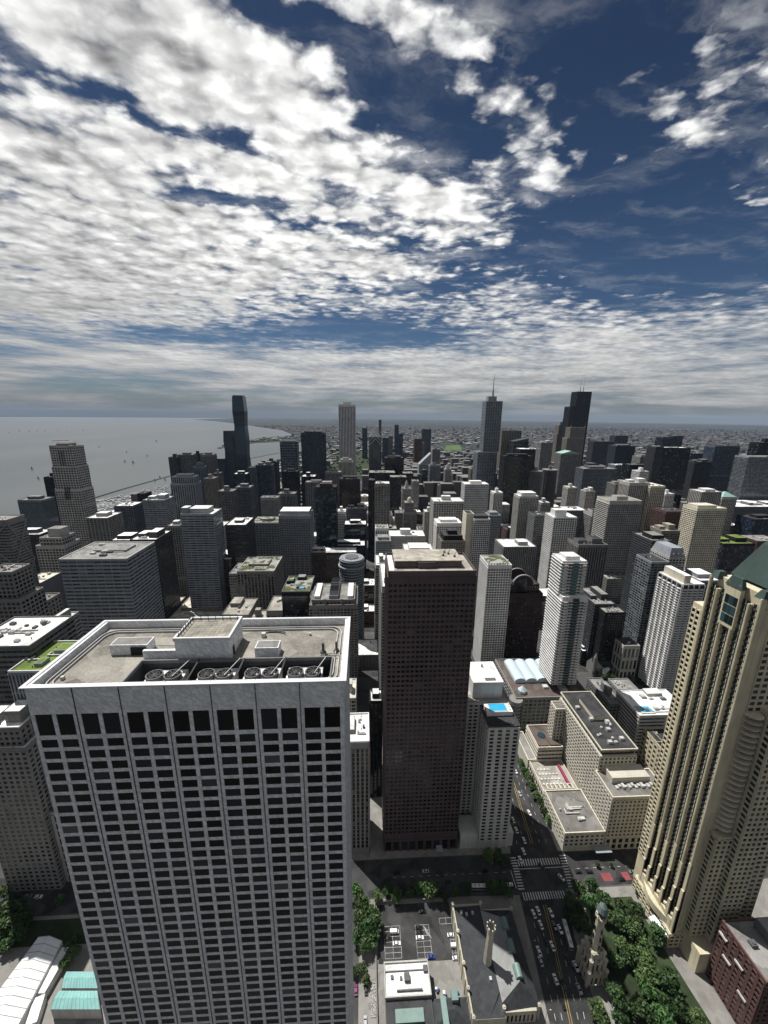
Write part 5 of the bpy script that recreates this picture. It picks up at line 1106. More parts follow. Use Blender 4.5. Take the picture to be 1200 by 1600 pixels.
T_('white-banded hotel block with blue rooftop pool right of cream hotel', 1000, 1082, 1118, 292, 34, 'hband', 'lime', 'dark', 30, 3.6, 'white', [(.5, .8, .75, .98, 3)], units=9, par='white', name='hotel_block', cat='hotel',
   extra=lambda root, s: [MB().box(s[-1][0]+4, s[-1][0]+17, -14.5, -5, s[-1][5]+.1, s[-1][5]+1.1).build('pool_deck', RM('cream'), root), MB().box(s[-1][0]+5.5, s[-1][0]+15.5, -13.3, -6.2, s[-1][5]+1.1, s[-1][5]+1.2).build('swimming_pool', poolwater, root)])
T_('grey low block with small square windows behind cream hotel', 953, 976, 1101, 318, 40, 'punch', 'grey', 'dark', 3.4, 3.4, 'grey', PHs, name='low_building', cat='low building')
T_('second grey low block right behind small-windowed block', 966, 997, 1078, 352, 18, 'punch', 'conc', 'dark', 3.4, 3.4, 'grey', None, name='low_building', cat='low building')
T_('small yellow brick block with dark roof beside cream hotel', 1035, 1068, 1172, 268, 24, 'punch', 'yellow', 'dark', 5, 5, 'dark', [(.0, .3, .3, .9, 2)], units=2, name='low_building', cat='low building')
T_('dark low block with grey roof edges behind yellow brick block', 1040, 1080, 1148, 285, 6, 'punch', 'dkgrey', 'dark', 5, 4, 'grey', None, name='low_building', cat='low building')
T_('low white parapet building with slanted grid roof, upper right of mall', 930, 962, 945, 430, 50, 'punch', 'dkgrey', 'dark', 4, 4, 'grey', PH2, units=10, name='low_building', cat='low building')
T_('black block with bright blue pool beside it, right of glass tower', 946, 978, 958, 415, 16, 'grid', 'black', 'dark', 3.2, 3.2, 'grey', None, units=8, name='apartment_block', cat='apartment block')
T_('tan arcade building with arched tall windows below balcony tower', 975, 1000, 1010, 398, 20, 'tallwin', 'lime', 'dark', 5, 14, 'dark', None, units=2, name='low_building', cat='low building')
# ---- between marble tower and granite tower
T_('grey ribbed office block with white roof between marble and granite towers', 541, 577, 1160, 218, 26, 'vrib', 'greystone', 'dark', 3.2, 3.6, 'white', [(.1, .35, .3, .8, 3)], units=4, par='white', base=6, name='office_block')
T_('black recessed office slab right of ribbed office block', 578, 597, 1097, 262, 14, 'vrib', 'black', 'dark', 3.2, 3.6, 'white', [(.2, .8, .3, .8, 4)], units=6, par='black', name='office_block')
T_('cream-roofed lower block behind the ribbed office block', 541, 556, 1092, 290, 26, 'grid', 'lime', 'dark', 4, 3.6, 'cream', PHs, units=3, name='office_block')
# ---- far left, below
T_('white roofed dark glass block at left edge beside marble tower', -60, 46, 1012, 240, 40, 'hband', 'grey', 'dark', 4, 3.8, 'white', None, units=18, par='grey', name='office_block')
T_('museum with lawn-covered wavy roof left of marble tower', 12, 74, 1050, 225, 34, 'vrib', 'silver', 'grey', 2.2, 14, 'lawn', [(.6, .95, .55, .8, 3), (.5, .7, .15, .35, 2.5)], units=4, par='white', name='green_roof_block', cat='museum')
T_('low white stepped block with louvred side behind green-roofed block', 64, 83, 985, 300, 30, 'hband', 'conc', 'dark', 6, 3.6, 'white', PH2, units=3, name='low_building', cat='low building')
T_('old grey stone block with cluttered white roof at left edge', -60, 34, 1145, 205, 26, 'punch', 'greystone', 'dark', 3.6, 3.6, 'white', PH2, units=12, tiers=[(.9, 0, 0, 0, 0), (1., .1, .1, .1, .1)], name='school_building', cat='school')
T_('ornate pale stone hall with tall windows left of marble tower', 24, 86, 1222, 212, 26, 'tallwin', 'lime', 'dark', 4.2, 6.5, 'gravel', PHc, units=3, tiers=[(.72, -.02, 0, -.1, 0), (1., 0, 0, 0, 0)], name='school_building', cat='school')
# ---- more of the crowd
T_('slim pale tower with domed corner turrets left of the spired tower', 696, 705, 733, 1330, 26, 'strip', 'lime', 'dark', 3.4, 3.5, 'grey', [(.2, .8, .2, .8, 9), (.35, .65, .35, .65, 16)], units=0, name='stone_tower')
T_('brown stone tower with round cupola touching left side of spired tower', 736, 750, 733, 1240, 30, 'strip', 'tan', 'dark', 3.4, 3.5, 'grey', [(.15, .85, .15, .85, 8), (.35, .65, .35, .65, 18)], units=0, name='stone_tower')
T_('grey tower with stepped roof in front of large dark banded tower', 962, 984, 757, 900, 34, 'vrib', 'conc', 'dark', 4, 3.4, 'grey', PH2, **APT)
T_('dark glassy low block with bright lawn roof right of cream sunlit tower', 1130, 1180, 850, 640, 44, 'glass', 'black', 'grey', 4, 3.8, 'lawn', PH2, units=8, name='office_block')
T_('dark blue stepped glass block at right edge below merchandise block', 1180, 1225, 812, 800, 44, 'glass', 'black', 'blue', 4, 3.8, 'dark', PHc, units=6, name='office_block')
T_('small red brick warehouse at right edge beside lawn roof block', 1184, 1225, 846, 660, 40, 'punch', 'brick', 'dark', 4, 3.8, 'grey', None, units=6, name='low_building', cat='warehouse')
T_('black low block with bright white roof behind the church', 910, 944, 1018, 432, 26, 'punch', 'black', 'dark', 5, 4, 'white', [(.1, .4, .2, .6, 3)], units=8, name='low_building', cat='low building')
T_('white ribbed low block beside slim stepped apartment tower', 914, 932, 962, 445, 24, 'vrib', 'white', 'dark', 4, 4, 'grey', None, units=5, name='low_building', cat='low building')
T_('planted podium roof below the tall cream-edged tower', 950, 988, 905, 575, 22, 'hband', 'greystone', 'grey', 5, 4, 'green', None, units=6, name='podium_building', cat='low building')
T_('slim white tower between lacy tower and black slab', 772, 786, 770, 900, 26, 'strip', 'white', 'dark', 3.4, 3.3, 'white', PHs, **APT)
T_('narrow grey tower right of finned white-ribbed tower', 846, 860, 786, 830, 26, 'vrib', 'conc', 'dark', 3.4, 3.3, 'white', PHs, **APT)
T_('slim pale tower behind white gridded tower, near green-gabled one', 888, 902, 762, 980, 28, 'grid', 'lime', 'dark', 4, 3.4, 'white', PHs, **APT)
T_('narrow beige tower left of big dark banded tower', 916, 930, 768, 880, 24, 'strip', 'lime', 'dark', 3.4, 3.3, 'white', PH2, **APT)
T_('slim white tower right of ribbed twin-crown tower', 1040, 1054, 772, 900, 26, 'strip', 'white', 'dark', 3.6, 3.3, 'white', PHs, **APT)
T_('narrow pale tower left of the white grid office tower', 664, 678, 800, 840, 24, 'vrib', 'lime', 'dark', 3.4, 3.4, 'white', PHs, name='office_block')
T_('slim grey tower between white banded tower and fluted crown tower', 252, 264, 800, 800, 24, 'strip', 'silver', 'dark', 3.4, 3.3, 'white', PHs, **APT)
T_('narrow grey apartment tower left of broad pale blue banded tower', 262, 280, 822, 640, 26, 'strip', 'conc', 'dark', 3.6, 3.2, 'white', PHc, **APT)
T_('slim pale tower beside black office block left of centre', 334, 350, 822, 650, 28, 'grid', 'lime', 'dark', 3.6, 3.3, 'white', PHs, **APT)
T_('narrow white banded tower right of teal mirror tower', 527, 540, 800, 780, 26, 'hband', 'white', 'grey', 4, 3.5, 'white', PHs, name='office_block')
# ------------------------------------------------------------------ pumping station with chimney
lime = wall('limestone_pale', (.40, .375, .30), var=.25, sc=.3); slate = roofmat('roof_slate', (.045, .048, .052), var=.3, sc=.3); zinc = roofmat('roof_zinc', (.22, .225, .22), var=.2, sc=.25)
verd = wall('skylight_copper', (.14, .21, .19), rough=.5, var=.2)
def turret(q, x, y, z, h, r=.7):
    q.cyl(x, y, z, z+h, r, n=8).cyl(x, y, z+h, z+h+.5, r*1.35, n=8).cyl(x, y, z+h+.5, z+h+1.0, r*.9, r*.5, 8)
def pumping_station():
    r = empty('pumping_station', (75, 155, 0), 'castle-like limestone pumping station with dark and zinc roofs beside the avenue', 'historic building'); FOOT.append((55, 98, 128, 180, 18, 'the stone pumping station'))
    o = lambda x, y: (x-75, y-155)
    w = MB(); w.box(-18.6, -1.6, -25.5, 22, 0, 10.5); w.box(-1.6, 18, -22, 19.5, 0, 9.2); w.box(-19.4, -18.6, -26, 22.6, 0, 12.0); w.box(-18.6, -1, 22, 22.7, 0, 12.0); w.box(-2, 18.4, 19.5, 20.2, 0, 10.6)
    for i in range(8): w.box(-19.75, -19.3, -24+i*6.2, -22.8+i*6.2, 0, 12.4)
    w.box(-3, 16, -23.2, -22.02, 0, 9.4)
    w.build('wall', lime, r)
    for x, y in ((-19, 22.4), (-19, 9), (-19, -5), (-19, -15), (-19, -25.6), (-1.2, 22.4), (18, 19.8), (17.6, -22), (-2, -23)): t = MB(); turret(t, x, y, 0, 13.2 if x < 0 else 11); t.build('turret', lime, r)
    ww = MB()
    for i in range(7):
        ww.box(0.2+i*2.2, 1.2+i*2.2, -23.25, -23.15, 1.5, 6.5, True)
    for i in range(9): ww.box(18.0, 18.06, -20+i*4.2, -18.4+i*4.2, 1.5, 6.5, True)
    ww.build('window', GM('dark'), r)
    rf = MB(); rf.quad((-18.6, -16, 10.6), (-1.8, -16, 11.4), (-1.8, 22, 11.4), (-18.6, 22, 10.6)); rf.poly([(-18.6, -16, 10.6), (-10, -25.4, 10.6), (-1.8, -16, 11.4)]); rf.poly([(-18.6, -25.4, 10.56), (-1.7, -25.4, 10.56), (-1.7, -15.9, 10.56), (-18.6, -15.9, 10.56)])
    rf.build('flat_roof', slate, r)
    e = MB(); e.quad((-2.0, -20.5, 11.45), (9, -15.5, 17), (9, 12, 17), (-2., 19.4, 11.45)); e.build('sunlit_slope', zinc, r)  # east slope: the sunlight on it is put into a paler grey
    d = MB(); d.quad((9, -15.5, 17), (18.3, -21.8, 9.3), (18.3, 19.4, 9.3), (9, 12, 17)); d.poly([(-2., -20.5, 11.44), (-1.8, -23, 9.3), (18.3, -22.6, 9.3), (18.3, -21.8, 9.3), (9, -15.5, 17)]); d.poly([(9, 12, 17), (18.3, 19.5, 9.3), (-2, 19.5, 11.44)])
    d.build('shaded_slope', slate, r)  # west slope and hips: shade of the far side put into the dark colour
    for y in (-14.5, -4, 6.2):
        q = MB(); n = 6; pr = [(9.4+2.1*math.cos(math.pi*i/n), 16.2+2.6*math.sin(math.pi*i/n)) for i in range(n+1)]
        for (x0, z0), (x1, z1) in zip(pr, pr[1:]): q.quad((x0, y, z0), (x0, y+5.6, z0), (x1, y+5.6, z1), (x1, y, z1))
        q.poly([(x, y, z) for x, z in pr][::-1]); q.poly([(x, y+5.6, z) for x, z in pr]); q.build('roof_lantern', verd, r)
    c = MB(); c.cyl(-4.8, -4, 10.5, 36, 2.5, 1.75, 8).cyl(-4.8, -4, 36, 37.2, 1.8, 2.5, 8).cyl(-4.8, -4, 37.2, 39, 2.5, 2.4, 8, cap=False).cyl(-4.8, -4, 37.2, 37.3, 2.3, 2.3, 8)
    for i in range(8): t0 = math.pi*2*i/8; c.box(-4.8+2.3*math.cos(t0)-.3, -4.8+2.3*math.cos(t0)+.3, -4+2.3*math.sin(t0)-.3, -4+2.3*math.sin(t0)+.3, 39, 39.8)
    co = c.build('chimney', lime, r); MB().cyl(-4.8, -4, 39.0, 39.06, 1.5, n=12).build('flue', WM('black'), co)
    for x, y in ((-6, -12), (-1.4, -11), (-15, 18), (-12, 17), (-8, 17.5)): MB().box(x, x+1.3, y, y+1.5, 10.7, 12.1).build('roof_unit', unitm, r)
pumping_station()
def stone_water_tower():
    r = empty('water_tower', (131, 149, 0), 'pale limestone gothic water tower with turrets and dark cupola in the park', 'historic tower'); FOOT.append((123, 139, 141, 157, 50, 'the stone water tower'))
    w = MB()
    for (s, z0, z1) in ((5.2, 0, 9), (4.2, 9, 16.5), (3.3, 16.5, 21)): w.box(-s, s, -s, s, z0, z1); 
    for (s, z, h) in ((5.2, 0, 11.5), (4.2, 9, 9.5), (3.3, 16.5, 6.5)):
        for x in (-s, s):
            for y in (-s, s): turret(w, x, y, z, h, .85)
        for x, y in ((0, -s), (0, s), (-s, 0), (s, 0)): turret(w, x-1.6 if y else x, y-1.6 if x else y, z, h*.93, .5); turret(w, x+1.6 if y else x, y+1.6 if x else y, z, h*.93, .5)
        n = int(s*2/1.2)
        for i in range(n):
            if i % 2: continue
            for sg in (-1, 1): w.box(-s+i*1.2, -s+i*1.2+.7, sg*s-.25, sg*s+.25, z+h-2.5, z+h-1.2); w.box(sg*s-.25, sg*s+.25, -s+i*1.2, -s+i*1.2+.7, z+h-2.5, z+h-1.2)
    w.cyl(0, 0, 21, 45, 2.7, 2.2, 8, ph=.39).cyl(0, 0, 45, 46.4, 2.4, 3.1, 8, ph=.39)
    for i in range(8): t = .39+i*math.pi/4; w.cyl(2.7*math.cos(t), 2.7*math.sin(t), 44.5, 48, .3, .25, 6)
    w.build('wall', lime, r); sl = MB()
    for z in (24, 30, 36):
        for i in range(4): t = math.pi/2*i; sl.box(2.56*math.cos(t)-.28, 2.56*math.cos(t)+.28, 2.56*math.sin(t)-.28, 2.56*math.sin(t)+.28, z, z+3.)
    for s, z in ((5.2, 1.5), (4.2, 10.3)):
        for k in (-2.2, 0, 2.2): sl.box(k-.55, k+.55, -s-.06, -s+.02, z, z+4.6, True); sl.box(-s-.06, -s+.02, k-.55, k+.55, z, z+4.6, True); sl.box(s-.02, s+.06, k-.55, k+.55, z, z+4.6, True)
    sl.build('window', GM('dark'), r)
    MB().cyl(0, 0, 46.4, 50.5, 2.0, n=8).build('lantern', GM('dark'), r)
    MB().cyl(0, 0, 50.5, 53.5, 2.9, 1.9, 10).cyl(0, 0, 53.5, 55.3, 1.9, .3, 10).cyl(0, 0, 55.3, 58, .15, .05, 6).build('cupola', wall('cupola_copper', (.10, .13, .13), rough=.5), r)
stone_water_tower()
def fire_station():
    r = empty('fire_station', (23.5, 147, 0), 'low building with white roof and dark skylit rear roof by the parking lot', 'fire station'); FOOT.append((10, 38, 125, 156, 10, 'the low fire station'))
    w = MB().box(-12.5, 12.5, -6.8, 7, 0, 8.8).box(-12.5, 12.5, -24, -6.82, 0, 7.4); w.build('wall', WM('greystone'), r)
    p = MB(); p.box(-12.7, 12.7, -7.1, -6.5, 8.4, 9.6); p.box(-12.7, 12.7, 6.5, 7.2, 8.4, 9.7); p.box(-12.7, -12.1, -6.5, 6.5, 8.4, 9.6); p.box(12.1, 12.7, -6.5, 6.5, 8.4, 9.6); p.build('parapet', WM('lime'), r)
    MB().quad((-12.1, -6.5, 8.85), (12.1, -6.5, 8.85), (12.1, 6.5, 8.85), (-12.1, 6.5, 8.85)).build('roof', RM('white'), r)
    MB().quad((-12.4, -24, 7.46), (12.4, -24, 7.46), (12.4, -7.2, 7.46), (-12.4, -7.2, 7.46)).build('roof', RM('dark'), r)
    MB().box(-12.1, 12.1, 3.0, 3.4, 8.85, 9.5).build('roof_kerb', WM('grey'), r); MB().box(-6, 8, -5.0, -4.4, 8.85, 9.9).build('pipe_run', unitdk, r)
    for x, y, s in ((-9, 0, 1.4), (-4, -.5, 1.3), (-1.5, -1.5, 3), (9.6, 2, 2.4)): MB().box(x, x+s, y, y+s*1.1, 8.9, 8.9+s*.6).build('roof_unit', unitdk, r)
    MB().box(-7.5, 7.5, -16, -11, 7.5, 8.7).build('skylight', verd, r)
    q = MB(); q.frus([(12.52, -18), (32, -18), (32, -7), (12.52, -7)], [(21, -13), (24, -13), (24, -12), (21, -12)], 6, 10); q.box(12.52, 32, -18, -7, 0, 6); q.build('rear_shed', slate, r)
    MB().box(17, 20, -20, -8, 8.6, 10.2).build('skylight', verd, r); MB().box(23, 26.5, -10.5, -6, 9.2, 11.6).build('roof_lantern', verd, r)
fire_station()
def brick_tower():
    wk = 'brick'
    r = tower('brick_building', 'dark red brick building with pale stone balconies and grey roof, bottom right corner', 'apartment building', 198.5, 236, 121, 145.5, 43., 'grid', wk, 'dark', 3.3, 3.5, 'grey', par='brick',
              ph=[(.42, .8, .55, .9, 6), (.45, .75, .2, .5, 4)], units=6, ind=True, phk='grey', pf=.42, sf=.42)
    q = MB()
    for k, (y, z) in enumerate(((-3, 33), (2.5, 26), (-8, 19), (7, 36))): q = MB().box(-19.9, -18.7, y, y+4.6, z, z+1.0, True); q.build('balcony', WM('lime'), r)
brick_tower()
# ------------------------------------------------------------------ white tent hall and teal skylights at lower left
def tent_hall():
    r = empty('tent_hall', (-190, 155, 0), 'long white ribbed hall roof at lower left corner under trees', 'event hall'); FOOT.append((-205, -165, 120, 176, 8, 'the white hall'))
    q = MB(); n = 10
    a = [P(58, 1464, 7), P(97, 1471, 7), P(66, 1552, 7), P(24, 1600, 7), P(-30, 1600, 7), P(-8, 1545, 7)]
    a0, a1 = P(60, 1464, 7), P(97, 1470, 7); b0, b1 = P(-70, 1640, 7), P(8, 1640, 7)
    rb = MB()
    for i in range(12):
        t0, t1 = i/12, (i+1)/12; L0, R0, L1, R1 = a0.lerp(b0, t0), a1.lerp(b1, t0), a0.lerp(b0, t1), a1.lerp(b1, t1); up = Vector((0, 0, 2.6)); off = Vector((190, -155, 0))
        M0, M1 = L0.lerp(R0, .5)+up, L1.lerp(R1, .5)+up; g = [v+off for v in (L0, R0, L1, R1, M0, M1)]
        q.quad(g[0], g[2], g[5], g[4]); q.quad(g[4], g[5], g[3], g[1]); dn = Vector((0, 0, -6.8))
        q.quad(g[1], g[3], g[3]+dn, g[1]+dn); q.quad(g[2], g[0], g[0]+dn, g[2]+dn)
        if i == 0: q.poly([g[0], g[4], g[1], g[1]+dn, g[0]+dn])
        rb.bar(g[0], g[4], .22); rb.bar(g[4], g[1], .22)
    q.build('tent_roof', roofmat('tent_fabric', (.66, .67, .67), var=.1, sc=.2), r); rb.build('roof_rib', WM('conc'), r)
tent_hall()
def low_block(label, p, z, roof, **k):
    pass
def teal_roof(label, pts, z0):
    c = sum((P(x, y, z0) for x, y in pts), Vector())/4; r = empty('skylit_hall', (c.x, c.y, 0), label, 'low building', 'low halls beside the white hall'); FOOT.append((c.x-9, c.x+9, c.y-4, c.y+4, z0, 'the teal skylights'))
    v = [P(x, y, z0)-Vector((c.x, c.y, 0)) for x, y in pts]; q = MB(); up = Vector((0, 0, 1.6)); m0, m1 = v[0].lerp(v[3], .5)+up, v[1].lerp(v[2], .5)+up
    q.quad(v[3], v[2], m1, m0); q.quad(m0, m1, v[1], v[0]); q.poly([v[0], v[3], m0]); q.poly([v[2], v[1], m1]); q.build('skylight_roof', wall('teal_glazing', (.20, .40, .38), rough=.3, var=.2), r)
    w = MB(); d = Vector((0, 0, -z0))
    for i in range(4): a, b_ = v[i], v[(i+1) % 4]; w.quad(a+d, b_+d, b_, a)
    w.build('wall', WM('lime'), r); rb = MB()
    for i in range(13): t = i/12; rb.bar(v[0].lerp(v[1], t), m0.lerp(m1, t)+Vector((0, 0, .06)), .12); rb.bar(v[3].lerp(v[2], t)+Vector((0, 0, .06)), m0.lerp(m1, t)+Vector((0, 0, .06)), .12)
    rb.build('glazing_bar', WM('silver'), r)
teal_roof('teal ribbed skylight roof beside the marble tower, upper of two', [(104, 1518), (150, 1518), (152, 1544), (96, 1544)], 8)
teal_roof('teal ribbed skylight roof beside the marble tower, lower of two', [(92, 1548), (152, 1548), (156, 1577), (79, 1577)], 8)
MBq = MB(); c_ = P(60, 1545, 3); 
for k, (x0, y0, x1, y1) in enumerate(((104, 1480, 62, 1552), (62, 1556, 48, 1600))):
    a, b_ = P(x0, y0, 5), P(x1, y1, 5); w_ = MB().bar((a.x, a.y, 2.5), (b_.x, b_.y, 2.5), 5, 5); o = w_.build('terrace_wing', RM('white')); tag(o, ('white flat terrace roof between white hall and teal skylights', 'short white terrace roof at the bottom edge beside white hall')[k], 'low building')
# ------------------------------------------------------------------ church
def church():
    c = P(950, 1050, 0); r = empty('church', (300, 412, 0), 'dark steep-roofed stone church with tall gable behind trees', 'church'); FOOT.append((278, 345, 400, 432, 22, 'the dark church'))
    w = MB().box(-14, 40, -2, 14, 0, 11); w.poly([(-14, -2, 11), (-14, 14, 11), (-14, 6, 21)][::-1]); w.poly([(40, -2, 11), (40, 14, 11), (40, 6, 21)]); w.frus([(-4, -10), (6, -10), (6, -2.02), (-4, -2.02)], [(-4, -10), (6, -10), (6, -2.02), (-4, -2.02)], 0, 9)
    w.cyl(-14, -2, 0, 26, 2.2, n=8).cyl(-14, -2, 26, 33, 2.2, .1, 8); w.build('wall', WM('greystone'), r)
    q = MB(); q.quad((-14.4, -2.8, 10.8), (40, -2.8, 10.8), (40, 6, 21.4), (-14.4, 6, 21.4)); q.quad((-14.4, 6, 21.4), (40, 6, 21.4), (40, 14.8, 10.8), (-14.4, 14.8, 10.8))
    q.quad((-4.3, -10.4, 8.8), (1, -10.4, 15), (1, 2, 15), (-4.3, 2, 8.8)); q.quad((1, -10.4, 15), (6.3, -10.4, 8.8), (6.3, 2, 8.8), (1, 2, 15)); q.build('roof', slate, r)
    for i in range(4): MB().box(14+i*6, 15.2+i*6, -.2, 1.5, 14, 16).build('dormer', WM('lime'), r)
church()
# ------------------------------------------------------------------ filling the remaining blocks
def fill_blocks():
    rg = random.Random(21); lake_poly = [(p.x, p.y) for p in pts_coast]
    def inside(x, y):
        c = False; n = len(lake_poly)
        for i in range(n):
            (x0, y0), (x1, y1) = lake_poly[i], lake_poly[(i+1) % n]
            if (y0 > y) != (y1 > y) and x < (x1-x0)*(y-y0)/(y1-y0)+x0: c = not c
        return c
    ys = [215, 322, 425, 528, 612, 692, 780, 870, 960, 1050, 1130, 1225, 1310, 1430, 1570, 1700]; xs = [-690, -545, -400, -290, -190, -86, -22, 122, 236, 342, 447, 560, 690, 800, 920, 1050, 1180, 1310, 1440]
    pal = [('white', 'white'), ('brick', 'red brick'), ('conc', 'grey concrete'), ('lime', 'pale stone'), ('tan', 'tan'), ('brown', 'dark brown'), ('grey', 'grey'), ('dkgrey', 'charcoal'), ('greystone', 'grey stone'), ('cream', 'cream')]
    stp = ['grid', 'hband', 'punch', 'vrib', 'strip']; rn = ['white', 'grey', 'dark', 'tan', 'white', 'white']
    used = {}; lots = []
    for j in range(len(ys)-1):
        for i in range(len(xs)-1):
            bx0, bx1, by0, by1 = xs[i]+11, xs[i+1]-11, ys[j]+11, ys[j+1]-11
            if by1-by0 < 20 or bx1-bx0 < 20: continue
            nx, ny = max(1, round((bx1-bx0)/34)), max(1, round((by1-by0)/40))
            for a in range(nx):
                for b_ in range(ny):
                    x0, x1, y0, y1 = bx0+(bx1-bx0)*a/nx+rg.uniform(.2, 3), bx0+(bx1-bx0)*(a+1)/nx-rg.uniform(.2, 3), by0+(by1-by0)*b_/ny+rg.uniform(.2, 3), by0+(by1-by0)*(b_+1)/ny-rg.uniform(.2, 4)
                    cx, cy = (x0+x1)/2, (y0+y1)/2
                    if abs(cx-.052*cy) > cy*.97+30 or inside(x0-8, cy) or inside(cx, y1): continue
                    if any(x0 < f[1]+3 and x1 > f[0]-3 and y0 < f[3]+3 and y1 > f[2]-3 for f in FOOT): continue
                    if cy < 322 and -40 < cx < 235: continue
                    if -40 < cx < 120 and cy < 330: continue
                    h = rg.uniform(9, 24) if cy < 520 else rg.uniform(12, 55) if cy < 900 else rg.choice([rg.uniform(14, 40), rg.uniform(30, 85)]) if cy < 1200 else rg.uniform(28, 108) if -60 < cx < 900 else rg.uniform(12, 50)
                    lots.append((cy, x0, x1, y0, y1, h))
    lots.sort()
    for n, (cy, x0, x1, y0, y1, h) in enumerate(lots):
        wk, wn = rg.choice(pal); sty = rg.choice(stp); rf = rg.choice(rn); cx = (x0+x1)/2
        near = min(FOOT[:base_n], key=lambda f: math.hypot((f[0]+f[1])/2-cx, (f[2]+f[3])/2-cy))
        fx, fy = (near[0]+near[1])/2, (near[2]+near[3])/2
        rel = 'right of' if cx-fx > abs(cy-fy) else 'left of' if fx-cx > abs(cy-fy) else 'behind' if cy > fy else 'in front of'
        ref = ' '.join(near[5].split()[:4]); ref = ref if ref.startswith('the ') else 'the '+ref
        for cut in (' with', ' of', ' and', ' in', ' at', ' by', ' behind', ' beside', ' left', ' right'):
            if ref.endswith(cut): ref = ref[:-len(cut)]
        sz = 'low' if h < 17 else 'mid-height' if h < 34 else 'tall'
        lab = f'{sz} {wn} building with {rf} roof {rel} {ref}'
        k = used[lab] = used.get(lab, 0)+1
        ph = None if rg.random() < .45 else [(.2, .55, .3, .7, rg.uniform(2.5, 5))]
        if n >= 290: break
        tower('city_building', lab, 'low building' if h < 24 else 'city building', x0, x1, y0, y1, h, sty, wk, rg.choice(['dark', 'dark', 'grey', 'blue']), rg.uniform(3.2, 5), rg.uniform(3.3, 4.2), rf, ph=ph, units=rg.randint(1, 4) if cy < 1000 else rg.randint(0, 2), faces='NEW' if cy < 900 else ('NE' if cx > 0 else 'NW'), group='flat-roofed buildings filling the city blocks')
    return lots[290:]
pts_coast = pts; base_n = len(FOOT)
rest_lots = fill_blocks()
# ------------------------------------------------------------------ the far-off city as one mass
def far_city():
    rg = random.Random(4); lake_poly = [(p.x, p.y) for p in pts_coast]
    def inside(x, y):
        c = False; n = len(lake_poly)
        for i in range(n):
            (x0, y0), (x1, y1) = lake_poly[i], lake_poly[(i+1) % n]
            if (y0 > y) != (y1 > y) and x < (x1-x0)*(y-y0)/(y1-y0)+x0: c = not c
        return c
    q = MB(); field = [P(x, y, 0) for x, y in ((694, 704), (722, 696))]
    gp = [P(x, y, 0) for x, y in ((508, 742), (640, 742), (632, 704), (520, 704))]
    def add(x, y, w, d, h):
        if inside(x, y) or inside(x-w, y): return
        if field[0].x-60 < x < field[1].x+60 and field[0].y-150 < y < field[1].y+150: return
        if gp[0].x < x < 120 and 1650 < y < 3600: return
        q.box(x-w/2, x+w/2, y-d/2, y+d/2, 0, h)
    for (cy, x0, x1, y0, y1, h) in rest_lots: add((x0+x1)/2, (y0+y1)/2, x1-x0, y1-y0, h)
    for _ in range(15000):
        y = 1700+9500*rg.random()**1.7; x = rg.uniform(-.55, 1.05)*y*1.0+.05*y; s = 1+y/6000
        x = round(x/130)*130+rg.choice([-52, -34, -16, 16, 34, 52])+rg.uniform(-5, 5); t = rg.random()
        if t < .8: add(x, y, rg.uniform(9, 17)*s, rg.uniform(14, 40)*s, rg.uniform(6, 13))
        elif t < .95: add(x, y, rg.uniform(30, 90), rg.uniform(40, 120), rg.uniform(7, 16))
        else: add(x, y, rg.uniform(20, 34), rg.uniform(20, 50), rg.uniform(18, 45))
    for _ in range(420):
        y = rg.uniform(1720, 3000); x = rg.uniform(60, 1300)+.05*y; add(x, y, rg.uniform(28, 50), rg.uniform(30, 55), rg.uniform(18, 62))
    for _ in range(60):
        y = rg.uniform(2600, 3600); x = rg.uniform(-140, 260); add(x, y, rg.uniform(24, 40), rg.uniform(24, 40), rg.uniform(40, 110))
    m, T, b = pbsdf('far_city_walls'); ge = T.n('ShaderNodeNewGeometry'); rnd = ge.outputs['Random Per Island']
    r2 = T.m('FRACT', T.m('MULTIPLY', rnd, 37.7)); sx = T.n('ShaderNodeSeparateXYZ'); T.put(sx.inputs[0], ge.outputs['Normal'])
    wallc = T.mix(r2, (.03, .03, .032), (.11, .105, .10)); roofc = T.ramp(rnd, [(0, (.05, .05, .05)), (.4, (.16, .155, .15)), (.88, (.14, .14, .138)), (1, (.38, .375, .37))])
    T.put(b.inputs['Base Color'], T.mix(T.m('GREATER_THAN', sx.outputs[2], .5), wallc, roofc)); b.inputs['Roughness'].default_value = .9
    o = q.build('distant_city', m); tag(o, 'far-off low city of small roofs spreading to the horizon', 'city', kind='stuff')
far_city()
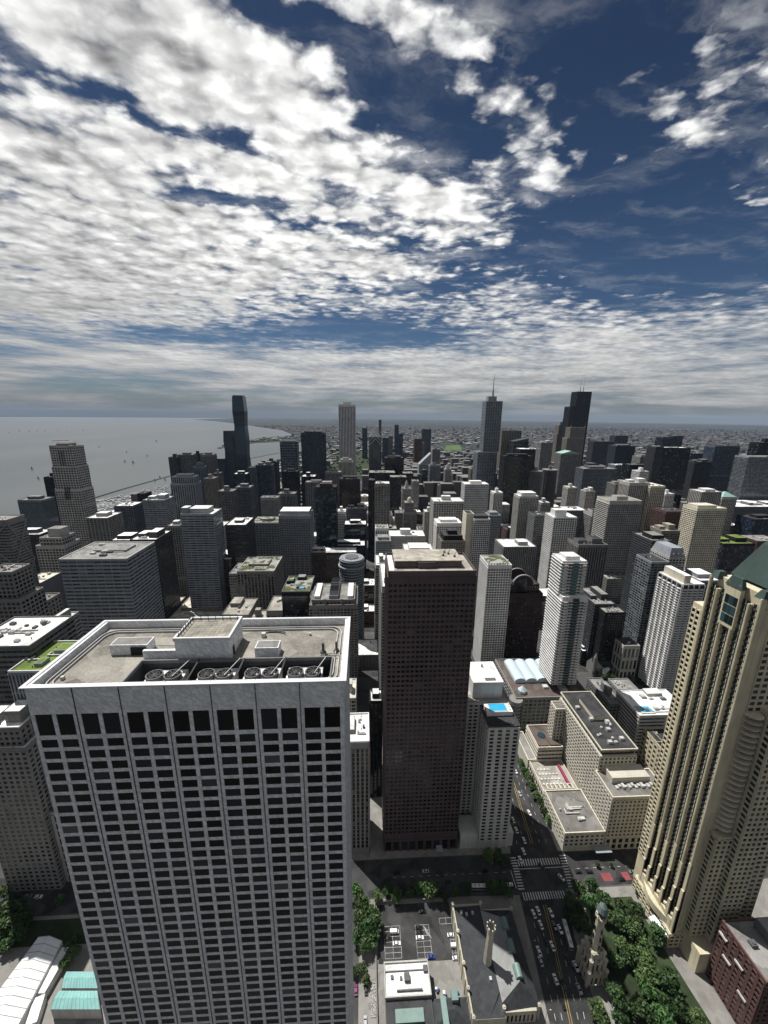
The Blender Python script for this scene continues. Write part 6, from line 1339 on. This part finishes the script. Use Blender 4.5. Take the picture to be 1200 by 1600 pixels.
# ------------------------------------------------------------------ trees
leafm, T, b = pbsdf('leaves'); ge = T.n('ShaderNodeNewGeometry').outputs['Random Per Island']; oi = T.n('ShaderNodeObjectInfo').outputs['Random']
T.put(b.inputs['Base Color'], T.v('SCALE', T.mix(ge, (.022, .048, .016), T.mix(T.m('FRACT', T.m('MULTIPLY', oi, 9.7)), (.050, .110, .032), (.085, .105, .036))), scale=T.mr(oi, 0, 1, .55, 1.6))); b.inputs['Roughness'].default_value = .6; b.inputs['Specular IOR Level'].default_value = .25
barkm = wall('bark', (.07, .055, .04))
def make_tree(label, seed, hgt, rad, cat='tree', group='park and street trees'):
    rg = random.Random(seed); r = empty('tree', (0, 0, 0), label, cat, group)
    tk = MB(); tk.cyl(0, 0, 0, hgt*.45, .32, .22, 7); lobes = []
    for i in range(9):
        t = 2*math.pi*i/9+rg.uniform(-.4, .4); rr = rad*rg.uniform(.25, .72); z = hgt*rg.uniform(.42, .84); lobes.append((rr*math.cos(t), rr*math.sin(t), z, rad*rg.uniform(.34, .56))); tk.bar((0, 0, hgt*.36), lobes[-1][:3], .18)
    lobes.append((0, 0, hgt*.86, rad*.5)); tk.build('trunk', barkm, r)
    lf = MB()
    for (x, y, z, s) in lobes:
        for _ in range(95):
            u, v, w = rg.gauss(0, 1), rg.gauss(0, 1), rg.gauss(0, 1); n = math.sqrt(u*u+v*v+w*w) or 1; k = s*rg.uniform(.5, 1.08)/n; c = Vector((x+u*k, y+v*k, z+w*k*.8))
            a = Vector((rg.gauss(0, 1), rg.gauss(0, 1), rg.gauss(0, .7))).normalized()*rg.uniform(.35, .75); bb = a.cross(Vector((rg.gauss(0, 1), rg.gauss(0, 1), rg.gauss(0, 1)))).normalized()*rg.uniform(.3, .6)
            lf.quad(c-a-bb, c+a-bb*.6, c+a+bb, c-a*.7+bb)
    lf.build('crown', leafm, r); return r
tp = [make_tree('broad leafy green tree', s, h, r_) for s, h, r_ in ((1, 11, 5.2), (2, 9, 4.2), (3, 13, 5.6), (4, 7.5, 3.2))]
_used = [False]*4; _tc = [0]
def plant(x, y, s=1., kind=None, label=None, z=.1):
    k = kind if kind is not None else _tc[0] % 3; _tc[0] += 1
    o = tp[k] if not _used[k] else copy_tree(tp[k]); _used[k] = True
    o.location = (x, y, z); o.rotation_euler.z = (_tc[0]*2.4) % 6.28; s = s*(.9+.2*((_tc[0]*37) % 10)/10); o.scale = (s, s, s)
    if label: o['label'] = label
def plant_px(lst, lab, s=1., kind=None, zc=6., grp=None):
    for n, (px, py) in enumerate(lst):
        p = P(px, py, zc); plant(p.x, p.y, s, kind, lab if isinstance(lab, str) else lab[n])
plant_px([(905, 1390), (925, 1380), (940, 1405), (920, 1410), (948, 1430), (965, 1440), (985, 1425), (970, 1415), (990, 1455), (1005, 1475), (970, 1475), (985, 1495), (1010, 1500), (960, 1500), (1025, 1462), (995, 1440)], 'green park tree among those around the gothic water tower', .95)
plant_px([(935, 1578), (962, 1558), (1010, 1545), (1035, 1560), (1000, 1580), (1060, 1580), (970, 1590), (1030, 1595), (1085, 1595), (945, 1600), (1045, 1540), (1005, 1525), (1020, 1520)], 'large dark green tree in the grove at the bottom right', 1.0)
plant_px([(1000, 1390), (1015, 1405), (1030, 1425), (1045, 1440), (1000, 1415)], 'slender street tree at the foot of the yellow tower', .62, 1)
plant_px([(893, 1403), (890, 1425), (900, 1440), (905, 1420), (912, 1445)], 'shaded tree beside the bus on the avenue', .9)
plant_px([(815, 1190), (820, 1202), (826, 1214), (832, 1227), (838, 1240), (845, 1252), (852, 1265), (858, 1278)], 'street tree in the row along the low terrace wing', .75)
plant_px([(762, 1338), (778, 1335), (788, 1342)], 'dark shaded tree at the foot of the slim pool tower', .8)
plant_px([(770, 1388), (785, 1384), (795, 1392)], 'dark shaded tree beside the cross street crossing', .8)
plant_px([(675, 1392)], 'pale green tree between parking lot and cross street, brightest there', .95, 2)
plant_px([(655, 1385), (640, 1392), (620, 1398), (605, 1390), (712, 1390), (728, 1386), (590, 1398), (695, 1395)], 'dark tree in the row between parking lot and cross street', .7)
plant_px([(556, 1395), (566, 1412), (578, 1425), (562, 1435), (574, 1450), (560, 1462), (586, 1442), (570, 1475), (582, 1465)], 'tree in the dense clump between marble tower and parking lot', .95)
plant_px([(556, 1512), (572, 1525), (566, 1508)], 'low round tree in the alley below the dense clump', .6, 1)
plant_px([(12, 1428), (30, 1420), (22, 1445), (5, 1455), (38, 1438), (10, 1475), (-5, 1440), (28, 1460)], 'broad tree beside the white hall at the left edge', 1.05)
plant_px([(93, 1400), (4, 1395), (20, 1400)], 'small tree near the crossing at left behind the white hall', .7)
plant_px([(105, 1475), (112, 1492), (104, 1500), (116, 1465)], 'tree squeezed between white hall and marble tower', .7)
plant_px([(945, 1060), (955, 1056), (965, 1061), (975, 1055), (985, 1060), (930, 1050), (995, 1050)], 'tree in the dark church garden', .9)
plant_px([(572, 905), (574, 920), (572, 938), (578, 952), (575, 890)], 'street tree in the canyon left of the granite tower', .9)
plant_px([(935, 1345), (956, 1344)], 'young street tree in front of the cream hotel', .5, 3)
plant_px([(1000, 1378), (1012, 1384)], 'small tree in the planted kerb by the red bus lane', .45, 3)
# ------------------------------------------------------------------ vehicles
tyre = wall('tyre', (.02, .02, .02)); carglass = glass('car_glass', (.01, .011, .013), blind=0, rough=.06)
def paint(n, c):
    if 'paint_'+n in _mats: return _mats['paint_'+n]
    m, T, b = pbsdf('paint_'+n); b.inputs['Base Color'].default_value = (*c, 1); b.inputs['Roughness'].default_value = .3; b.inputs['Coat Weight'].default_value = .6; _mats['paint_'+n] = m; return m
PC = dict(white=(.68, .68, .67), black=(.012, .012, .014), silver=(.36, .37, .38), blue=(.02, .05, .22), maroon=(.16, .02, .09), grey=(.13, .135, .14))
def body_mesh(L, Wd, prof, name, mat, r):
    q = MB(); n = len(prof); k = len(q.v)
    for (i, (x, z, wf)) in enumerate(prof):
        q.v += [(x*L, -Wd/2*wf, z), (x*L, Wd/2*wf, z)]
    for i in range(n):
        j = (i+1) % n; q.f.append((2*i, 2*i+1, 2*j+1, 2*j)); q.mi.append(0)
    q.f.append(tuple(2*i for i in range(n))[::-1]); q.f.append(tuple(2*i+1 for i in range(n))); q.mi += [0, 0]
    return q.build(name, mat, r)
def car(label, col, loc, rz, kind='car'):
    van = kind == 'van'; L, Wd = (5.4, 2.0) if van else (4.7, 1.85)
    r = empty('delivery_van' if van else 'parked_car', loc, label, 'van' if van else 'car', rz=rz)
    if van: lo = [(-.5, .35, 1), (.5, .35, 1), (.5, 1.0, 1), (.42, 1.15, 1), (.3, 2.05, .92), (-.48, 2.1, .92), (-.5, 1.2, 1)]
    else: lo = [(-.5, .3, 1), (.5, .3, 1), (.5, .75, .97), (.25, .95, .98), (-.32, 1.0, .98), (-.5, .92, .96)]
    body_mesh(L, Wd, lo, 'body', paint(col, PC[col]), r)
    if not van:
        body_mesh(L, Wd*.93, [(.24, .93, .95), (.09, 1.42, .80), (-.24, 1.44, .80), (-.38, .98, .95)], 'cabin_glass', carglass, r)
        MB().box(-.24*L, .08*L, -Wd*.38, Wd*.38, 1.43, 1.47).build('roof', paint(col, PC[col]), r)
    else: body_mesh(L, Wd*.985, [(.425, 1.16, 1), (.31, 2.0, .93), (.28, 2.0, .93), (.30, 1.16, 1)], 'windscreen', carglass, r)
    for x in (-.32, .32):
        for y in (-1, 1):
            w = MB(); n = 10; yy = y*Wd/2*.96; x0 = x*L
            a = [(x0+.33*math.cos(2*math.pi*i/n), .33+.33*math.sin(2*math.pi*i/n)) for i in range(n)]
            for (p, s), (p2, s2) in zip(a, a[1:]+a[:1]): w.quad((p, yy-.1, s), (p2, yy-.1, s2), (p2, yy+.1, s2), (p, yy+.1, s))
            w.poly([(p, yy+.1, s) for p, s in a]); w.poly([(p, yy-.1, s) for p, s in a][::-1]); w.build('wheel', tyre, r)
    return r
def car_px(px, py, col, ang, label, kind='car'):
    p = P(px, py, .6); car(label, col, (p.x, p.y, .024), math.radians(ang), kind)
S_, N_, Wt, E_ = 93, -84, 0, 180
for (px, py, col, a, lab) in [
    (812, 1240, 'silver', N_, 'silver car in the sunlit upper avenue beside the street trees'), (800, 1225, 'black', S_, 'black car in the upper avenue near the slim pool tower'),
    (806, 1205, 'white', N_, 'white car highest up the avenue beside the street trees'), (866, 1446, 'grey', N_, 'grey car just right of the median below the near zebra crossing'), (863, 1478, 'white', S_, 'white car just left of the median beside the bus tail'),
    (905, 1545, 'silver', N_, 'silver car at the right kerb below the gothic water tower'), (868, 1530, 'white', S_, 'white car in sunlight left of the median, below the shade edge'), (1030, 1374, 'black', Wt, 'black car on right cross street close to the yellow tower'),
    (988, 1362, 'grey', E_, 'grey car in the shade on the right cross street'), (620, 1364, 'black', E_, 'dark car left of the silver one before the granite tower'), (700, 1378, 'black', Wt, 'dark car in the shaded middle of the left cross street'),
    (802, 1281, 'white', S_, 'white car farthest up the shaded left lanes beside pool tower'), (807, 1297, 'white', S_, 'white car second from top in the shaded queue beside pool tower'),
    (819, 1313, 'white', S_, 'white car in middle of the shaded queue beside pool tower'), (818, 1330, 'white', S_, 'white car behind the stop line in the shaded queue'),
    (813, 1343, 'white', S_, 'white car waiting on the far zebra crossing'), (827, 1270, 'white', N_, 'white car alone in the sunlit lanes of the avenue'),
    (877, 1371, 'white', -60, 'white car turning in the shaded junction'), (846, 1354, 'black', -50, 'black car turning just inside the far zebra crossing'),
    (796, 1382, 'white', E_, 'white car leaving the junction on the left cross street'), (904, 1362, 'black', Wt, 'black car nearest the zebra crossing on right cross street'),
    (921, 1362, 'black', Wt, 'black car second from crossing on right cross street'), (971, 1374, 'black', E_, 'black car beside the red bus lane patch'),
    (834, 1428, 'white', S_, 'white car left of a pair at the near zebra crossing'), (841, 1423, 'white', S_, 'white car right of a pair at the near zebra crossing'),
    (861, 1426, 'white', N_, 'white car right of median below the near zebra crossing'), (845, 1445, 'white', S_, 'white car behind the pair at the near crossing'),
    (875, 1452, 'white', N_, 'white car driving left of the long bus'), (853, 1471, 'black', S_, 'black car in shade left of the avenue median'),
    (842, 1486, 'white', S_, 'white car parked at left kerb beside the pumping station'), (845, 1502, 'silver', S_, 'silver car parked at left kerb, nearer one by pumping station'), (888, 1499, 'black', N_, 'black car below the long bus in shade'),
    (900, 1510, 'white', N_, 'white car at shade edge near the gothic water tower'), (881, 1539, 'black', N_, 'black car just right of the yellow median, upper one'),
    (879, 1568, 'black', S_, 'black car left of the yellow median near the bottom'), (665, 1361, 'silver', E_, 'silver car parked in front of the granite tower'),
    (758, 1361, 'black', E_, 'dark car in shade before the slim pool tower'), (620, 1474, 'white', Wt, 'white car in the left rows of the parking lot'),
    (606, 1467, 'black', Wt, 'black car at left edge of the parking lot'), (654, 1449, 'black', Wt, 'black car topmost in the middle parking row'),
    (655, 1457, 'black', Wt, 'black car second in the middle parking row'), (656, 1465, 'white', Wt, 'white car below two black ones in the middle parking row'),
    (674, 1495, 'blue', Wt, 'blue car at the lower end of the parking lot'), (705, 1461, 'white', Wt, 'white car with dark windows by the stone wall, topmost'),
    (713, 1497, 'white', Wt, 'white car by the stone wall, lowest'), (660, 1424, 'black', Wt, 'black car in shade at the top of the parking lot'),
    (548, 1544, 'silver', S_, 'silver car in the alley against the marble tower'), (556, 1547, 'maroon', S_, 'maroon car in the alley'), (572, 1546, 'black', S_, 'black car in the alley beside the rubble strip'),
    (571, 1597, 'silver', S_, 'silver car at the bottom edge of the alley'), (60, 1401, 'white', Wt, 'white car on the street at left behind the trees'), (44, 1400, 'grey', Wt, 'grey car on the street at left behind the trees')]:
    car_px(px, py, col, a, lab)
car_px(616, 1456, 'white', Wt, 'white van in the upper left bays of the parking lot', 'van'); car_px(711, 1478, 'white', Wt, 'white van parked against the stone wall', 'van')
def bus(label, a, b_, z=.03, col='white'):
    A, B = P(*a, 1.6), P(*b_, 1.6); c = (A+B)/2; d = (B-A); L = min(14, d.length); r = empty('city_bus', (c.x, c.y, z), label, 'bus', rz=math.atan2(d.y, d.x))
    MB().frus([(-L/2, -1.25), (L/2, -1.25), (L/2, 1.25), (-L/2, 1.25)], [(-L/2, -1.25), (L/2, -1.25), (L/2, 1.25), (-L/2, 1.25)], .4, 1.5).box(-L/2+.05, L/2-.05, -1.2, 1.2, 2.55, 3.1).build('body', paint('silver', PC['silver']), r)
    MB().box(-L/2+.1, L/2-.1, -1.22, 1.22, 1.5, 2.55).build('window_band', carglass, r); t = MB().box(-L/2+.2, L/2-.2, -1.1, 1.1, 3.1, 3.16); t.build('roof', paint('white', PC['white']), r)
    for x in (-.35, -.05, .25): MB().box(x*L, x*L+1.5, -.6, .6, 3.16, 3.45).build('roof_unit', unitm, r)
    for x in (-.33, .33):
        for y in (-1, 1): 
            w = MB(); n = 10; pr = [(x*L+.5*math.cos(2*math.pi*i/n), .5+.5*math.sin(2*math.pi*i/n)) for i in range(n)]
            w.poly([(p, y*1.27, s) for p, s in pr]); w.poly([(p, y*1.0, s) for p, s in pr][::-1])
            for (p, s), (p2, s2) in zip(pr, pr[1:]+pr[:1]): w.quad((p, y*1.0, s), (p2, y*1.0, s2), (p2, y*1.27, s2), (p, y*1.27, s))
            w.build('wheel', tyre, r)
bus('long white-roofed city bus at the right kerb of the avenue', (880, 1436), (894, 1486)); bus('white-roofed bus standing on the left cross street by dark trees', (737, 1386), (759, 1386))
# ------------------------------------------------------------------ parking lot, rubble, low wall
lot = MB().quad((8, 158, .14), (55.6, 158, .14), (55.6, 186.5, .14), (8, 186.5, .14)); struct('parking_lot', lot, asph)
pl = MB()
def bays(x0, x1, ya, yb, n):
    for i in range(n+1): y = ya+(yb-ya)*i/n; stripe(pl, (x0, y), (x1, y), .14, .16)
    stripe(pl, (x1, ya), (x1, yb), .14, .161); stripe(pl, ((x0+x1)/2, ya), ((x0+x1)/2, yb), .14, .161); stripe(pl, (x0, ya), (x0, yb), .14, .161)
a_ = P(600, 1448); b2 = P(628, 1497); bays(a_.x, b2.x, a_.y, b2.y, 6); a_ = P(648, 1446); b2 = P(676, 1497); bays(a_.x, b2.x, a_.y, b2.y, 6)
a_ = P(686, 1435); b2 = P(707, 1443); bays(a_.x, b2.x, a_.y, b2.y, 1); a_ = P(702, 1458); b2 = P(719, 1500); bays(a_.x, b2.x, a_.y, b2.y, 4)
for i in range(5): a_ = P(661+i*1.2, 1447+i*3); b2 = P(666+i*2.2, 1452+i*3.4); stripe(pl, a_.xy, b2.xy, .2, .16)
struct('parking_lines', pl, wht)
rb = MB(); rg = random.Random(6)
for _ in range(260):
    p = P(584+rg.uniform(-4, 4), rg.uniform(1535, 1590)); s = rg.uniform(.2, .55); rb.cyl(p.x, p.y, .1, .1+s, s, s*.5, 5)
tag(rb.build('rubble', WM('lime')), 'strip of pale rubble in the alley beside the fire station', 'rubble', kind='stuff')
wl = MB().box(6.4, 6.9, 120, 188, .1, 2.0).box(6.9, 54.5, 187.2, 187.7, .1, 2.2); tag(wl.build('boundary_wall', WM('greystone')), 'low grey stone wall round the parking lot', 'wall')
yr = MB(); 
for k in range(14):
    x, y = 40+rg.uniform(0, 13), 140+rg.uniform(0, 7)
    tag(MB().box(-.6, .6, -.5, .5, 0, rg.uniform(.6, 1.6)).cyl(0, 0, 0, .3, .7, n=6).build('crate', paint(rg.choice(['white', 'grey', 'black', 'blue']), (.3, .3, .3)), loc=(x, y, .14)), 'crate or bin standing in the yard behind the fire station', 'crate', 'crates in the fire station yard')
# far park trees as one wood
q = MB(); rg = random.Random(12); ring = [P(x, y, 0) for x, y in ((508, 742), (640, 742), (632, 704), (520, 704))]
isl = [P(x, y, 0) for x, y in ((350, 698), (380, 692), (440, 688), (512, 691.5))]
def clump(x, y, s):
    for _ in range(5):
        a = rg.uniform(0, 6.28); r0 = s*rg.uniform(.5, .9); q.cyl(x+s*math.cos(a)*.8, y+s*math.sin(a)*.8, 0, s*rg.uniform(.8, 1.5), r0, r0*.35, 5)
for _ in range(520):
    u, v = rg.random(), rg.random(); p = ring[0].lerp(ring[1], u).lerp(ring[3].lerp(ring[2], u), v**1.6)
    if (int(p.y/110) % 3 == 1 and rg.random() < .8) or not (1650 < p.y < 3700 and p.x < 115): continue
    clump(p.x, p.y, rg.uniform(5, 9))
for _ in range(160):
    t = rg.random()*3; i = int(t); p = isl[i].lerp(isl[min(3, i+1)], t-i); clump(p.x+rg.uniform(-25, 25), p.y+rg.uniform(-18, 18), rg.uniform(6, 12))
tag(q.build('park_wood', leafm), 'dark green mass of trees in the far lakefront park', 'wood', kind='stuff')
# street lamps
def lamp(x, y, lab):
    r = empty('street_lamp', (x, y, .12), lab, 'street lamp', 'street lamps along the avenue'); MB().cyl(0, 0, 0, 8.5, .12, .07, 6).bar((0, 0, 8.4), (1.8, 0, 8.7), .09).build('pole', unitdk, r); MB().box(1.4, 2.2, -.18, .18, 8.6, 8.8, True).build('lamp_head', unitm, r); return r
l0 = lamp(100.3, 160, 'tall grey street lamp at a kerb of the avenue')
for x, y in ((96.6, 132), (131.6, 160), (126, 140), (103, 180), (136.5, 184), (113, 236), (117.5, 262), (146, 240), (146.5, 270)):
    o = copy_tree(l0); o.location = (x, y, .12)
# ------------------------------------------------------------------ boats
def boat_mesh():
    r = empty('motor_boat', (0, 0, .4), 'small white motor boat moored in the crowded marina', 'boat', 'boats moored in the marina')
    q = MB(); q.frus([(-5.5, -1.2), (2, -1.2), (6, -.1), (6, .1), (2, 1.2), (-5.5, 1.2)], [(-6, -1.9), (2.6, -1.9), (7.4, -.1), (7.4, .1), (2.6, 1.9), (-6, 1.9)], 0, 1.7); q.build('hull', paint('white', PC['white']), r)
    MB().frus([(-3.6, -1.4), (2.2, -1.4), (2.2, 1.4), (-3.6, 1.4)], [(-3, -1.1), (1.0, -1.1), (1.0, 1.1), (-3, 1.1)], 1.7, 3.4).build('cabin', paint('white', PC['white']), r); return r
b0 = boat_mesh(); first = True; rg = random.Random(9)
for row in range(13):
    for k in range(22):
        t = (k+.5)/22; px = 133+t*(262-133); py0 = 803-t*30; py1 = 784-t*29
        f = (row+.5)/13; py = py1+3+(py0-py1-1)*f+rg.uniform(-.4, .4)
        if rg.random() < .38: continue
        p = P(px+rg.uniform(-2, 2), py, .4); o = b0 if first else copy_tree(b0); first = False
        o.location = (p.x, p.y, .4); o.rotation_euler.z = rg.choice([.4, .4+math.pi])+rg.uniform(-.15, .15); s = rg.uniform(1.1, 1.9); o.scale = (s, s, s)
dk = MB()
for i in range(7):
    t = (i+.5)/7; a_, b2 = P(135, 802-17*t, .5), P(262, 775-22*t, .5); dk.bar(a_, b2, 2.2, .8)
for o_ in [dk.build('dock', WM('conc'))]: tag(o_, 'pale wooden docks of the marina between moored boats', 'dock')
def sail(px, py, s, lab):
    p = P(px, py, .4); r = empty('sail_boat', (p.x, p.y, .4), lab, 'boat', 'sailing boats on the open lake'); r.scale = (s, s, s)
    MB().frus([(-5, -1), (3, -1), (6, 0), (3, 1), (-5, 1)], [(-5.4, -1.4), (3.4, -1.4), (7, 0), (3.4, 1.4), (-5.4, 1.4)], 0, 1.3).build('hull', paint('white', PC['white']), r); MB().bar((0, 0, 1), (0, 0, 15), .2).build('mast', unitdk, r)
    q = MB(); q.poly([(-.1, -.05, 2), (-5, -.05, 2.2), (-.1, -.05, 14.5)]); q.poly([(-.1, .05, 2), (-.1, .05, 14.5), (-5, .05, 2.2)]); q.poly([(.3, 0, 2), (.3, 0, 13), (5.5, 0, 1.6)]); q.build('sail', wall('sailcloth', (.3, .3, .3)), r)
for k, (px, py, s) in enumerate(((195, 722, 1.2), (208, 724, 1.5), (230, 713, 1.), (198, 707, 1.), (50, 734, 1.4), (60, 749, 1.2), (155, 699, 1.1), (244, 690, 1.6), (70, 673, 1.6), (30, 674, 1.6), (46, 674, 1.6), (130, 673, 1.7), (58, 674, 1.4), (90, 674, 1.2), (14, 676, 1.2), (104, 675, 1.2), (250, 747, 1.), (242, 752, 1.), (258, 751, 1.))):
    sail(px, py, s, 'tiny sailing boat out on the grey lake')
p = P(28, 822, .4); r = empty('tour_boat', (p.x, p.y, .4), 'white tour boat in the slip left of the blue mirror block', 'boat'); MB().frus([(-14, -3), (10, -3), (17, 0), (10, 3), (-14, 3)], [(-14.5, -3.6), (11, -3.6), (20, 0), (11, 3.6), (-14.5, 3.6)], 0, 2.4).build('hull', paint('black', PC['black']), r); MB().box(-12, 9, -2.8, 2.8, 2.4, 5.2).build('deck_house', paint('white', PC['white']), r)
